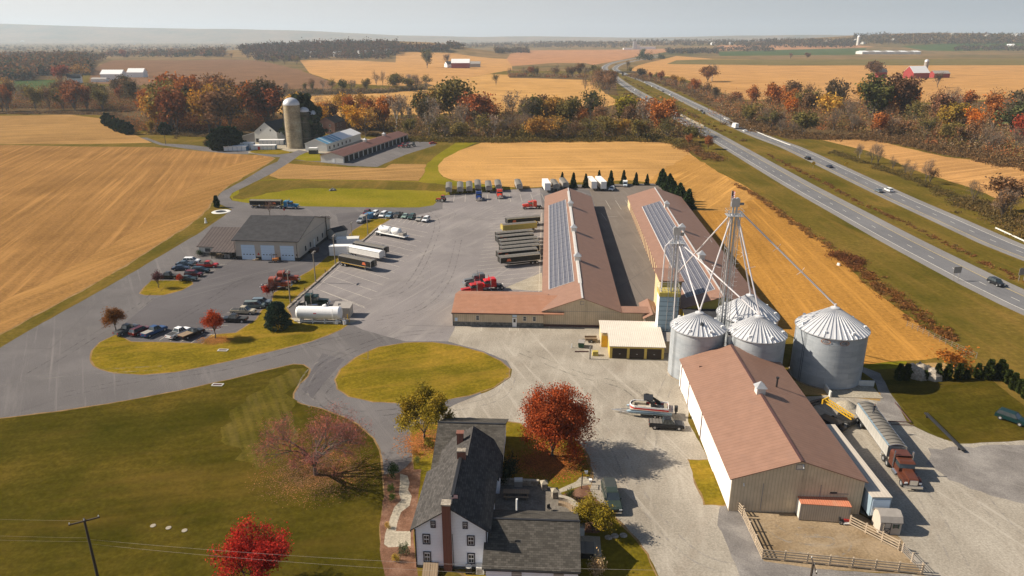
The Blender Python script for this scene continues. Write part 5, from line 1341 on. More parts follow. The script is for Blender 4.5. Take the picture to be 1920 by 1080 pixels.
t = car('pickup', 'blue pickup with flat grey bed cover in the near row', (290, 626), 66, BL, group=L2)
MB().box(-2.85, -.8, 1.14, -.8, .8, 1.2).build('bed_cover', M['weather'], t)
car('pickup', 'white pickup beside the brown flatbed pickup', (336, 629), 68, WH, group=L2)
t = car('regcab', 'black pickup with brown flatbed nearest the orange red tree', (361, 630), 60, BK, group=L2)
MB().box(-3.0, -1.05, 1.08, -.4, 1.05, 1.18).build('flatbed', M['wood'], t)
L3 = 'vehicles nosed to the lawn strip'
car('suv', 'grey blue suv parked above the green minivan by the grass strip', (491, 571), 4, (.14, .18, .21), group=L3)
car('van', 'grey green minivan beside the grass strip', (478, 577), 4, (.14, .17, .16), group=L3)
car('pickup', 'beige crew cab pickup beside the grass strip', (457, 588), -4, TN, group=L3)
car('pickup', 'black pickup parked beside the orange red tree', (441, 603), 176, BK, group=L3)
L4 = 'vehicles lined up behind the tank trailer'
car('suv', 'old maroon suv at the left end of the upper car row', (688, 402), 262, MR, group=L4)
t = car('pickup', 'grey pickup loaded with tarped junk, left of the grass wedge', (678, 416), 262, SI, group=L4)
MB().box(-3.1, -1.0, 1.15, -.5, 1.0, 2.0).build('load', M['weather'], t)
rows = [('suv', 'white suv second from the left in the upper row', 703, 403, WH), ('van', 'white van with dark rear window in the upper row', 719, 405, WH), ('pickup', 'pale blue pickup in the upper row', 732, 406, (.22, .34, .42)), ('pickup', 'brown pickup in the middle of the upper row', 747, 405, (.07, .055, .045)), ('sedan', 'pale green sedan in the upper row', 760, 407, (.22, .30, .25)), ('suv', 'dark green suv near the right end of the upper row', 772, 409, (.03, .07, .06)), ('sedan', 'beige sedan second from the right in the upper row', 787, 412, (.36, .33, .29)), ('suv', 'white suv at the right end of the upper row', 799, 414, WH)]
for k, l, x, y, c in rows: car(k, l, (x, y + 1), 258, c, group=L4)
car('pickup', 'dark green pickup with pale bumper beside the farmhouse garden', (1146, 940), 271, (.032, .045, .036))
t = [o for o in C.objects if o.get('label', '').startswith('dark green pickup with pale')][0]
t.scale = (1.12, 1.16, 1.12)
MB().frus((-2.75, -.85, -.5, .85), (-2.55, -.68, -.45, .68), 1.15, 1.8).build('bed_cap', M['paint'], t).color = (.05, .055, .05, 1)
t = car('pickup', 'black pickup with panelled bed cover beside the pontoon boat', (1249, 802), -6, BK)
b_ = MB()
for i in range(4): b_.box(-2.8 + i * .52, -.8, 1.16, -2.33 + i * .52, .8, 1.22)
b_.build('bed_cover', M['tarp_top'], t)
car('suv', 'dark teal suv parked on the grass by the cedar row', (1896, 790), -52, (.006, .026, .026))
car('suv', 'white utility pickup with ladder rack, left of the truck bays far end', (1147, 357), 250, WH, name='utility_truck')
t = car('pickup', 'white and blue tow truck near the far cedar row', (1172, 349), 262, (.55, .62, .68)); MB().box(-3.2, -1, 1.1, -.4, 1, 2.1).build('tow_body', M['white'], t)
car('sedan', 'small red car at the far corner of the machinery yard', (812, 270), 20, RD)
# highway traffic
HW = 'traffic on the highway'
for k, l, x, y, az, c in (('suv', 'black suv alone on the near carriageway', 1867, 534, -86, BK), ('suv', 'white car passing a grey one on the far carriageway', 1666, 359, 91, WH), ('sedan', 'grey car beside the white one on the far carriageway', 1647, 360, 91, GY), ('sedan', 'dark blue car following on the far carriageway', 1555, 314, 91, (.02, .03, .06)), ('suv', 'black car by the yellow median sign', 1514, 299, 92, BK), ('sedan', 'white car just behind the white box truck', 1396, 247, 92, WH),
    ('sedan', 'first of two close dark cars before the box truck', 1315, 209, 92, BK), ('suv', 'second of two close dark cars before the box truck', 1319, 213, 92, GY), ('van', 'white van in mid distance on the far carriageway', 1257, 179, 93, WH), ('sedan', 'dark car ahead of the white van', 1243, 172, 94, BK), ('suv', 'grey car farther up the far carriageway', 1233, 166, 94, SI), ('van', 'pale van near the far tree clump', 1223, 163, 95, WH),
    ('sedan', 'dark car in the distant string of traffic', 1213, 160, 96, BK), ('van', 'white van in the distant string of traffic', 1209, 155, 96, WH), ('sedan', 'silver car near the overpass', 1199, 151, 97, SI), ('sedan', 'dark car nearest the overpass', 1191, 149, 98, BK), ('sedan', 'white car alone on the near carriageway by the trees', 1191, 170, -84, WH),
    ('sedan', 'dark car at the bend beyond the overpass', 1146, 130, 120, BK), ('sedan', 'grey car at the bend beyond the overpass', 1155, 121, 60, GY), ('van', 'white van at the far bend', 1130, 126, 100, WH)):
    car(k, l, (x, y), az, c, group=HW)

# heavy trucks -------------------------------------------------------------
def tractor(label, p, az, col, sleeper=True, day=False, z=0.0, group='semi tractors'):
    """bonneted truck tractor; x forward, origin between the axles"""
    if 'tractor' not in PROTO:
        t = bpy.data.objects.new('semi_tractor', None); C.objects.link(t)
        MB().box(-3.9, -.45, .75, 2.6, .45, 1.0).build('frame', M['dark'], t)
        b = MB()
        b.prof([(1.15, 1.0), (1.15, 1.95), (3.35, 1.75), (3.5, 1.6), (3.5, 1.0)], -.62, .62)
        b.prof([(1.2, 1.0), (1.2, 1.45), (1.9, 1.45), (2.3, 1.5), (3.0, 1.45), (3.35, 1.1), (3.35, .85), (1.2, .85)], -1.15, -.63).prof([(1.2, 1.0), (1.2, 1.45), (1.9, 1.45), (2.3, 1.5), (3.0, 1.45), (3.35, 1.1), (3.35, .85), (1.2, .85)], .63, 1.15)
        b.build('hood', M['paint'], t)
        MB().box(-.35, -1.05, .95, 1.14, 1.05, 1.95).frus((-.35, -1.05, 1.14, 1.05), (-.35, -.95, .75, .95), 2.65, 2.85).build('cab', M['paint'], t)
        MB().frus((-.33, -1.03, 1.12, 1.03), (-.33, -.98, .86, .98), 1.955, 2.65).build('window', M['auto_glass'], t)
        MB().box(-2.0, -1.15, .95, -.40, 1.15, 2.9).frus((-2.0, -1.15, -.40, 1.15), (-1.9, -.95, -.2, .95), 2.9, 3.15).build('sleeper', M['paint'], t)
        MB().box(3.505, -.5, .9, 3.58, .5, 1.62).build('grille', M['chrome'], t)
        MB().box(3.45, -1.2, .45, 3.72, 1.2, .82).build('bumper', M['chrome'], t)
        for y in (-.9, .9):
            MB().box(3.36, y - .18, 1.0, 3.46, y + .18, 1.25).build('headlight', M['lamp'], t)
            MB().tube((-.45, y * 1.33, 1.2), (-.45, y * 1.33, 3.7), .10, n=8).build('exhaust_stack', M['chrome'], t)
            MB().tube((-.3, y * 1.2, .75), (1.0, y * 1.2, .75), .32, n=12).build('fuel_tank', M['chrome'], t)
            MB().box(-4.3, y - .35, .9, -4.25, y + .35, 1.0).build('mudguard', M['white'], t)
        for x in (-2.3, -3.55):
            for y in (-1.0, 1.0): wheel(t, x, y, .52, .5)
        for y in (-1.02, 1.02): wheel(t, 2.55, y, .52, .3)
        MB().lathe([(0, 1.05), (.5, 1.05), (.5, 1.15), (0, 1.15)], -2.9, 0, n=14).build('fifth_wheel', M['weather'], t)
        PROTO['tractor'] = t
    t = PROTO['tractor'] if 'tractor' not in USED else copy_tree(PROTO['tractor'])
    USED.add('tractor')
    tag(t, label, 'truck tractor', group)
    t.location = V3(p) + Vector((0, 0, .01)); t.rotation_euler = (0, 0, R(az))
    for n in ('hood', 'cab', 'sleeper'):
        for c in part_of(t, n): set_color(c, col)
    return t
def mark(t, x, y, z, s, w=1.35):
    """small orange slanted emblem with three bars on a trailer side"""
    m = MB()
    for k in range(3):
        z0 = z + k * s * .34
        m.add([(x - w / 2 + k * .1, y, z0), (x + w / 2 - k * .12, y, z0), (x + w / 2 - k * .12 + .14, y, z0 + s * .27), (x - w / 2 + k * .1 + .14, y, z0 + s * .27)], [(0, 1, 2, 3)])
    m.build('emblem', M['orange_mark'], t)
def hopper_trailer(kind, label, p, az, L=12.2, group=None):
    key = 'hop' + kind
    if key not in PROTO:
        t = bpy.data.objects.new('grain_trailer', None); C.objects.link(t)
        W, z0, z1 = 2.5, 1.05, 2.95
        side = {'black': M['black_side'], 'white': M['white_side'], 'grey': M['weather'], 'silver': M['silver_side'], 'gold': M['gold_wall']}[kind]
        MB().box(-L / 2, -W / 2, z0 + .25, L / 2, W / 2, z1).frus((-L / 2 + 2.4, -.7, L / 2 - 2.8, .7), (-L / 2 + .3, -W / 2 + .02, L / 2 - .3, W / 2 - .02), .55, z0 + .245).build('body', side, t)
        arc = [(-W / 2 - .03, z1 + .005)] + [(-W / 2 - .03 + (W + .06) * i / 8, z1 + .02 + .30 * math.sin(PI * i / 8)) for i in range(1, 8)] + [(W / 2 + .03, z1 + .005)]
        MB().profx(arc[::-1], -L / 2 + .02, L / 2 - .02).build('tarp', M['white'] if kind == 'white' else M['tarp_top'], t)
        fr = MB()
        for y in (-W / 2 - .02, W / 2 + .02):
            fr.tube((-L / 2, y, z1), (L / 2, y, z1), .05, n=4); fr.tube((-L / 2, y, z0 + .22), (L / 2, y, z0 + .22), .07, n=4)
            for x in (-L / 2, L / 2): fr.tube((x, y, z0), (x, y, z1), .06, n=4)
        for x in (-L / 2, L / 2):
            pts = [(x, a, b) for a, b in arc]
            for a, b in zip(pts, pts[1:]): fr.tube(a, b, .05, n=4)
        fr.build('rails', M['chrome'] if kind != 'gold' else M['yellow'], t)
        ld = MB()
        for x in (L / 2 + .06, -L / 2 - .06):
            for y in (.35, .85): ld.tube((x, y, z0 + .2), (x, y, z1), .03, n=4)
            for k in range(5): ld.tube((x, .35, z0 + .4 + k * .35), (x, .85, z0 + .4 + k * .35), .025, n=4)
        ld.build('ladder', M['chrome'], t)
        for x in (-L / 2 + 1.0, -L / 2 + 2.3):
            for y in (-1.0, 1.0): wheel(t, x, y, .5, .5)
        for y in (-.8, .8): MB().tube((L / 2 - 2.6, y, 0.02), (L / 2 - 2.6, y, z0 + .3), .07, n=6).box(L / 2 - 2.75, y - .15, 0, L / 2 - 2.45, y + .15, .04).build('landing_leg', M['steel'], t)
        if kind in ('black',):
            mark(t, L / 2 - 2.6, -W / 2 - .03, 1.75, .75); mark(t, L / 2 - 2.6, W / 2 + .03, 1.75, .75)
            MB().box(-L / 2 + 1, -W / 2 - .10, z0 + .05, L / 2 - 2, -W / 2 - .05, z0 + .14).build('side_lights', M['yellow'], t)
        PROTO[key] = t
    t = PROTO[key] if key not in USED else copy_tree(PROTO[key])
    USED.add(key)
    t['label'] = label; t['category'] = 'trailer'
    if group: t['group'] = group
    elif 'group' in t: del t['group']
    t.location = V3(p) + Vector((0, 0, .01)); t.rotation_euler = (0, 0, R(az))
    return t
def mid(a, b): a = G(*a); b = G(*b); return ((a[0] + b[0]) / 2, (a[1] + b[1]) / 2)
grp = 'black grain trailers backed to the storage barn'
bb = [('black', 'farthest black grain trailer, on its own beyond the yellow framed one', 948, 427, 1012, 421), ('gold', 'yellow framed grain trailer, second from the far end', 941, 439, 1004, 433), ('black', 'third grain trailer from the far end of the row', 930, 455, 997, 448), ('black', 'fourth grain trailer from the far end', 931, 462, 998, 455), ('black', 'fifth grain trailer, in the middle of the row', 936, 470, 1006, 462), ('black', 'fourth grain trailer counted from the office side', 937, 477, 1009, 469), ('black', 'third grain trailer from the office side', 937, 484, 1010, 476), ('black', 'second grain trailer from the office side', 931, 492, 1006, 484), ('black', 'nearest black grain trailer to the office, orange emblem in full view', 935, 501, 1011, 495)]
for k, l, x0, y0, x1, y1 in bb:
    c = mid((x0, y0), (x1, y1))
    az = math.degrees(azim((x1, y1), (x0, y0)))
    hopper_trailer(k, l, (c[0], c[1] + .9), 199.5, 12.2, grp)
# pair and white one by the lawn strip
c = mid((640, 498), (695, 512)); hopper_trailer('black', 'black grain trailer nearest the painted bays, emblem on its side', (c[0] + .3, c[1] + 1.5), -31)
c = mid((657, 481), (712, 494)); hopper_trailer('white', 'white grain trailer between two black ones', (c[0] + .3, c[1] + 1.7), -31)
c = mid((668, 472), (722, 485)); hopper_trailer('black', 'black grain trailer on the far side of the white one', (c[0], c[1] + 1.2), -31)
# blue rig at the lawn
c = mid((470, 389), (531, 390)); hopper_trailer('black', 'black grain trailer hitched to the blue tractor by the lawn', (c[0], c[1]), -3)
p = G(543, 391); tractor('bright blue tractor pulling the black trailer by the lawn', (p[0] + .2, p[1]), -3, (.02, .16, .30))
# far bays
fb = [('grey', 'leftmost grey trailer of the far bays', 842, 363), ('grey', 'second grey trailer of the far bays', 863, 362), ('grey', 'third grey trailer of the far bays', 880, 361), ('grey', 'grey trailer behind the blue tractor', 896, 358), ('grey', 'grey trailer between the blue and red rigs', 916, 360), ('grey', 'grey trailer behind the red tractor in the far bays', 934, 358), ('grey', 'lone grey trailer right of the red rig', 972, 357), ('grey', 'grey trailer right of the white box in the far bays', 1040, 357), ('grey', 'grey trailer by the far peak of the storage barn', 1057, 354)]
for k, l, x, y in fb: hopper_trailer(k, l, G(x, y - 3), -86, 12.2, 'grey trailers in the far bays')
tractor('dark blue tractor nosing out of the far bays', G(898, 374), -86, (.015, .04, .17))
tractor('orange red tractor nosing out of the far bays', G(937, 370), -86, (.55, .05, .02))
def box_trailer(label, p, az, L, col='white', h=3.0, z0=1.1):
    t = thing('box_trailer', label, 'trailer', p, R(az), 'box trailers')
    MB().box(-L / 2, -1.25, z0, L / 2, 1.25, z0 + h).build('body', M['white_side'] if col == 'white' else M['cont_wall'], t)
    MB().box(-L / 2 - .04, -1.29, z0 + h + .005, L / 2 + .04, 1.29, z0 + h + .07).build('roof', M['white'], t)
    MB().box(L / 2 + .005, -1.15, z0 + .1, L / 2 + .05, 1.15, z0 + h - .1).build('end_door', M['white'], t)
    for x in (-L / 2 + 1.2, -L / 2 + 2.5):
        for y in (-1.0, 1.0): wheel(t, x, y, .5, .5)
    for y in (-.8, .8): MB().tube((L / 2 - 2, y, 0), (L / 2 - 2, y, z0), .07).build('landing_leg', M['steel'], t)
    return t
box_trailer('white box trailer just left of the storage barn peak', G(1024, 357), -86, 11)
box_trailer('tan sided box trailer beside the tall white one at the cedars', G(1109, 353), -86, 13, 'tan')
box_trailer('tall white box trailer in front of the cedars', G(1126, 353), -86, 13.5)
c = G(1378, 241)
t = thing('box_truck', 'white box truck on the far carriageway', 'truck', c, R(92), 'traffic on the highway')
MB().box(-4, -1.25, .9, 2.6, 1.25, 3.9).build('cargo_box', M['white'], t); MB().prof([(2.7, .6), (2.7, 2.7), (3.8, 2.6), (4.5, 1.6), (4.6, .6)], -1.1, 1.1).build('cab', M['white'], t)
for x in (-2.6, 3.6):
    for y in (-1, 1): wheel(t, x, y, .48, .35)
t = thing('tanker_truck', 'red and white tanker truck on the near carriageway', 'truck', G(1268, 219), R(-86), 'traffic on the highway')
MB().tube((-7.5, 0, 2.3), (3.2, 0, 2.3), 1.15, n=16).build('tank', M['white'], t); MB().box(3.4, -1.2, .9, 6.0, 1.2, 3.4).build('cab', M['red'], t); MB().box(-7.5, -.6, .9, 5, .6, 1.2).build('frame', M['dark'], t)
for x in (-6.5, -5.2, 1.5, 2.8, 5.4):
    for y in (-1, 1): wheel(t, x, y, .5, .4)
# red tractors by the office and orange one
tractor('red tractor crossing the yard beside the barn eave', G(996, 391), 188, (.55, .045, .02))
p = G(915, 543); tractor('bright red tractor behind the office roof, white fender edges', p, 197, (.55, .01, .01))
p = G(897, 549); tractor('red tractor half hidden behind the office roof', (p[0] - 1, p[1] - 1.0), 197, (.40, .02, .015))
p = G(893, 541); tractor('silver grilled grey tractor leftmost behind the office roof', (p[0], p[1] + 3.2), 197, (.12, .12, .12))
p = G(521, 541); tractor('rust orange tractor with chrome tanks behind the small red tree', (p[0], p[1]), 6, (.30, .062, .025))
p = G(530, 531); tractor('rust orange sleeper tractor farther from the red tree', (p[0] + .8, p[1] + .6), 6, (.28, .058, .025))
p = G(590, 574); tractor('dark green tractor behind the white fuel tank', p, 2, (.012, .03, .02))
# the orange rig unloading by the barn
azr = -96
fx, fy = math.cos(R(azr)), math.sin(R(azr))
p0 = G(1690, 892)
t = tractor('copper orange bonneted tractor at the barn side with chrome grille', p0, azr, (.10, .034, .02)); t.scale = (1.08, 1.08, 1.05)
c = (p0[0] - fx * 9.6, p0[1] - fy * 9.6)
t = hopper_trailer('silver', 'long pale grain trailer behind the copper orange tractor, tarp ribs showing', c, azr)
t.scale = (1.12, 1.04, 1.12)
rb = MB()
for k in range(13):
    x = -5.6 + k * .93
    q = [(x, -1.25 + 2.5 * i / 8, 3.0 + .30 * math.sin(PI * i / 8)) for i in range(9)]
    for a, b in zip(q, q[1:]): rb.tube(a, b, .035, n=4)
rb.build('tarp_bow', M['dark'], t)
MB().box(-5.9, -1.28, 2.96, 5.9, -.55, 3.04).build('open_tarp_roll', M['blue_grey_panel'], t)
# flatbed with two white tanks
c = mid((709, 442), (756, 452)); t = thing('tank_trailer', 'flatbed trailer carrying two white tanks near the painted bays', 'trailer', (c[0] + .3, c[1] + 1.6), R(-33))
MB().box(-6.5, -1.25, 1.0, 6.5, 1.25, 1.2).build('deck', M['white'], t)
MB().box(-6.4, -.5, .6, 6.4, .5, .99).build('frame', M['dark'], t)
for x0, x1 in ((-5.2, -.4), (.4, 3.6)):
    MB().lathe([(0, x0), (.9, x0), (1.12, x0 + .3), (1.12, x1 - .3), (.9, x1), (0, x1)], 0, 2.35, n=20, axis='x').build('tank', M['white'], t, smooth=True)
MB().box(4.0, -1.0, 1.2, 5.6, 1.0, 2.2).tube((5, -.8, 1.2), (5.8, -.8, 2.9), .06).tube((5, .8, 1.2), (5.8, .8, 2.9), .06).build('pump_rack', M['weather'], t)
for x in (-5.6, -4.3):
    for y in (-1, 1): wheel(t, x, y, .5, .5)
for y in (-.8, .8): MB().tube((4, y, 0), (4, y, 1), .07).build('landing_leg', M['steel'], t)
# farm machines
def farm_tractor(label, p, az, col, s=1.0):
    t = thing('farm_tractor', label, 'tractor', p, R(az), 'farm machines')
    MB().prof([(-.6, .9), (-.6, 1.5), (1.9, 1.35), (2.1, .9)], -.4, .4).prof([(-1.6, 1.0), (-1.6, 1.7), (-.2, 1.7), (-.2, 1.0)], -.9, .9).build('body', M['paint'], t).color = (*col, 1)
    MB().frus((-1.5, -.75, -.3, .75), (-1.4, -.65, -.4, .65), 1.7, 2.6).build('cab', M['auto_glass'], t)
    MB().box(-1.5, -.75, 2.6, -.3, .75, 2.7).build('cab_roof', M['paint'], t).color = (*col, 1)
    for y in (-1, 1): wheel(t, -1.0, y * 1.0, .85, .5); wheel(t, 1.6, y * .8, .5, .35)
    return t
for x, y, l, c in ((626 + 10, 280, 'x', RD),): pass
farm_tractor('red tractor parked leftmost at the machinery bays', G(631 + 122, 277), 200, RD)
farm_tractor('red and grey tractor in the middle at the machinery bays', G(762, 277), 200, (.3, .05, .05))
farm_tractor('dark tractor rightmost at the machinery bays', G(773, 275), 200, (.04, .04, .05))
farm_tractor('red and black loader at the left end of the far bays', G(827, 378), 160, (.35, .04, .02))
t = thing('forklift', 'small orange forklift before the middle overhead door', 'forklift', G(517, 491), R(200))
MB().box(-.9, -.6, .4, .9, .6, 1.1).build('body', M['paint'], t).color = (.55, .20, .05, 1)
cg = MB()
for x in (-.5, .5):
    for y in (-.55, .55): cg.tube((x, y, 1.1), (x, y, 2.2), .05, n=4)
cg.box(-.6, -.6, 2.2, .6, .6, 2.27); cg.build('cage', M['dark'], t)
MB().box(.95, -.5, .1, 1.05, -.3, 2.6).box(.95, .3, .1, 1.05, .5, 2.6).box(1.05, -.5, .1, 2.1, .5, .18).build('mast', M['dark'], t)
for x in (-.6, .6):
    for y in (-.6, .6): wheel(t, x, y, .32, .25)
t = thing('lawn_mower', 'small red ride on mower at the container corner', 'mower', G(1584, 980), R(0))
MB().prof([(-.3, .4), (-.3, .75), (.7, .7), (.8, .4)], -.3, .3).build('hood', M['red'], t)
MB().box(-.9, -.35, .35, -.3, .35, .6).box(-.95, -.3, .6, -.8, .3, 1.0).build('seat', M['dark'], t); MB().box(-.4, -.6, .12, .4, .6, .3).build('mower_deck', M['off_white'], t)
for x in (-.7, .65):
    for y in (-.4, .4): wheel(t, x, y, .28 if x < 0 else .2, .18)
# boat on its trailer
t = thing('pontoon_boat', 'red and white pontoon boat with black tower on its trailer', 'boat', G(1220, 778), R(-10))
def pon():
    for y in (-1.0, 1.0):
        MB().lathe([(0, 4.3), (.18, 4.05), (.36, 3.3), (.38, 2.8), (.38, -3.5), (0, -3.5)], y, 1.0, n=14, axis='x').build('pontoon', M['blue_grey_panel'], t, smooth=True)
    MB().box(-3.9, -1.3, 1.42, 3.7, 1.3, 1.52).build('deck', M['garage_wall'], t)
    pr = [(3.7, .0), (3.5, .75), (2.9, 1.2), (-2.9, 1.28), (-2.9, -1.28), (2.9, -1.2), (3.5, -.75)]
    w, rdd, wh = MB(), MB(), MB()
    n = len(pr)
    for i in range(n):
        a, b = pr[i], pr[(i + 1) % n]
        for mb, z0, z1, o in ((rdd, 1.53, 1.85, .03), (wh, 1.85, 2.15, .0)):
            s = 1 - o * .3
            mb.add([(a[0], a[1], z0), (b[0], b[1], z0), (b[0], b[1], z1), (a[0], a[1], z1), (a[0] * .975, a[1] * .95, z0), (b[0] * .975, b[1] * .95, z0), (b[0] * .975, b[1] * .95, z1), (a[0] * .975, a[1] * .95, z1)], [(0, 1, 2, 3), (5, 4, 7, 6), (3, 2, 6, 7)])
    rdd.build('red_panel', M['red'], t); wh.build('white_panel', M['white'], t)
    se = MB()
    for y in (-.85, .85): se.box(.9, y - .3, 1.53, 3.1, y + .3, 1.95)
    se.box(-2.7, -.9, 1.53, -2.1, .9, 2.0).box(2.9, -.5, 1.53, 3.3, .5, 1.95)
    se.build('seat', M['concrete'], t)
    MB().box(-.6, .3, 1.53, .1, .95, 2.2).box(-.6, -.95, 1.53, .1, -.4, 2.15).build('console', M['dark'], t)
    tw = MB()
    for y in (-1.15, 1.15): tw.prof([(-1.7, 1.6), (-1.5, 2.2), (.6, 3.5), (1.1, 3.5), (-.6, 2.2), (-.9, 1.6)], y - .07, y + .07)
    tw.box(-.2, -1.15, 3.3, 1.4, 1.15, 3.42).build('tower', M['dark'], t)
    MB().box(-4.5, -.35, 1.2, -3.95, .35, 2.1).box(-4.35, -.15, .6, -4.1, .15, 1.2).build('outboard_motor', M['dark'], t)
pon()
for o in t.children: pass
t.rotation_euler.z = R(170)
t2 = thing('boat_trailer', 'long silver trailer carrying the pontoon boat', 'trailer', t.location.to_2d(), R(170))
for y in (-.7, .7): MB().box(-3.6, y - .08, .45, 4.2, y + .08, .58).build('rail', M['steel'], t2)
MB().tube((4.2, -.7, .5), (6.6, 0, .5), .06).tube((4.2, .7, .5), (6.6, 0, .5), .06).tube((3.9, 0, .5), (6.8, 0, .5), .07).build('drawbar', M['steel'], t2)
MB().tube((5.2, .3, 0), (5.2, .3, 1.0), .05).build('jack', M['steel'], t2)
for x in (-1.6, -.7):
    for y in (-1.15, 1.15): wheel(t2, x, y, .33, .22)
# ---------------------------------------------------------------- trees and plants
def leaf_mat(name, trans=0.25):
    m = NT(name)
    oi = m.n('ShaderNodeObjectInfo'); ge = m.n('ShaderNodeNewGeometry')
    big = m.noise(0.28, 3, 0.6)
    c = m.mix(1.0, oi.outputs['Color'], m.ramp(ge.outputs['Random Per Island'], [(0.0, (.55, .55, .6)), (0.5, (1, 1, 1)), (1.0, (1.5, 1.35, 1.1))]), 'MULTIPLY')
    c = m.mix(1.0, c, m.ramp(big, [(0.3, (.72, .82, .9)), (0.5, (1, 1, 1)), (0.7, (1.3, 1.12, .9))]), 'MULTIPLY')
    m.col(c); m.rough(0.9, 0, 0.03)
    tr = m.n('ShaderNodeBsdfTranslucent'); m.link(c, tr.inputs['Color'])
    mx = m.n('ShaderNodeMixShader'); mx.inputs[0].default_value = trans
    m.link(m.b.outputs[0], mx.inputs[1]); m.link(tr.outputs[0], mx.inputs[2])
    m.link(mx.outputs[0], m.t.nodes['Material Output'].inputs['Surface'])
    return m.mat
M['leaf'] = leaf_mat('autumn_leaves')
M['needle'] = leaf_mat('evergreen_foliage', 0.1)
M['bark'] = plain('bark', (0.105, 0.082, 0.065), 0.9, var=0.3, scale=3)
M['pale_bark'] = plain('pale_bark', (0.30, 0.26, 0.22), 0.9, var=0.3, scale=2)
def quads_obj(name, pos, nrm_j, size, asp, mat, parent, rng, smooth=False, align=None, me=None):
    """many small leaf faces, one mesh"""
    n = len(pos)
    a = rng.normal(size=(n, 3)); a /= np.linalg.norm(a, axis=1)[:, None]
    if align is not None: a = a * 0.35 + align; a /= np.linalg.norm(a, axis=1)[:, None]
    b = rng.normal(size=(n, 3)); b -= (b * a).sum(1)[:, None] * a; b /= np.linalg.norm(b, axis=1)[:, None]
    s = size * rng.uniform(.6, 1.3, n)[:, None]
    a = a * s * asp; b = b * s
    V = np.stack([pos - a - b * .6, pos + a * .3 - b, pos + a + b * .5, pos - a * .2 + b], 1).reshape(-1, 3)
    me = bpy.data.meshes.new(name)
    me.vertices.add(n * 4); me.vertices.foreach_set('co', V.astype(np.float32).ravel())
    me.loops.add(n * 4); me.loops.foreach_set('vertex_index', np.arange(n * 4, dtype=np.int32))
    me.polygons.add(n); me.polygons.foreach_set('loop_start', np.arange(0, n * 4, 4, dtype=np.int32))
    me.materials.append(M[mat]); me.update()
    o = bpy.data.objects.new(name, me); C.objects.link(o); o.parent = parent
    return o
def skeleton(rnd, H, Rr, base, depth, spread=0.55, first=5, lean=0.0, wisp=1.0):
    """tapered limbs as (p, q, r0, r1); returns limbs and tips"""
    segs, tips = [], []
    def grow(p, d, L, r, k):
        q = p + d * L
        q2 = p.lerp(q, .5) + Vector((rnd.uniform(-1, 1), rnd.uniform(-1, 1), rnd.uniform(-.3, .6))) * L * .09
        segs.append((p, q2, r, r * .82)); segs.append((q2, q, r * .82, r * .62))
        if k == 0:
            tips.append((q, d)); return
        n = rnd.choice((2, 3, 3)) if k < depth else first
        for i in range(n):
            a = rnd.uniform(0, 2 * PI) if k < depth else 2 * PI * i / n + rnd.uniform(-.4, .4)
            sp = spread * rnd.uniform(.65, 1.25) * (1.15 if k == depth else 1)
            x = d.orthogonal().normalized(); y = d.cross(x)
            nd = (d * math.cos(sp) + (x * math.cos(a) + y * math.sin(a)) * math.sin(sp) + Vector((0, 0, .10))).normalized()
            grow(q if rnd.random() < .75 or k == depth else q2, nd, L * rnd.uniform(.66, .86), r * rnd.uniform(.48, .62) if k == depth else r * .58, k - 1)
            if k < depth and rnd.random() < .35: tips.append((q, nd))
    grow(Vector((0, 0, 0)), Vector((rnd.uniform(-.04, .04), rnd.uniform(-.04, .04), 1)).normalized(), base, H * .022 * wisp, depth)
    # fit into the crown
    mx = max(t[0].z for t in tips); mr = max(math.hypot(t[0].x, t[0].y) for t in tips)
    def f(v):
        k = min(1, v.z / max(base, .01))
        return Vector((v.x * (Rr / mr) if v.z > base else v.x, v.y * (Rr / mr) if v.z > base else v.y, v.z if v.z < base else base + (v.z - base) * (H - base) / (mx - base)))
    return [(f(a), f(b), r0, r1) for a, b, r0, r1 in segs], [(f(a), d) for a, d in tips]
TREES = {}
def tree_proto(key, seed, H=10.0, Rr=4.0, base=1.8, depth=4, leaves=1500, lsize=.28, sig=.75, bark='bark', spread=.6, first=5, asp=.8, fill=0.3, mat='leaf', n_tube=4, wisp=1.0, cut=0.0):
    rnd = random.Random(seed); rng = np.random.default_rng(seed)
    t = bpy.data.objects.new('tree', None); C.objects.link(t)
    segs, tips = skeleton(rnd, H, Rr, base, depth, spread, first, wisp=wisp)
    tr = MB()
    for a, b, r0, r1 in segs:
        tr.tube(a, b, max(r0, .012), max(r1, .008), n=n_tube if r0 > .04 else 3, cap=False)
    tk = tr.build('trunk', M[bark], t, smooth=True)
    if leaves:
        P = np.array([list(p) for p, d in tips]); nt = len(P)
        w = rng.uniform(.3, 1.0, nt); w /= w.sum()
        idx = rng.choice(nt, leaves, p=w)
        pos = P[idx] + rng.normal(size=(leaves, 3)) * np.array([sig, sig, sig * .8])
        nf = int(leaves * fill)
        if nf:
            j = rng.choice(nt, nf)
            c = np.array([0, 0, base + (H - base) * .45])
            pos[:nf] = c + (P[j] - c) * rng.uniform(.25, .95, nf)[:, None] + rng.normal(size=(nf, 3)) * sig * .7
        pos = pos[pos[:, 2] > (base * .6 if asp > .3 else H * .27)]
        quads_obj('crown', pos, 0, lsize, asp, mat, t, rng)
    return t
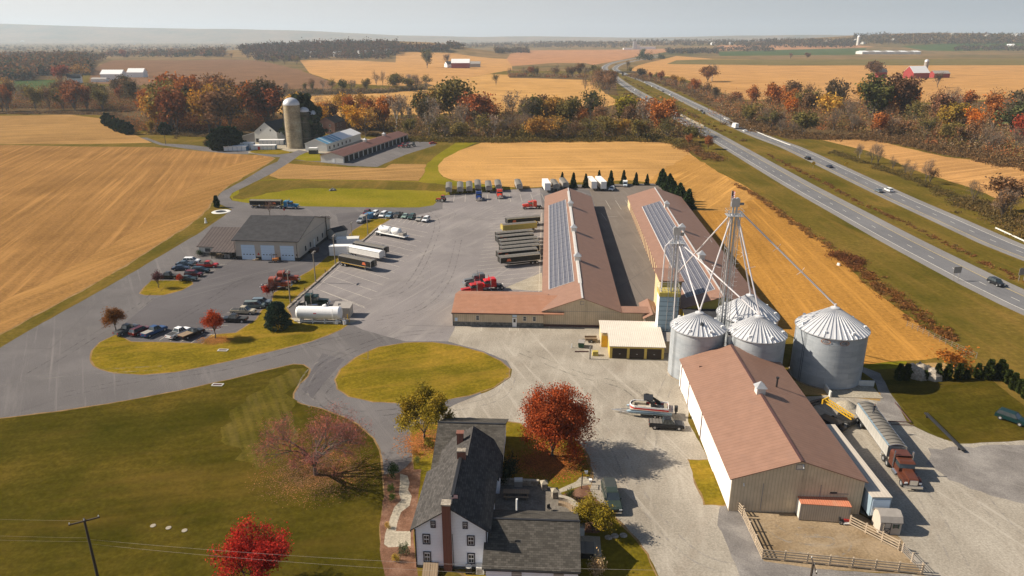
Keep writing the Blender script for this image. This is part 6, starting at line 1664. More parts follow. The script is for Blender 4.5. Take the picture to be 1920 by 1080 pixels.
def conifer_proto(key, seed, H=5.0, Rr=1.0, n=900, column=False, ls=.22):
    rnd = random.Random(seed); rng = np.random.default_rng(seed)
    t = bpy.data.objects.new('tree', None); C.objects.link(t)
    MB().tube((0, 0, 0), (0, 0, H * .9), .09 * H / 5, .02, n=5).build('trunk', M['bark'], t)
    z = rng.uniform(0.02, 1, n) ** (1.0 if column else 1.25)
    prof = (np.sqrt(np.clip(1 - (z * 1.02 - .05) ** 2, 0, 1)) if key == 'spruce' else np.sin(np.clip(z * 1.0 + .12, 0, 1) * PI * .93) ** .6 if column else (1 - z) ** .8 * np.minimum(1, z * 9 + .55))
    lump = 1 + .14 * np.sin(z * 17 + rng.uniform(0, 6)) + .10 * rng.normal(size=n)
    th = rng.uniform(0, 2 * PI, n)
    lob = 1 + .13 * np.sin(th * 3 + z * 7)
    rad = Rr * prof * lump * lob * rng.uniform(.72, 1.0, n)
    pos = np.stack([rad * np.cos(th), rad * np.sin(th), z * H], 1)
    out = np.stack([np.cos(th), np.sin(th), np.full(n, .5)], 1)
    quads_obj('crown', pos, 0, ls, 1.1, 'needle', t, rng, align=out * .6)
    return t
def get_tree(key):
    if key in TREES: return None
    K = dict(
        oakA=dict(seed=1, H=10, Rr=4.0, base=.9, leaves=1700, lsize=.30, sig=.62),
        oakB=dict(seed=2, H=10, Rr=4.6, base=.8, leaves=1700, lsize=.31, sig=.66, first=6),
        oakC=dict(seed=3, H=10, Rr=3.4, base=1.0, leaves=1600, lsize=.29, sig=.58),
        tall=dict(seed=4, H=10, Rr=2.7, base=1.2, leaves=1500, lsize=.26, sig=.50, spread=.45),
        thin=dict(seed=5, H=10, Rr=3.4, base=1.1, leaves=900, lsize=.20, sig=.55),
        thinB=dict(seed=6, H=10, Rr=3.8, base=1.0, leaves=850, lsize=.20, sig=.6, first=6),
        bare=dict(seed=7, H=10, Rr=3.2, base=1.3, leaves=1000, lsize=.30, sig=.42, asp=.12, fill=.1, depth=5),
        bareB=dict(seed=8, H=10, Rr=3.7, base=1.1, leaves=1000, lsize=.30, sig=.45, asp=.12, fill=.1, depth=5, first=6),
        pale=dict(seed=9, H=10, Rr=3.0, base=2.6, leaves=420, lsize=.20, sig=.45, bark='pale_bark', wisp=1.3, depth=5),
        bush=dict(seed=10, H=5, Rr=3.4, base=.3, leaves=900, lsize=.24, sig=.55, first=7, spread=.8),
        bushB=dict(seed=11, H=5, Rr=2.8, base=.3, leaves=700, lsize=.20, sig=.6, first=7, spread=.7))
    if key.startswith('cone'): TREES[key] = conifer_proto(key, 20 + len(key))
    elif key == 'column': TREES[key] = conifer_proto(key, 31, column=True, Rr=.95, n=1100)
    elif key == 'spruce': TREES[key] = conifer_proto(key, 33, H=8, Rr=3.5, n=5500, column=True, ls=.24)
    elif key == 'cedar': TREES[key] = conifer_proto(key, 34, H=8, Rr=3.6, n=2600, column=True, ls=.36)
    else: TREES[key] = tree_proto(key, **K[key])
KH_ = dict(cone_=5, bush=5, bushB=5, cone=5, column=5, spruce=8, cedar=8)
TUSED = set()
BARKC = (.20, .15, .12)
def tree(key, label, pt, h, col, name='tree', cat='tree', group=None, wide=1.0, world_pt=False, rz=None, rng=random.Random(77)):
    get_tree(key)
    t = TREES[key] if key not in TUSED else copy_tree(TREES[key])
    TUSED.add(key)
    t.name = name
    tag(t, label, cat)
    if group: t['group'] = group
    elif 'group' in t: del t['group']
    p = pt if world_pt else G(*pt)
    t.location = V3(p)
    s = h / KH_.get(key, 10)
    t.scale = (s * wide, s * wide, s)
    t.rotation_euler = (0, 0, rng.uniform(0, 6.28) if rz is None else rz)
    for c in part_of(t, 'crown'): c.color = (*[min(1, v * 1.5) for v in col], 1)
    return t
# palettes measured on the photograph's woods
PAL = dict(rust=[(.20, .075, .028), (.24, .085, .025), (.17, .065, .030), (.26, .10, .03)],
           brown=[(.13, .075, .038), (.15, .085, .045), (.11, .065, .036), (.17, .095, .05)],
           grey=[(.155, .115, .080), (.18, .135, .10), (.13, .10, .07), (.20, .14, .10)],
           olive=[(.105, .090, .028), (.13, .105, .032), (.09, .08, .028), (.15, .115, .035)],
           gold=[(.32, .18, .035), (.27, .15, .035), (.35, .21, .04)],
           orange=[(.27, .10, .028), (.30, .115, .028)],
           green=[(.065, .068, .024), (.078, .075, .028), (.06, .06, .024)],
           dark=[(.085, .060, .035), (.07, .055, .032)])
CW = dict(rust='rust red', brown='brown', grey='bare grey brown', olive='olive', gold='golden', orange='orange', green='dark green', dark='dark brown')
KEYS = dict(rust=('oakA', 'oakB', 'oakC', 'tall'), brown=('thin', 'oakC', 'thinB', 'oakA'), grey=('bare', 'bareB', 'bare', 'pale'), olive=('thin', 'oakA', 'oakB', 'thinB'), gold=('oakA', 'oakB', 'thinB'), orange=('oakA', 'oakC'), green=('oakB', 'tall', 'oakA'), dark=('oakB', 'oakC', 'thin'))
rt = random.Random(11)
WOODS = []
def wood_row(line, n, h0, h1, mixw, where, jy=2.0, wide=1.0):
    """n trees along a surveyed line"""
    P = [Vector(G(*p)) for p in line]
    Ls = [(b - a).length for a, b in zip(P, P[1:])]; T = sum(Ls)
    for i in range(n):
        s = (i + rt.uniform(.1, .9)) / n * T
        k = 0
        while k < len(Ls) - 1 and s > Ls[k]: s -= Ls[k]; k += 1
        q = P[k].lerp(P[k + 1], min(1, s / Ls[k]))
        q = q + Vector((rt.uniform(-1, 1), rt.uniform(-1, 1))) * jy * 3
        c = rt.choices(list(mixw), list(mixw.values()))[0]
        WOODS.append((q, rt.uniform(h0, h1), c, where, wide * rt.uniform(.85, 1.25)))
MX1 = dict(rust=3, brown=3, grey=3, olive=2, gold=.6, dark=2, orange=.5)
MX2 = dict(rust=1.5, brown=3, grey=4, olive=2.5, gold=1.2, dark=1, orange=.8, green=.4)
MX3 = dict(rust=2, brown=3, grey=3, olive=3, gold=.8, dark=2, orange=.7, green=1)
# the creek wood left of the dairy farm, three rows deep
wood_row([(-60, 210), (60, 208), (140, 206), (205, 208)], 13, 16, 21, MX1, 'in the creek wood left of the evergreens', 3)
wood_row([(-60, 200), (100, 196), (250, 200), (330, 208)], 15, 17, 22, MX1, 'in the creek wood left of the evergreens', 4)
wood_row([(-80, 188), (100, 184), (250, 186), (380, 190)], 13, 17, 22, MX1, 'at the back of the creek wood', 5)
wood_row([(285, 243), (340, 248), (400, 250), (455, 245)], 9, 22, 28, dict(rust=4, brown=2, olive=1, gold=1, dark=2), 'in tall wood behind the cream barn', 4)
wood_row([(280, 228), (340, 232), (400, 232), (450, 230), (500, 240)], 9, 24, 30, dict(rust=5, brown=2, dark=2, olive=.6), 'in tall wood behind the cream barn', 4)
wood_row([(300, 215), (360, 218), (430, 218), (470, 225)], 6, 24, 30, dict(rust=4, brown=2, dark=2), 'deep in the wood behind the cream barn', 4)
# between the farm and the middle field
wood_row([(560, 238), (600, 240), (660, 244), (720, 246), (760, 250)], 11, 15, 21, dict(gold=4, rust=1, brown=1.5, grey=1, orange=1), 'beside the brick house', 3)
wood_row([(500, 226), (560, 226), (640, 230), (720, 232), (790, 236)], 10, 14, 20, MX2, 'behind the brick house', 3)
wood_row([(770, 254), (850, 258), (950, 260), (1050, 260), (1150, 260), (1255, 262)], 26, 8, 14, dict(olive=4, grey=2, brown=2, gold=1), 'on the front edge of the middle wood', 2, 1.3)
wood_row([(770, 244), (850, 248), (950, 250), (1050, 250), (1150, 248), (1265, 252)], 20, 15, 22, MX2, 'in the middle wood beyond the golden field', 3)
wood_row([(780, 234), (880, 238), (980, 240), (1080, 238), (1180, 234), (1260, 238)], 17, 17, 24, MX2, 'at the back of the middle wood', 4)
wood_row([(1272, 255), (1300, 275), (1330, 285)], 5, 6, 10, dict(brown=2, rust=1, olive=1), 'on the bank beyond the middle wood', 2, 1.2)
# right of the highway
wood_row([(1390, 224), (1430, 238), (1480, 250), (1540, 256)], 12, 9, 14, dict(olive=2, grey=3, brown=2, gold=.6), 'beside the far guardrail', 3, 1.2)
wood_row([(1180, 140), (1215, 148), (1255, 158), (1300, 172), (1340, 186), (1380, 205), (1410, 222)], 20, 10, 15, MX2, 'along the far carriageway', 3, 1.1)
wood_row([(1400, 206), (1470, 216), (1550, 226), (1640, 238), (1740, 250)], 14, 15, 22, MX3, 'in the wood right of the highway', 4)
wood_row([(1560, 244), (1640, 252), (1740, 262), (1840, 278), (1930, 296), (2040, 320)], 17, 9, 15, dict(grey=3, brown=3, olive=2.5, rust=.5), 'in scrub above the small right field', 3, 1.2)
wood_row([(1600, 226), (1660, 228), (1730, 236), (1830, 248), (1930, 262), (2040, 280)], 14, 20, 27, MX3, 'in the wood right of the highway', 4)
wood_row([(1440, 198), (1560, 208), (1680, 214), (1800, 222), (1920, 232), (2060, 250)], 15, 17, 24, MX3, 'deep in the wood right of the highway', 5)
wood_row([(1580, 292), (1640, 308), (1710, 330), (1770, 352)], 9, 6, 10, dict(grey=4, brown=1), 'in the hedge below the small right field', 1)
wood_row([(1830, 380), (1880, 400), (1930, 425), (1990, 450)], 7, 8, 12, dict(grey=3, olive=1, brown=2), 'by the guardrail at the right', 2, 1.1)
# hedges and clumps farther off
wood_row([(486, 172), (540, 174), (600, 172), (660, 172), (700, 172)], 14, 9, 15, dict(grey=5, brown=1, green=.6, olive=1), 'in the hedge above the tall silo', 3)
wood_row([(740, 172), (790, 166)], 6, 13, 18, dict(grey=3, olive=2), 'in the clump at the hedge end', 5, 1.2)
wood_row([(955, 142), (1010, 143), (1060, 144), (1120, 146)], 14, 12, 20, dict(grey=2, brown=2, olive=1, rust=1.5), 'in the hedge above the middle field', 4, 1.2)
wood_row([(1120, 152), (1132, 165), (1150, 178)], 7, 14, 22, dict(rust=2, brown=2, olive=1, grey=1), 'on the near highway bank', 5, 1.2)
wood_row([(420, 110), (480, 112), (520, 116), (560, 124)], 12, 14, 20, dict(grey=2, brown=2, olive=1), 'at the foot of the wooded knoll', 12)
WOODS.sort(key=lambda w: -w[0].length)
ORD = ['first', 'second', 'third', 'fourth', 'fifth', 'sixth', 'seventh', 'eighth', 'ninth', 'tenth', 'eleventh', 'twelfth', 'thirteenth', 'fourteenth', 'fifteenth', 'sixteenth', 'seventeenth', 'eighteenth', 'nineteenth', 'twentieth']
def plant_woods():
    cls = {}
    for w in WOODS: cls.setdefault((w[2], w[3]), []).append(w)
    for (c, where), ws in cls.items():
        ws.sort(key=lambda w: w[0].x / w[0].y)
        for i, (q, h, c, where, wide) in enumerate(ws):
            lab = (ORD[min(i, 19)] + ' ' if len(ws) > 1 else '') + CW[c] + ' tree ' + ('from left ' if len(ws) > 1 else '') + where
            tree(rt.choice(KEYS[c]), lab, q, h * 1.12, rt.choice(PAL[c]), 'tree', 'tree', 'trees ' + where, wide, True)
plant_woods()
# single trees that stand out
tree('oakB', 'big round brown tree behind the red and white farmhouse', (1637, 145), 26, (.10, .055, .03), 'tree', wide=1.5)
for k, l, x, y, h, c, w in (('thin', 'crooked lone tree below the small red shed', 1757, 164, 20, (.09, .06, .04), 1.1), ('thin', 'lone tree in the middle of the golden field', 930, 160, 16, (.10, .09, .04), 1), ('oakA', 'tall lone olive tree left of the dark red barn', 801, 127, 38, (.085, .085, .045), 1.1), ('thin', 'brown tree by the tiny white house', 838, 124, 30, (.15, .10, .07), 1.1), ('thin', 'left of two small round trees on the far golden field', 1482, 111, 20, (.16, .10, .08), 1.2), ('oakA', 'right of two small round trees on the far golden field', 1513, 110, 18, (.12, .07, .05), 1.4),
    ('bare', 'small bare tree on the field by the near highway bank', 1097, 171, 17, (.12, .085, .06), .9), ('oakB', 'large bushy rust tree standing alone right of the highway', 1327, 153, 22, (.17, .085, .035), 1.6), ('pale', 'grey topped tree beside the lone bushy tree', 1335, 152, 26, (.16, .12, .09), 1), ('bareB', 'left of the two thin hedge trees above the field', 706, 161, 22, (.2, .14, .1), .8), ('bare', 'right of the two thin hedge trees above the field', 718, 161, 20, (.2, .14, .1), .7),
    ('oakA', 'red tree by the white cottage on the left', 117, 156, 24, (.24, .06, .03), 1.3), ('thinB', 'golden tree behind the low white shed', 152, 152, 26, (.28, .15, .04), 1.5), ('oakC', 'lone orange tree on the left skyline', 233, 110, 26, (.26, .08, .03), 1.2),
    ('thin', 'narrow tree at the highway bend', 1176, 131, 20, (.14, .10, .05), .8), ('bush', 'dark evergreen clump inside the highway bend', 1210, 113, 24, (.035, .05, .03), 1.6), ('oakA', 'grey green tree above the bend', 1205, 108, 28, (.12, .12, .08), 1.0),
    ('bush', 'dark green bush beside the bend', 1240, 111, 18, (.04, .055, .03), 1.0), ('oakB', 'tall olive tree with a rust side in the middle wood', 853, 236, 33, (.125, .10, .032), 1.25), ('oakA', 'broad red orange tree right of the tall olive one', 893, 245, 25, (.22, .075, .03), 1.35), ('pale', 'pale barked leafless sycamore in the middle wood', 745, 248, 27, (.24, .17, .11), 1.0),
    ('oakA', 'full rust red tree left of the tall silo', 505, 240, 27, (.19, .065, .03), 1.2), ('cedar', 'tall dark evergreen right behind the silos', 573, 272, 30, (.028, .038, .022), .8), ('oakB', 'golden tree left of the brick house', 594, 248, 19, (.42, .22, .03), 1.1), ('oakA', 'bright golden tree right of the brick house', 664, 254, 19, (.40, .22, .03), 1.15), ('thinB', 'wide golden tree with dark limbs behind the dairy barn', 686, 256, 20, (.36, .20, .04), 1.3),
    ('tall', 'tallest dark green tree in the wood right of the highway', 1630, 240, 36, (.070, .072, .024), 1.25), ('oakA', 'brown twin trunked tall tree right of the tallest green one', 1655, 238, 36, (.13, .07, .04), .9), ('oakC', 'tall brown tree above the right woods', 1690, 238, 34, (.13, .07, .042), 1.0), ('oakA', 'lone rust tree with white trunk in the right wood', 1762, 246, 25, (.16, .08, .045), 1.1), ('oakA', 'vivid orange tree in the right wood', 1818, 262, 19, (.36, .12, .02), .9), ('oakB', 'dark green tree near the right border of the wood', 1905, 262, 24, (.060, .068, .030), 1.4), ('oakC', 'orange tree at the left end of the right wood', 1482, 228, 18, (.30, .10, .02), 1.1), ('oakA', 'olive gold tree in the right wood', 1778, 256, 21, (.24, .16, .03), 1.2), ('oakC', 'red tree at the right end of the wood', 1908, 280, 20, (.25, .05, .025), 1.1), ('oakC', 'yellow green tree in the middle wood', 1168, 240, 22, (.20, .17, .02), 1.1), ('oakA', 'orange brown tree at the right end of the middle wood', 1222, 248, 22, (.24, .09, .02), 1.3)):
    tree(k, l, (x, y), h, c, wide=w)
# dark evergreens by the lane and the farm
for i, (x, y) in enumerate(((203, 236), (213, 241), (222, 246), (231, 249), (242, 252))):
    tree('cedar', ORD[i] + ' dark evergreen from the left beside the far stubble field', (x, y), 9.5 - i * .3, (.022, .036, .018), 'evergreen_tree', 'evergreen tree', 'dark evergreens along the lane', 1.0)
for i, (x, y, h) in enumerate(((310, 252, 8), (411, 281, 12), (425, 280, 13), (437, 276, 12))):
    tree('cedar', ['round dark evergreen at the wood edge by the lane', 'left cedar of the clump beside the calf hutches', 'middle cedar of the clump beside the calf hutches', 'right cedar of the clump beside the calf hutches'][i], (x, y), h, (.018, .032, .016), 'cedar_tree', 'evergreen tree', None, 1.15)
tree('bush', 'small dark round shrub left of the cedar clump', (389, 274), 4, (.05, .03, .02), 'shrub', 'shrub')
tree('oakC', 'gold green small tree at the lane junction', (284, 252), 9, (.22, .15, .03), 'tree', 'tree')
tree('column', 'small dark conifer beside the stone ring by the lane', (407, 389), 4.6, (.02, .04, .02), 'conifer', 'evergreen tree', wide=1.2)
# cedars behind the truck yard
cl = [(1054, 343), (1075, 352), (1098, 351), (1123, 341), (1145, 349), (1169, 345), (1192, 347), (1213, 347)]
for i, (x, y) in enumerate(cl): tree('cone_', ORD[i] + ' cone shaped cedar from the left along the yard edge', (x, y), 4.9 + (i * 5 % 7) * .32, (.028, .045, .018), 'cedar_tree', 'evergreen tree', 'cone shaped cedars along the yard edge', 1.15)
a, b = Vector(G(1237, 344)), Vector(G(1290, 392))
for i in range(12): tree('cone_', ORD[i] + ' cedar from the far end of the dense row behind the yellow ended barn', a.lerp(b, i / 11), 5.4 + (i * 5 % 7) * .38, (.026, .042, .016), 'cedar_tree', 'evergreen tree', 'dense cedar row at the barn corner', 1.25 + (i * 3 % 5) * .12, True)
ar = [(1684, 713, 683), (1698, 713, 683), (1734, 711, 695), (1756, 711, 682), (1775, 712, 683), (1796, 711, 682), (1811, 711, 694), (1831, 709, 682), (1845, 711, 690), (1852, 711, 675), (1866, 711, 683), (1872, 711, 675), (1879, 714, 683), (1889, 720, 694), (1899, 731, 700), (1911, 738, 712), (1922, 748, 718), (1934, 758, 726)]
for i, (x, y, ty) in enumerate(ar): tree('column', ORD[i] + ' clipped columnar cedar from the left along the side lawn', (x, y), HT((x, y), ty), (.030, .040, .010), 'cedar_tree', 'evergreen tree', 'columnar cedars along the side lawn', 1.15 if i not in (2, 6) else 1.6)
# near specimen trees, each with its own crown
def specimen(label, name, pt, H, Rr, base, leaves, lsize, col, seed, sig=.5, depth=5, first=6, bark='bark', spread=.62, fill=.3, asp=.8, wisp=1.0, cat='tree', flat=None, col2=None):
    t = tree_proto(name, seed, H, Rr, base, depth, leaves, lsize, sig, bark, spread, first, asp, fill, n_tube=6, wisp=wisp)
    t.name = name; tag(t, label, cat); t.location = V3(G(*pt))
    for c in part_of(t, 'crown'): c.color = (*col, 1)
    return t
specimen('large copper red maple casting shade on the gravel drive', 'maple_tree', (1036, 855), 12.2, 6.3, .9, 46000, .11, (.36, .082, .028), 41, .52, 5, 8, spread=.74)
specimen('yellow green maple at the back of the farmhouse', 'maple_tree', (796, 822), 9.2, 5.2, 1.0, 19000, .12, (.30, .23, .03), 42, .40, 5, 6, fill=.12)
specimen('nearly leafless pink tipped maple on the front lawn', 'maple_tree', (592, 890), 10.8, 9.2, 1.5, 12500, .22, (.34, .125, .105), 47, .42, 6, 7, spread=.68, fill=.02, wisp=1.7, asp=.11)
specimen('scarlet maple at the lower edge of the front lawn', 'maple_tree', (486, 1110), 8.4, 4.6, 1.2, 17000, .10, (.42, .035, .026), 44, .42, 5, 6, fill=.2)
specimen('round yellow and orange bush beside the curved stone wall', 'tree', (1112, 995), 4.9, 2.9, .5, 14000, .095, (.28, .21, .025), 45, .40, 5, 7, fill=.35)
specimen('orange red round headed tree on the lawn island', 'maple_tree', (404, 634), 6.3, 2.5, 1.6, 11000, .10, (.46, .075, .02), 46, .36, 5, 7, fill=.4)
specimen('orange and green round headed tree at the left road', 'maple_tree', (218, 622), 6.2, 2.4, 1.5, 10000, .10, (.26, .10, .022), 48, .36, 5, 7, fill=.4)
specimen('purple leaved slim tree on the small island', 'tree', (298, 540), 4.6, 1.7, 1.0, 900, .13, (.13, .055, .06), 49, .32, 4, 6)
specimen('tiny orange red tree on the small island', 'tree', (337, 530), 2.3, .9, .5, 500, .12, (.40, .06, .02), 50, .2, 3, 6)
specimen('small dark maroon tree in front of the rust orange tractors', 'tree', (513, 557), 3.9, 1.6, .9, 1500, .12, (.12, .05, .045), 51, .34, 4, 6)
specimen('small scarlet tree left of the maroon one', 'tree', (501, 556), 2.8, 1.2, .7, 1300, .12, (.48, .05, .02), 52, .26, 4, 6)
specimen('wispy bare small tree behind the workshop roof', 'tree', (506, 404), 6, 2.0, 1.2, 300, .12, (.2, .1, .08), 53, .3, 4, 6)
get_tree('spruce'); tree('spruce', 'full dark blue green spruce beside the white fuel tank', (522, 614), HT((522, 614), 567), (.035, .060, .045), 'spruce_tree', 'evergreen tree', wide=.95)
# garden shrubs
sh = [('dark round shrub beside the drive end of the garden path', 738, 893, 2.2, (.02, .04, .012)), ('upper of two low clipped shrubs left of the path', 733, 922, 1.3, (.04, .07, .012)), ('lower of two low clipped shrubs left of the path', 736, 938, 1.3, (.04, .07, .012)), ('grey green shrub at the farmhouse front corner', 757, 1040, 1.8, (.06, .075, .04)), ('yellow low plant in the front mulch bed', 742, 1052, 1.2, (.30, .22, .04)), ('dark tall shrub against the rear wall of the house', 955, 895, 3.8, (.018, .025, .012)), ('second dark shrub beside the patio wall', 945, 905, 2.6, (.02, .03, .012)), ('small bush at the near end of the patio wall', 1068, 935, 1.8, (.05, .065, .02)), ('yellow green shrub by the rear wall under the maple', 782, 868, 1.4, (.12, .13, .03)), ('orange shrub along the west wall bed', 778, 852, 1.2, (.30, .14, .04)), ('leafless pale shrub at the kitchen wing corner', 1118, 1078, 3.0, (.30, .22, .13)), ('yellow shrub under the green maple', 805, 838, 2.0, (.20, .18, .03)), ('ornamental grass tuft on the lawn edge by the mulch', 727, 990, 1.0, (.35, .24, .07))]
for l, x, y, h, c in sh: tree('bush', l, (x, y), h, c, 'shrub', 'shrub', wide=.62)
tree('bushB', 'low green hedge shrub at the annex corner', (375, 480), 1.8, (.03, .045, .02), 'shrub', 'shrub', wide=1.3)
tree('bushB', 'rounded shrub beside the annex porch', (402, 483), 2.2, (.07, .06, .045), 'shrub', 'shrub', wide=1.1)
tree('bushB', 'wild orange brown thicket behind the columnar cedars', (1790, 692), 4.2, (.24, .085, .015), 'thicket', 'shrub', wide=1.6)
# brush along the field edge and in the median: mounds of dry growth
def brush(name, pts, n, spread, h, col, seed, dens=60, ls=.22, zs=.4):
    rng = np.random.default_rng(seed)
    P = [np.array(G(*p)) for p in pts]
    L = np.array([np.linalg.norm(b - a) for a, b in zip(P, P[1:])]); cum = np.concatenate([[0], np.cumsum(L)])
    s = rng.uniform(0, cum[-1], n); out = []
    for q in s:
        k = min(len(L) - 1, int(np.searchsorted(cum, q) - 1)); k = max(k, 0)
        c = P[k] + (P[k + 1] - P[k]) * ((q - cum[k]) / L[k]) + rng.normal(size=2) * spread
        hh = h * rng.uniform(.4, 1.3); m = int(dens * rng.uniform(.5, 1.4))
        pp = rng.normal(size=(m, 3)) * np.array([hh * .75, hh * .75, hh * zs]); pp[:, 2] = np.abs(pp[:, 2]) + .05
        pp[:, 0] += c[0]; pp[:, 1] += c[1]; pp[:, 2] += TZ(c[0], c[1])
        out.append(pp)
    pos = np.concatenate(out)
    o = quads_obj(name, pos, 0, ls, .45, 'leaf', None, rng)
    o.color = (*col, 1); tag(o, kind='stuff'); return o
brush('dry_brush', [(1375, 345), (1420, 368), (1470, 405), (1520, 440), (1560, 470)], 150, .8, .7, (.24, .13, .05), 3)
brush('dry_brush', [(1560, 470), (1585, 488), (1610, 505), (1660, 545), (1720, 590), (1790, 640)], 160, 1.3, .9, (.20, .095, .035), 4)
brush('dry_brush', [(1575, 480), (1600, 492), (1605, 500)], 30, 1.5, 1.6, (.16, .065, .03), 6, 120)
for i, (s, n_, h_) in enumerate(((0.0, 120, .6), (.0, 150, .5))):
    brush('median_brush', [(1440, 290), (1480, 312), (1560, 350), (1605, 378), (1700, 420), (1770, 455), (1850, 495), (1900, 520), (1990, 560)], n_, .7, h_, ((.19, .09, .035), (.22, .13, .05))[i], 7 + i, 50)
brush('median_brush', [(1170, 148), (1230, 180), (1280, 205), (1330, 235), (1400, 268)], 90, 1.5, 1.2, (.16, .10, .045), 9, 60, .4)
brush('undergrowth', [(0, 214), (100, 212), (200, 214), (270, 244)], 200, 4, 2.0, (.17, .11, .06), 12, 60, .5)
brush('undergrowth', [(290, 250), (380, 256), (470, 256), (560, 246), (700, 252), (770, 262)], 240, 4, 1.6, (.14, .10, .045), 13, 60, .45)
brush('undergrowth', [(770, 262), (860, 265), (1000, 264), (1150, 263), (1255, 264), (1290, 278)], 520, 3, 2.6, (.15, .115, .035), 14, 90, .45)
brush('undergrowth', [(1280, 268), (1310, 285), (1345, 300)], 70, 3, 2.2, (.18, .10, .045), 15, 90, .4)
brush('undergrowth', [(1385, 228), (1440, 248), (1520, 258), (1640, 258), (1750, 278), (1850, 298), (1930, 315), (2040, 340)], 620, 6, 2.8, (.16, .10, .05), 16, 90, .5)
brush('undergrowth', [(1600, 240), (1740, 262), (1850, 280), (1960, 300)], 420, 10, 3.4, (.155, .10, .052), 17, 100, .55)
brush('undergrowth', [(1180, 142), (1260, 162), (1340, 192), (1400, 222)], 200, 6, 3.0, (.16, .10, .05), 18, 80, .6)
brush('undergrowth', [(1560, 285), (1640, 312), (1720, 340), (1760, 358), (1800, 372)], 200, 1.5, 1.3, (.13, .10, .035), 19, 90, .3)
brush('undergrowth', [(1800, 372), (1860, 398), (1930, 430), (2000, 460)], 200, 4, 2.0, (.14, .10, .04), 20, 90, .35)
brush('undergrowth', [(480, 178), (600, 176), (720, 174), (800, 166)], 260, 4, 2.4, (.13, .10, .06), 21, 60, .7)
def woodfill(line, n, spread, h, seed, cols, where='woodland_thicket', ls=.55):
    for k, c in enumerate(cols): brush(where, line, int(n * 1.3), spread, h, c, seed * 10 + k, 150, ls, .72)
TH = [(.26, .155, .075), (.30, .21, .13), (.21, .165, .06), (.31, .125, .05)]
woodfill([(-80, 203), (60, 200), (180, 200), (290, 206)], 70, 9, 7.0, 101, TH)
woodfill([(-80, 186), (100, 182), (250, 186), (400, 196)], 60, 12, 7.5, 102, TH)
woodfill([(280, 240), (350, 240), (420, 240), (490, 240)], 34, 9, 7.5, 103, [(.23, .125, .06), (.30, .115, .04), (.19, .14, .055), (.36, .15, .045)])
woodfill([(500, 232), (600, 234), (700, 238), (780, 244)], 34, 6, 4.2, 104, [(.30, .18, .05), (.22, .15, .09), (.16, .12, .045)])
woodfill([(770, 252), (900, 254), (1050, 254), (1160, 252), (1262, 256)], 66, 8, 5.6, 105, TH[:3] + [(.22, .19, .05)])
woodfill([(790, 240), (900, 242), (1050, 240), (1160, 236), (1250, 240)], 56, 10, 7.6, 106, TH)
woodfill([(1185, 142), (1250, 155), (1320, 172), (1380, 200)], 40, 6, 3.6, 107, TH, ls=.7)
woodfill([(1390, 212), (1470, 226), (1560, 238), (1660, 246), (1760, 258)], 66, 12, 7.0, 108, TH)
woodfill([(1450, 200), (1580, 208), (1720, 218), (1860, 232), (2040, 255)], 74, 16, 7.6, 109, TH)
woodfill([(1620, 240), (1740, 256), (1850, 274), (1960, 296), (2060, 320)], 75, 13, 5.0, 110, TH)
woodfill([(960, 143), (1060, 145), (1120, 147), (1140, 168)], 26, 7, 5.0, 111, TH, ls=.9)
woodfill([(486, 174), (600, 173), (720, 172), (795, 167)], 24, 5, 3.4, 112, TH[:3], ls=.7)
# fallen leaves under the bare maple and the red maple
def litter(name, c, rx, ry, n, col, seed, s=.085):
    rng = np.random.default_rng(seed); p = np.array(G(*c))
    a = rng.uniform(0, 2 * PI, n); r = np.sqrt(-np.log(rng.uniform(.02, 1, n))) * .62
    pos = np.stack([p[0] + r * np.cos(a) * rx, p[1] + r * np.sin(a) * ry, rng.uniform(.015, .05, n)], 1)
    up = np.tile(np.array([0.9, 0, 0]), (n, 1))
    me = bpy.data.meshes.new(name); th = rng.uniform(0, 2 * PI, n); sz = s * rng.uniform(.6, 1.5, n)
    d1 = np.stack([np.cos(th) * sz, np.sin(th) * sz, rng.uniform(-.3, .3, n) * sz], 1); d2 = np.stack([-np.sin(th) * sz, np.cos(th) * sz, rng.uniform(-.3, .3, n) * sz], 1)
    V = np.stack([pos - d1, pos - d2, pos + d1, pos + d2], 1).reshape(-1, 3)
    me.vertices.add(n * 4); me.vertices.foreach_set('co', V.astype(np.float32).ravel()); me.loops.add(n * 4); me.loops.foreach_set('vertex_index', np.arange(n * 4, dtype=np.int32))
    me.polygons.add(n); me.polygons.foreach_set('loop_start', np.arange(0, n * 4, 4, dtype=np.int32)); me.materials.append(M['leaf']); me.update()
    o = bpy.data.objects.new(name, me); C.objects.link(o); o.color = (*col, 1); tag(o, kind='stuff')
litter('fallen_leaves', (598, 884), 9.0, 7.5, 8500, (.26, .14, .075), 61, .065)
litter('fallen_leaves', (1030, 868), 6.0, 4.5, 7000, (.34, .13, .04), 62)
litter('fallen_leaves', (796, 830), 4.5, 4.5, 3000, (.38, .16, .06), 63)
litter('fallen_leaves', (404, 638), 3.5, 2.4, 2500, (.34, .16, .05), 64)

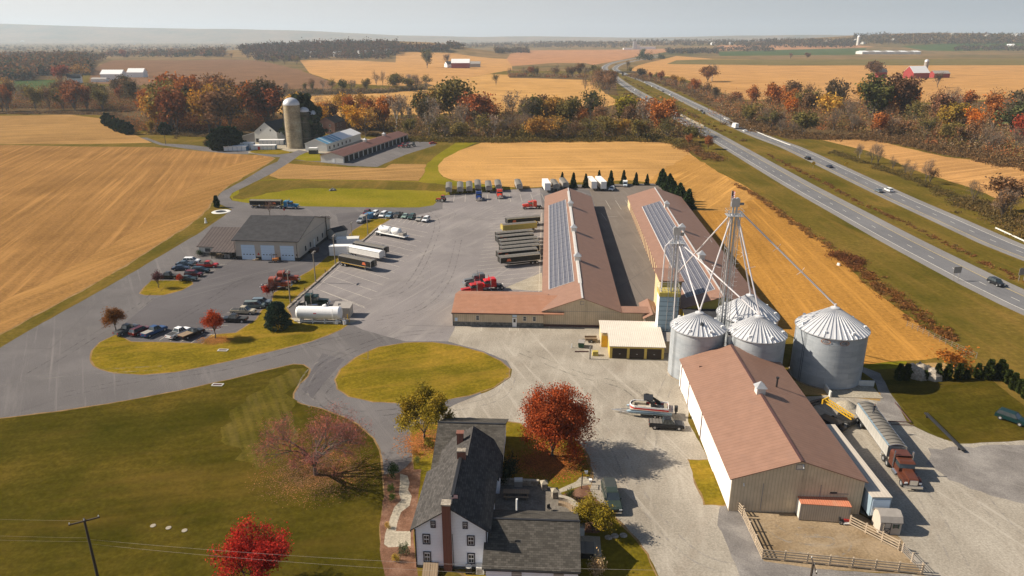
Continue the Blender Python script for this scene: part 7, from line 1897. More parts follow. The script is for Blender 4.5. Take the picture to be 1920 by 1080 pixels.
# far woods: thousands of crowns no one could count
def far_wood(name, regions, n, col, seed, h0, h1):
    rng = np.random.default_rng(seed); rd = random.Random(seed)
    out = []
    for i in range(n):
        reg_ = rd.choices(regions, [r[4] for r in regions])[0]
        x = rd.uniform(reg_[0], reg_[1]); y = rd.uniform(reg_[2], reg_[3])
        p = G(x, y)
        if math.hypot(*p) > 15000: continue
        d = math.hypot(*p)
        h = rd.uniform(h0, h1); m = 26 if d < 3500 else 12
        c = np.array([p[0], p[1], TZ(*p) + h * .55])
        out.append(c + rng.normal(size=(m, 3)) * np.array([h * .26, h * .26, h * .22]))
    pos = np.concatenate(out)
    o = quads_obj(name, pos, 0, 2.6, .8, 'leaf', None, rng); o.color = (*col, 1); tag(o, kind='stuff')
W1 = [(-80, 60, 112, 152, 3), (60, 165, 112, 142, 3), (-80, 200, 104, 116, 2), (200, 420, 96, 108, 2)]
W2 = [(455, 745, 84, 104, 4), (480, 560, 100, 116, 1), (735, 840, 92, 97, 1), (560, 730, 105, 112, .6)]
W3 = [(-80, 500, 84, 97, 2), (840, 1180, 80, 90, 3), (1180, 1600, 76, 87, 4), (1600, 1990, 66, 84, 5), (1390, 1600, 84, 90, 1), (930, 990, 96, 100, .4), (1250, 1345, 95, 101, .6), (1340, 1450, 92, 97, .6), (1790, 1990, 90, 96, 1.2)]
far_wood('far_wood', W1, 900, (.13, .085, .045), 81, 15, 22); far_wood('far_wood', W1, 420, (.19, .085, .035), 82, 15, 21); far_wood('far_wood', W1, 350, (.055, .06, .028), 83, 14, 20)
far_wood('far_wood', W2, 650, (.085, .060, .045), 84, 15, 24); far_wood('far_wood', W2, 380, (.13, .06, .04), 85, 14, 22); far_wood('far_wood', W2, 280, (.04, .05, .03), 86, 14, 22)
far_wood('far_wood', W3, 2600, (.085, .065, .045), 87, 12, 20); far_wood('far_wood', W3, 1300, (.045, .05, .032), 88, 12, 20); far_wood('far_wood', W3, 900, (.12, .07, .045), 89, 12, 20)
# ---------------------------------------------------------------- yard furniture, fences, poles and small things
def simple(name, label, cat, mb, mat, pt, az=0, group=None, world=False, z=None):
    o = mb.build(name, mat); o.location = V3(pt if world else G(*pt), z); o.rotation_euler = (0, 0, R(az))
    return tag(o, label, cat, group)
# paddock fence: four rails, square posts
def fence(label, a, b, bays, h=1.45, rails=4, group='paddock fence runs', rh=.075, m='fence_wood'):
    a = Vector(a); b = Vector(b); L = (b - a).length; az = math.atan2(b.y - a.y, b.x - a.x)
    t = thing('rail_fence', label, 'fence', a, az, group)
    for i in range(bays + 1):
        x = L * i / bays
        MB().box(x - .09, -.09, 0, x + .09, .09, h + .12).build('post', M['fence_wood'], t)
    for k in range(rails):
        z = .28 + k * (h - .3) / (rails - 1)
        MB().box(-.05, -.15, z - rh, L + .05, -.095, z + rh).build('rail', M[m], t)
    return t
f0, f1, f2, f3 = (31.5, 84.2), (31.6, 73.4), (50.2, 70.6), (52.6, 75.0)
fence('west run of the paddock fence, throwing a striped shadow', (31.7, 81.4), f1, 3)
fence('short fence panel leaning at the barn corner', (31.1, 84.6), (31.7, 82.0), 1)
fence('long near run of the paddock fence along the gravel track', f1, f2, 7)
fence('east run of the paddock fence beside the mower', (45.6, 80.0), (49.6, 75.0), 3)
fence('metal gate closing the right corner of the paddock', (49.9, 74.6), (50.4, 71.0), 2, 1.3, 5, None, .025, 'weather')
# poles
def light_pole(label, pt, ty, head=True, lean=0):
    h = HT(pt, ty)
    t = thing('light_pole', label, 'light pole', G(*pt), 0, 'wooden light poles along the yard')
    MB().tube((0, 0, 0), (lean, 0, h), .17, .12, n=8).build('pole', M['pale_pole'], t)
    MB().box(-.15, -1.0, h - .3, .15, 1.0, h - .15).tube((.0, -.8, h - .1), (.5, -.8, h - .2), .18).tube((.0, .8, h - .1), (.5, .8, h - .2), .18).build('lamp_head', M['weather'], t)
    return t
light_pole('light pole at the strip corner above the spruce', (545, 570), 508)
light_pole('light pole casting a long shadow over the painted bays', (592, 530), 472)
light_pole('light pole right of the white container', (629, 496), 441)
light_pole('light pole behind the white grain trailer', (661, 459), 417)
light_pole('light pole on the grass wedge by the upper cars', (690, 441), 401)
def utility_pole(label, pt, ty, w=2.6, az=0, second=True):
    h = HT(pt, ty)
    t = thing('utility_pole', label, 'utility pole', G(*pt), R(az), 'utility poles')
    MB().tube((0, 0, 0), (0, 0, h), .17, .12, n=8).build('pole', M['pole_wood'], t)
    MB().box(-w / 2, -.17, h - .35, w / 2, -.06, h - .2).build('crossarm', M['pole_wood'], t)
    for x in (-w / 2 + .1, 0, w / 2 - .1): MB().lathe([(.05, h - .2), (.07, h - .1), (.04, h), (0, h)], x, -.11, n=8).build('insulator', M['off_white'], t)
    return t, h
u1, h1 = utility_pole('dark utility pole with tilted crossarm at the lower left lawn', (196, 1135), 972, 3.0, 28)
u2, h2 = utility_pole('utility pole top showing below the near paddock fence', (1500, 1200), 1056, 2.4, 80)
utility_pole('pole with a crossarm at the back corner of the workshop', (614, 449), 404, 3, 0)
utility_pole('thin pole beside the farm lane junction', (311, 271), 242, 2, 0)
utility_pole('thin pole in the verge beyond the far carriageway', (1350, 234), 214, 2, 0)
def wire(label, a, b, sag, group):
    A, B = Vector(a), Vector(b); mb = MB(); n = 26; prev = None
    for i in range(n + 1):
        t_ = i / n; p = A.lerp(B, t_); p.z -= sag * 4 * t_ * (1 - t_)
        if prev is not None: mb.tube(prev, p, .009, n=3, cap=False)
        prev = p
    o = mb.build('overhead_wire', M['weather']); tag(o, label, 'wire', group)
ux, uy = u1.location.x, u1.location.y
wire('upper overhead wire running left from the dark pole', (ux, uy, h1 - .3), (ux - 60, uy + 6, h1 - .5), 1.0, 'overhead wires')
wire('lower overhead wire running left from the dark pole', (ux, uy, h1 - 2.6), (ux - 60, uy + 5, h1 - 2.4), .8, 'overhead wires')
wire('lowest overhead wire running left from the dark pole', (ux, uy, h1 - 3.1), (ux - 60, uy + 4.5, h1 - 3.0), .8, 'overhead wires')
wire('overhead wire crossing in front of the scarlet maple and farmhouse', (ux, uy, h1 - 2.8), (u2.location.x, u2.location.y, h2 - 1.0), 1.2, 'overhead wires')
wire('second overhead wire crossing in front of the farmhouse', (ux, uy, h1 - 3.4), (u2.location.x, u2.location.y, h2 - 2.0), 1.4, 'overhead wires')
# stone kerb wall along the painted bays
def kerb():
    rd = random.Random(4)
    a, b = Vector(G(539, 578)), Vector(G(712, 424))
    t = thing('stone_kerb', 'low pale stone kerb between lawn strip and painted bays', 'kerb', a, math.atan2(b.y - a.y, b.x - a.x))
    L = (b - a).length; mb = MB(); x = 0
    while x < L:
        w = rd.uniform(.8, 1.6); h = rd.uniform(.28, .48)
        mb.frus((x, -.3, x + w, .3), (x + .06, -.24 + rd.uniform(-.06, .06), x + w - .06, .24), -.02, h * .7); x += w + .02
    mb.build('stones', M['pale_stone'], t)
kerb()
# fuel tank and its shed
t = thing('fuel_tank', 'long white horizontal fuel tank on a steel skid', 'tank', G(600, 603), R(-2.5))
MB().lathe([(0, -5.15), (1.25, -5.15), (1.5, -4.75), (1.5, 4.75), (1.25, 5.15), (0, 5.15)], 0, 2.25, n=28, axis='x').build('tank', M['white'], t, smooth=False)
MB().box(-5.6, -1.1, .35, 5.2, -.95, .6).box(-5.6, .95, .35, 5.2, 1.1, .6).build('skid', M['white'], t)
for x in (-4.2, -1.4, 1.4, 4.2): MB().box(x - .1, -1.1, 0, x + .1, 1.1, 1.3).build('saddle', M['white'], t)
MB().tube((.9, .3, 3.7), (1.7, .3, 4.0), .35).build('manhole', M['white'], t)
MB().tube((-3.4, 1.6, 0), (-3.4, 1.6, 4.3), .06).tube((3.6, -1.55, .2), (3.6, -1.55, 3.9), .05).build('vent_pipe', M['white'], t)
MB().box(-.9, -1.53, 2.5, -.2, -1.46, 2.7).build('placard', M['red'], t)
t = thing('pump_shed', 'small dark roofed pump shed at the end of the white tank', 'shed', G(640, 598), R(-3))
MB().box(-2.2, 1.0, 0, 1.8, 4.0, 2.3).build('wall', M['garage_wall'], t); MB().profx([(.8, 2.3), (.8, 2.4), (4.2, 2.8), (4.2, 2.7)], -2.4, 2.0).build('roof', M['weather'], t)
MB().tube((-.2, -.4, 0), (-.2, -.4, 3.8), .07).box(-.3, -.6, 3.8, .3, -.2, 3.95).build('lamp_post', M['dark'], t)
for i, (x, y) in enumerate(((648, 605), (655, 604), (652, 598))):
    simple('bollard', ['left', 'right', 'rear'][i] + ' yellow bollard by the fuel pump', 'bollard', MB().tube((0, 0, 0), (0, 0, 1.1), .11), M['yellow'], (x, y), 0, 'yellow bollards at the fuel pump')
simple('waste_drum', 'white drum beside the yellow bollards', 'drum', MB().lathe([(.0, 0), (.42, 0), (.42, 1.0), (.0, 1.0)], n=16), M['white'], (646, 608))
simple('white_bucket', 'white box in front of the tank skid', 'box', MB().frus((-.4, -.3, .4, .3), (-.34, -.25, .34, .25), 0, .7), M['white'], (631, 607))
# drain frames, lids, boxes
for l, x, y, az in (('brick edged drain frame on the lawn island', 418, 657, -3), ('brick edged drain frame on the front lawn by the drive', 408, 722, -3)):
    t = thing('drain_inlet', l, 'drain', G(x, y), R(az), 'drain inlets in the grass')
    fb = MB()
    for q in ((-1.05, -.5, 1.05, -.35), (-1.05, .35, 1.05, .5), (-1.05, -.35, -.9, .35), (.9, -.35, 1.05, .35)): fb.box(q[0], q[1], 0, q[2], q[3], .14)
    fb.build('rim', M['off_white'], t); MB().box(-.89, -.34, .0, .89, .34, .05).build('grate', M['brown_trim'], t)
for i, (x, y, m) in enumerate(((287, 986, 'concrete'), (316, 990, 'concrete'), (346, 995, 'concrete'))):
    simple('round_lid', ['left pale', 'middle tan', 'right pale'][i] + ' round septic lid on the front lawn', 'lid', MB().lathe([(0, 0), (.36, 0), (.36, .07), (0, .10)], n=20), M[m], (x, y), 0, 'round lids on the lawn')
for i, (x, y) in enumerate(((1141, 1008), (1153, 1005), (1169, 1004))):
    simple('stepping_stone', ['left', 'middle', 'right'][i] + ' round stepping stone by the spa pad', 'stepping stone', MB().lathe([(0, 0), (.5, 0), (.5, .06), (0, .07)], n=18), M['pale_stone'], (x, y), 0, 'round stepping stones')
# by the pale roofed garage
t = thing('dumpster', 'dark green dumpster beside the utility trailer', 'dumpster', G(1090, 650), R(80)); MB().frus((-.8, -.55, .8, .55), (-1.0, -.65, 1.0, .65), .1, 1.2).build('bin', M['dgreen'], t); MB().box(-1.0, -.65, 1.21, 1.0, .65, 1.28).build('lid', M['weather'], t)
t = thing('utility_trailer', 'small wooden utility trailer by the pale roofed garage', 'trailer', G(1108, 640), R(0)); MB().box(-1.3, -.8, .5, 1.3, .8, .6).box(-1.3, -.82, .6, 1.3, -.75, 1.0).box(-1.3, .75, .6, 1.3, .82, 1.0).build('bed', M['wood'], t); wheel(t, 0, -.92, .33, .22); wheel(t, 0, .92, .33, .22); MB().tube((-1.3, 0, .5), (-2.4, 0, .45), .05).build('drawbar', M['dark'], t)
simple('transformer_box', 'small green and yellow utility box behind a post', 'utility box', MB().frus((-.6, -.5, .6, .5), (-.55, -.45, .55, .45), 0, .95), M['gold_wall'], (1116, 666))
simple('concrete_post', 'tall grey square post by the utility box', 'post', MB().frus((-.14, -.14, .14, .14), (-.11, -.11, .11, .11), 0, 2.7), M['weather'], (1106, 673))
simple('marker_post', 'short white marker post left of the dumpster', 'post', MB().frus((-.12, -.12, .12, .12), (-.06, -.06, .06, .06), 0, .95), M['white'], (1072, 652))
simple('steel_rails', 'two rusty steel bars lying beside the utility box', 'steel bars', MB().box(-1.7, -.12, 0, 1.2, -.02, .12).box(-1.7, .22, 0, 1.2, .32, .12), M['brown_trim'], (1093, 660))
# behind the barn
t = thing('concrete_bunk', 'pale three sided concrete bunk behind the barn', 'bunk', G(1556, 745), R(-4))
MB().box(0, 5.0, 0, 9.8, 5.25, 1.1).box(0, 0, 0, .25, 4.98, 1.1).build('wall', M['off_white'], t); MB().box(.3, .1, 0.01, 9.5, 4.95, .08).build('floor_slab', M['concrete'], t)
simple('sand_heap', 'pale heap of sand inside the concrete bunk', 'heap', MB().lathe([(1.7, 0), (1.4, .25), (.8, .6), (.3, .8), (0, .85)], n=18), M['concrete'], (1587, 760))
def telehandler():
    t = thing('loader', 'yellow telescopic loader with raised lattice boom behind the barn', 'loader', G(1578, 792), R(124))
    b = MB().box(-2.0, -.9, .5, .6, .9, 1.3); b.build('body', M['dark'], t)
    bm = MB()
    for y in (-.35, .35):
        bm.tube((-1.8, y, 1.5), (3.6, y, 2.5), .11, n=4); bm.tube((-1.8, y, 2.0), (3.6, y, 3.0), .09, n=4)
        for k in range(9):
            x = -1.8 + k * .6; z = 1.5 + (x + 1.8) * .185
            bm.tube((x, y, z), (x + .6, y, z + .6), .05, n=4)
    bm.box(3.4, -.9, 2.2, 3.6, .9, 3.1).build('boom', M['yellow'], t)
    for x in (-1.4, .9):
        for y in (-1.05, 1.05): wheel(t, x, y, .6, .4)
telehandler()
t = thing('conveyor', 'dark low conveyor hopper beside the loader', 'conveyor', G(1556, 800), R(-55)); MB().box(-2.6, -.7, .4, 2.6, .7, .9).frus((-1.4, -.7, 1.4, .7), (-1.8, -1.0, 1.8, 1.0), .9, 1.4).build('hopper', M['dark'], t)
lg = MB()
for i, (dx, dz) in enumerate(((-.35, .22), (.35, .22), (0, .62))): lg.tube((-1.9, dx, dz + .02), (1.9, dx + .1, dz + .02), .24, .2, n=10)
simple('log_pile', 'short pile of cut logs behind the barn', 'logs', lg, M['bark'], (1530, 757), 25)
t = thing('grain_auger', 'long black auger pipe resting on lawn and gravel', 'auger', G(1769, 812), azim((1735, 778), (1803, 846)))
MB().tube((-6, -.14, .42), (6, -.14, .42), .17).tube((-6, .2, .42), (6, .2, .42), .12).build('tube', M['dark'], t); MB().box(-5.2, -.35, 0, -5.0, .35, .4).box(5.0, -.35, 0, 5.2, .35, .4).build('stand', M['dark'], t)
t = thing('pipe_frame', 'low triangular steel frame on the gravel behind the pale trailer', 'steel frame', G(1665, 792), R(0))
a = Vector(G(1665, 792)); q1 = Vector(G(1708, 794)) - a; q2 = Vector(G(1678, 757)) - a; q0 = Vector((0, 0))
MB().tube((0, 0, .25), (*q1, .25), .10).tube((*q1, .25), (*q2, .25), .10).tube((0, -.9, .2), (q1.x, q1.y - .9, .2), .08).build('tube', M['brown_trim'], t)
def boulder(label, pt, r, h, m, seed, name='rock_pile', cat='rocks'):
    rd = random.Random(seed); mb = MB()
    for k in range(9 if r > 1.5 else 3):
        a = rd.uniform(0, 6.28); d = rd.uniform(0, .6) * r; s = r * rd.uniform(.3, .5); cx, cy = d * math.cos(a), d * math.sin(a)
        n = 7; pr = [(s * rd.uniform(.9, 1.1), 0), (s * rd.uniform(.75, 1.0), h * .4), (s * rd.uniform(.4, .6), h * rd.uniform(.65, .85)), (0, h * rd.uniform(.8, 1.0))]
        mb.lathe(pr, cx, cy, n=n)
    return simple(name, label, cat, mb, M[m], pt)
boulder('heap of pale rubble behind the columnar cedars', (1727, 702), 3.6, 2.4, 'pale_stone', 3)
boulder('white boulder at the brush line near the highway', (1571, 497), .9, .8, 'off_white', 4, 'boulder', 'rock')
boulder('grey boulder in the middle of the bright lawn', (624, 357), 2.0, 1.0, 'stone', 5, 'boulder', 'rock')
t = thing('stone_ring', 'oval ring of pale stones round a dark pit by the lane', 'stone ring', G(415, 397), 0)
MB().lathe([(2.0, 0), (2.1, .16), (3.3, .12), (3.5, 0)], n=28).build('rim', M['off_white'], t); MB().lathe([(0, .05), (1.9, .03)], n=20).build('pit', M['dark'], t)
simple('lawn_statue', 'small white ornament on the verge left of the workshop', 'ornament', MB().lathe([(.5, 0), (.35, .5), (.2, 1.3), (.3, 1.6), (0, 1.9)], n=10), M['white'], (386, 418))
simple('manhole_cover', 'rusty round cover on gravel right of the tan shed', 'manhole cover', MB().lathe([(0, 0), (.42, 0), (.4, .07), (0, .08)], n=18), M['brown_trim'], (1682, 985))
t = thing('pump_jack', 'dark pipe fitting at the barn front corner', 'pipe', G(1371, 949), 0); MB().tube((0, 0, 0), (0, 0, .5), .2).tube((0, 0, .4), (.6, 0, .4), .12).build('pipe', M['dark'], t)
# farmhouse garden: patio walls, pillars, table, grill, fire seat, spa
def wall_run(label, a, b, h, w=.35, m='pale_stone'):
    a = Vector(a); b = Vector(b); t = thing('garden_wall', label, 'wall', a, math.atan2(b.y - a.y, b.x - a.x), 'stone patio walls'); L = (b - a).length
    MB().box(0, -w / 2, 0, L, w / 2, h).build('wall', M[m], t); MB().box(-.05, -w / 2 - .05, h + .002, L + .05, w / 2 + .05, h + .08).build('coping', M['concrete'], t)
wall_run('straight stone wall at the back of the patio', G(935, 907), G(1010, 911), .9)
for i, (x, y) in enumerate(((1020, 917), (1040, 932))):
    t = thing('stone_pillar', ['left', 'right'][i] + ' capped stone pillar at the patio entrance', 'pillar', G(x, y), R(10), 'stone pillars at the patio entrance'); MB().box(-.4, -.4, 0, .4, .4, 1.15).build('shaft', M['pale_stone'], t); MB().frus((-.55, -.55, .55, .55), (-.1, -.1, .1, .1), 1.152, 1.5).build('cap', M['concrete'], t)
def arc_wall():
    c = Vector(G(1046, 965)); t = thing('garden_wall', 'curved stone seat wall at the right edge of the patio', 'wall', c, 0, 'stone patio walls')
    for nm, r0, r1, z0, z1, m in (('wall', 2.6, 3.05, 0, .95, 'pale_stone'), ('coping', 2.55, 3.12, .952, 1.03, 'concrete'), ('bench', 2.0, 2.58, 0, .45, 'wood')):
        mb = MB(); n = 14
        for i in range(n):
            a0, a1 = R(-30 + 115 * i / n), R(-30 + 115 * (i + 1) / n)
            P = [(r * math.cos(a), r * math.sin(a)) for a in (a0, a1) for r in (r0, r1)]
            mb.add([(*P[0], z0), (*P[1], z0), (*P[3], z0), (*P[2], z0), (*P[0], z1), (*P[1], z1), (*P[3], z1), (*P[2], z1)], [(3, 2, 1, 0), (4, 5, 6, 7), (0, 1, 5, 4), (1, 2, 6, 5), (2, 3, 7, 6), (3, 0, 4, 7)])
        mb.build(nm, M[m], t)
arc_wall()
t = thing('patio_table', 'long wooden patio table with benches behind the house', 'table', G(968, 930), R(-2))
MB().box(-1.9, -.45, .72, 1.9, .45, .78).build('table_top', M['wood'], t)
for x in (-1.6, 1.6): MB().box(x - .06, -.4, 0, x + .06, .4, .72).build('leg', M['wood'], t)
for y in (-.85, .85): MB().box(-1.8, y - .15, .4, 1.8, y + .15, .46).box(-1.5, y - .1, 0, -1.4, y + .1, .4).box(1.4, y - .1, 0, 1.5, y + .1, .4).build('bench', M['wood'], t)
t = thing('grill', 'covered pale grill at the back patio wall', 'grill', G(972, 911), 0); MB().box(-.6, -.35, 0, .6, .35, .9).build('cabinet', M['weather'], t); MB().profx([(-.35, .9), (-.3, 1.2), (.3, 1.25), (.35, .9)], -.6, .6).build('lid', M['off_white'], t)
t = thing('garden_chair', 'dark wire chair near the curved wall', 'chair', G(1030, 958), R(30)); MB().box(-.25, -.25, .42, .25, .25, .46).build('seat', M['dark'], t); MB().box(-.25, .22, .46, .25, .26, .95).build('backrest', M['dark'], t)
for x in (-.2, .2):
    for y in (-.2, .2): MB().tube((x, y, 0), (x, y, .42), .02).build('leg', M['dark'], t)
t = thing('hot_tub', 'dark covered hot tub on the concrete pad by the kitchen wing', 'hot tub', G(1097, 1037), R(-4)); MB().box(-1.05, -1.05, 0, 1.05, 1.05, .82).build('tub', M['dark'], t); MB().box(-1.12, -1.12, .822, 1.12, -.01, .92).box(-1.12, .01, .822, 1.12, 1.12, .92).build('cover', M['tarp_top'], t)
t = thing('storage_bench', 'pale stone cabinet at the gable of the kitchen wing', 'cabinet', G(1089, 1000), R(-4)); MB().box(-.45, -.5, 0, .45, .5, 1.3).build('body', M['off_white'], t); MB().frus((-.55, -.6, .55, .6), (-.2, -.2, .2, .2), 1.302, 1.6).build('lid', M['weather'], t)
t = thing('sign_board', 'tall dark framed noticeboard at the end of the garden path', 'sign', G(1091, 912), R(80)); MB().box(-.6, -.05, 0, -.52, .05, 1.9).box(.52, -.05, 0, .6, .05, 1.9).build('post', M['dark'], t); MB().box(-.52, -.03, 1.75, .52, .03, 1.85).build('bar', M['dark'], t)
for i, (x, y) in enumerate(((1099, 888), (1107, 903))): simple('planter', ['far', 'near'][i] + ' small pale planter at the garden path end', 'planter', MB().frus((-.18, -.18, .18, .18), (-.24, -.24, .24, .24), 0, .4), M['white'], (x, y), 0, 'small pale planters')
t = thing('heat_pump', 'black round fan heat pump against the front gable wall', 'heat pump', (-5.3, 71.0), 0); MB().box(-.4, -.4, 0, .4, .4, .85).build('case', M['dark'], t); MB().lathe([(0, .87), (.34, .87), (.4, .9), (.4, .86)], n=18).build('fan_grille', M['off_white'], t)
t = thing('air_conditioner', 'pale square air conditioner right of the black heat pump', 'air conditioner', (-3.9, 71.0), 0); MB().box(-.5, -.45, 0, .5, .45, 1.05).build('case', M['off_white'], t); MB().box(-.35, -.47, .15, .35, -.455, .8).build('grille', M['weather'], t)
t = thing('cellar_hatch', 'sloping brown cellar doors against the front gable wall', 'cellar door', (-10.0, 71.6), 0); MB().prof([(0, 0)] * 0 or [(-.95, 0), (-.95, .35), (.95, .35), (.95, 0)], -2.0, 0).build('frame', M['weather'], t)
for x0, x1 in ((-.93, -.02), (.02, .93)): MB().add([(x0, -2.02, .36), (x1, -2.02, .36), (x1, 0, .95), (x0, 0, .95), (x0, -2.02, .30), (x1, -2.02, .30), (x1, 0, .89), (x0, 0, .89)], [(0, 1, 2, 3), (7, 6, 5, 4), (0, 4, 5, 1), (1, 5, 6, 2), (2, 6, 7, 3), (3, 7, 4, 0)]).build('door_leaf', M['wood'], t)
# workshop forecourt
simple('firewood_pallet', 'pallet of orange brown goods by the annex porch', 'pallet', MB().box(-1.4, -.7, 0, 1.4, .7, .14).box(-1.2, -.6, .15, .2, .6, .95).box(.3, -.6, .15, 1.2, .5, .7), M['wood'], (413, 482))
for i, (x, y) in enumerate(((424, 483), (430, 484))): simple('wheelie_bin', ['left', 'right'][i] + ' dark bin under the annex porch edge', 'bin', MB().frus((-.35, -.35, .35, .35), (-.42, -.42, .42, .42), 0, 1.3), M['weather'], (x, y), 0, 'dark bins by the porch')
simple('pallet', 'low wooden pallet between the left and middle overhead doors', 'pallet', MB().box(-1.3, -.5, 0, 1.3, .5, .15).box(-.4, -.4, .16, .5, .4, .45), M['wood'], (482, 488))
simple('blue_dumpster', 'bright blue skip between the old maroon suv and the white suv', 'skip', MB().frus((-1.4, -.9, 1.4, .9), (-1.8, -1.1, 1.8, 1.1), 0, 1.9), M['blue'], (692, 409), 70)
simple('red_dumpster', 'small dark red bin at the side wall of the workshop', 'bin', MB().frus((-1.1, -.7, 1.1, .7), (-1.3, -.9, 1.3, .9), 0, 1.3), M['brown_trim'], (590, 473), 70)
for i, (x, y) in enumerate(((610, 512), (572, 547), (546, 570))): simple('bollard', ['upper', 'middle', 'lower'][i] + ' dark post on the lawn side of the stone kerb', 'post', MB().tube((0, 0, 0), (0, 0, 1.1), .12), M['brown_trim'], (x, y), 0, 'dark posts along the stone kerb')
t = thing('stop_sign', 'small red sign on a post behind the workshop roof', 'sign', G(534, 405), 0); MB().tube((0, 0, 0), (0, 0, 2.6), .04).build('post', M['steel'], t); MB().tube((0, -.04, 2.4), (0, .0, 2.4), .38, n=8).build('sign_plate', M['red'], t)
# highway furniture
def guardrail(label, line, off_az=None, m='off_white', h=.8):
    P = [Vector(G(*p)) for p in line]; a = P[0]
    t = thing('guardrail', label, 'guardrail', a, 0, 'highway guardrails')
    mb = MB(); pm = MB()
    for p, q in zip(P, P[1:]):
        p, q = p - a, q - a; d = (q - p).normalized(); n = Vector((d.y, -d.x)) * .08
        mb.add([(p.x - n.x, p.y - n.y, .38), (p.x + n.x, p.y + n.y, .38), (q.x + n.x, q.y + n.y, .38), (q.x - n.x, q.y - n.y, .38), (p.x - n.x, p.y - n.y, h), (p.x + n.x, p.y + n.y, h), (q.x + n.x, q.y + n.y, h), (q.x - n.x, q.y - n.y, h)], [(0, 1, 2, 3), (7, 6, 5, 4), (0, 4, 5, 1), (1, 5, 6, 2), (2, 6, 7, 3), (3, 7, 4, 0)])
        L = (q - p).length; k = 0
        while k < L: pm.box(*(p + d * k - Vector((.07, .07))), 0, *(p + d * k + Vector((.07, .07))), .45); k += 6
    mb.build('rail_beam', M[m], t); pm.build('support_row', M['weather'], t)
guardrail('bright guardrail beyond the far carriageway at the right border', [(1866, 430), (1920, 455), (2100, 545)])
guardrail('guardrail beyond the far carriageway near the white box truck', [(1357, 223), (1400, 240), (1440, 258), (1482, 274)])
def barrier(label, a, b):
    a = Vector(G(*a)); b = Vector(G(*b)); t = thing('bridge_parapet', label, 'parapet', a, math.atan2(b.y - a.y, b.x - a.x), 'concrete bridge parapets')
    MB().box(0, -.25, 0, (b - a).length, .25, 1.1).build('wall', M['concrete'], t)
barrier('left concrete parapet beside the tanker truck', (1272, 215), (1297, 227))
barrier('right concrete parapet ahead of the tanker truck', (1299, 228), (1320, 238))
def road_sign(label, pt, ty, w, h, m, az, n=2, diamond=False):
    H = HT(pt, ty); t = thing('road_sign', label, 'road sign', G(*pt), R(az))
    for x in ((-w * .3, w * .3) if n == 2 else (0,)): MB().tube((x, 0, 0), (x, 0, H - .1), .07, n=6).build('post', M['weather'], t)
    if diamond: MB().add([(0, -.06, H - 2 * h), (w, -.06, H - h), (0, -.06, H), (-w, -.06, H - h), (0, -.03, H - 2 * h), (w, -.03, H - h), (0, -.03, H), (-w, -.03, H - h)], [(0, 1, 2, 3), (7, 6, 5, 4), (0, 4, 5, 1), (1, 5, 6, 2), (2, 6, 7, 3), (3, 7, 4, 0)]).build('sign_plate', M[m], t)
    else: MB().box(-w / 2, -.12, H - h, w / 2, -.07, H).build('sign_plate', M[m], t)
road_sign('grey backed road sign on two posts beside the near carriageway', (1791, 526), 500, 2.4, 1.8, 'weather', 10)
road_sign('grey backed road sign on two posts at the right border median', (1914, 527), 502, 2.6, 2.0, 'weather', 10)
road_sign('yellow diamond sign in the median', (1524, 316), 302, 1.2, 1.1, 'yellow', 0, 1, True)
road_sign('yellow diamond sign on the verge beyond the far carriageway', (1586, 315), 303, 1.2, 1.1, 'yellow', 0, 1, True)
t = thing('overpass', 'pale concrete overpass crossing the highway in the distance', 'bridge', G(1148, 142), azim((1148, 142), (1190, 142)))
L = (Vector(G(1190, 142)) - Vector(G(1148, 142))).length
MB().box(-6, -5, 5.2, L + 6, 5, 6.4).build('deck', M['concrete'], t); MB().box(-6, -5.3, 6.4, L + 6, -5, 7.4).box(-6, 5, 6.4, L + 6, 5.3, 7.4).build('parapet', M['concrete'], t)
for f in (.0, .47, 1): MB().box(L * f - 1, -4, -2, L * f + 1, 4, 5.2).build('pier', M['concrete'], t)
for i, (x, y) in enumerate(((1669, 410), (1660, 420))): pass
# wire fence between orange stubble and highway verge
a, b = Vector(G(1700, 612)), Vector(G(1830, 672)); t = thing('wire_fence', 'thin post and wire fence at the end of the orange stubble', 'fence', a, math.atan2(b.y - a.y, b.x - a.x)); L = (b - a).length
for i in range(13): MB().tube((L * i / 12, 0, 0), (L * i / 12, 0, 1.3), .06, n=5).build('post', M['pale_pole'], t)
for z in (.4, .8, 1.2): MB().tube((0, .05, z), (L, .05, z), .015, n=3).build('wire', M['steel'], t)
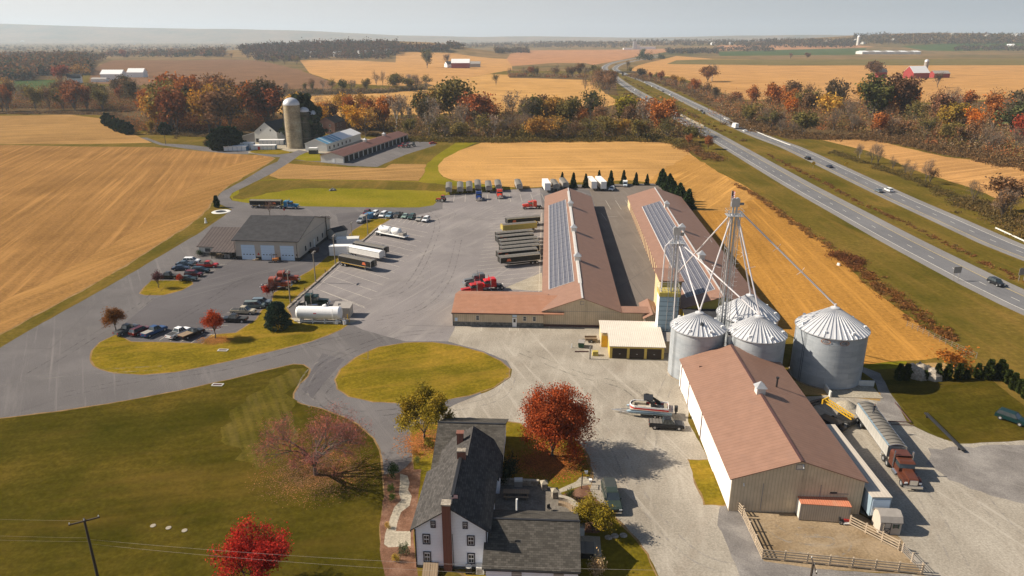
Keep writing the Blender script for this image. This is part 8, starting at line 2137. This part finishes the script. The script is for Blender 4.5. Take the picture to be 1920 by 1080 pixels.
# people
def person(label, pt, z, az, colr, pants, arms, skin=(.45, .26, .18)):
    J = dict(pel=(0, 0, .95), ch=(0, .02, 1.22), nk=(0, .02, 1.47), hd=(0, .03, 1.60), tp=(0, .04, 1.74), hl=(.10, 0, .90), kl=(.12, .04, .50), al=(.13, -.02, .09), tl=(.14, .14, .04), hr=(-.10, 0, .90), kr=(-.13, .02, .50), ar=(-.15, -.04, .09), tr=(-.16, .12, .04), sl=(.19, .01, 1.40), sr=(-.19, .01, 1.40))
    J['el'], J['wl'], J['er'], J['wr'] = arms
    names = list(J); rad = dict(pel=.15, ch=.16, nk=.06, hd=.095, tp=.07, hl=.10, kl=.065, al=.045, tl=.035, hr=.10, kr=.065, ar=.045, tr=.035, sl=.07, sr=.07, el=.045, wl=.032, er=.045, wr=.032)
    E_ = [('pel', 'ch'), ('ch', 'nk'), ('nk', 'hd'), ('hd', 'tp'), ('pel', 'hl'), ('hl', 'kl'), ('kl', 'al'), ('al', 'tl'), ('pel', 'hr'), ('hr', 'kr'), ('kr', 'ar'), ('ar', 'tr'), ('ch', 'sl'), ('sl', 'el'), ('el', 'wl'), ('ch', 'sr'), ('sr', 'er'), ('er', 'wr')]
    vs = [J[n] for n in names]; ed = [(names.index(a), names.index(b)) for a, b in E_]
    for s, w in ((1, J['wl']), (-1, J['wr'])):      # palm, four fingers and a thumb
        base = len(vs); wi = names.index('wl' if s > 0 else 'wr') if s > 0 else names.index('wr')
        vs.append((w[0], w[1] + .05, w[2] - .05)); ed.append((wi, base)); names.append('palm%d' % s)
        for k in range(4): vs.append((w[0] + (k - 1.5) * .022, w[1] + .085, w[2] - .12 - .012 * (k in (1, 2)))); ed.append((base, len(vs) - 1)); names.append('f%d%d' % (s, k))
        vs.append((w[0] - s * .05, w[1] + .07, w[2] - .06)); ed.append((base, len(vs) - 1)); names.append('th%d' % s)
    me = bpy.data.meshes.new('person'); me.from_pydata(vs, ed, [])
    o = bpy.data.objects.new('person', me); C.objects.link(o)
    md = o.modifiers.new('skin', 'SKIN'); sd = o.modifiers.new('sub', 'SUBSURF'); sd.levels = 1; sd.render_levels = 1
    for i, n in enumerate(names):
        r = rad.get(n, .022 if n.startswith('palm') else .009); me.skin_vertices[0].data[i].radius = (r, r)
    me.skin_vertices[0].data[0].use_root = True
    m = NT('clothes'); sp = m.n('ShaderNodeSeparateXYZ'); m.link(m.coords(), sp.inputs[0])
    m.col(m.mix(m.math('GREATER_THAN', sp.outputs[2], 1.50), m.mix(m.math('GREATER_THAN', sp.outputs[2], .95), pants, colr), skin)); m.rough(.8)
    me.materials.append(m.mat)
    hm_ = MB().lathe([(.105, 1.66), (.11, 1.71), (.08, 1.78), (0, 1.80)], 0, .035, n=12).build('hair', M['dark'], o)
    p = G(*pt) if isinstance(pt, tuple) else pt
    o.location = (p[0], p[1], z); o.rotation_euler = (0, 0, R(az)); tag(o, label, 'person')
    return o
down = ((.26, .0, 1.15), (.27, .08, .90), (-.26, .0, 1.15), (-.27, .08, .90))
out_ = ((.40, .10, 1.28), (.55, .22, 1.15), (-.38, .05, 1.20), (-.48, .2, 1.02))
tp = [o for o in C.objects if o.get('label', '').startswith('long pale grain trailer')][0]
pw = Vector((tp.location.x - .2 + math.cos(R(84)) * 2.9, tp.location.y + math.sin(R(84)) * 2.9))
person('person in dark clothes standing on top of the long pale trailer', pw, 3.62, 200, (.03, .03, .035), (.03, .035, .05), out_)
person('person in a white shirt standing beside the black trailer and blue tractor', (487, 391), .0, 0, (.6, .6, .6), (.03, .035, .06), down)
person('person in dark clothes standing right of the one in white', (495, 392), .0, 20, (.03, .03, .04), (.03, .03, .04), down)
# ---------------------------------------------------------------- haze over the valley
hz = MB().box(-14500, -420, -1.0, 14500, 16700, 345).build('haze', plain('haze_air', (1, 1, 1)))
hm = bpy.data.materials.new('valley_haze'); hm.use_nodes = True
ht = hm.node_tree; ht.nodes.clear()
ho = ht.nodes.new('ShaderNodeOutputMaterial'); pv = ht.nodes.new('ShaderNodeVolumePrincipled')
pv.inputs['Color'].default_value = (0.72, 0.86, 1.0, 1); pv.inputs['Density'].default_value = 7.0e-5; pv.inputs['Anisotropy'].default_value = 0.2
ht.links.new(pv.outputs['Volume'], ho.inputs['Volume'])
hz.data.materials.clear(); hz.data.materials.append(hm); hz['kind'] = 'stuff'
for k, o in list(PROTO.items()):
    if not o.get('label') and not any(True for _ in ()):
        for c in o.children_recursive: bpy.data.objects.remove(c)
        bpy.data.objects.remove(o)
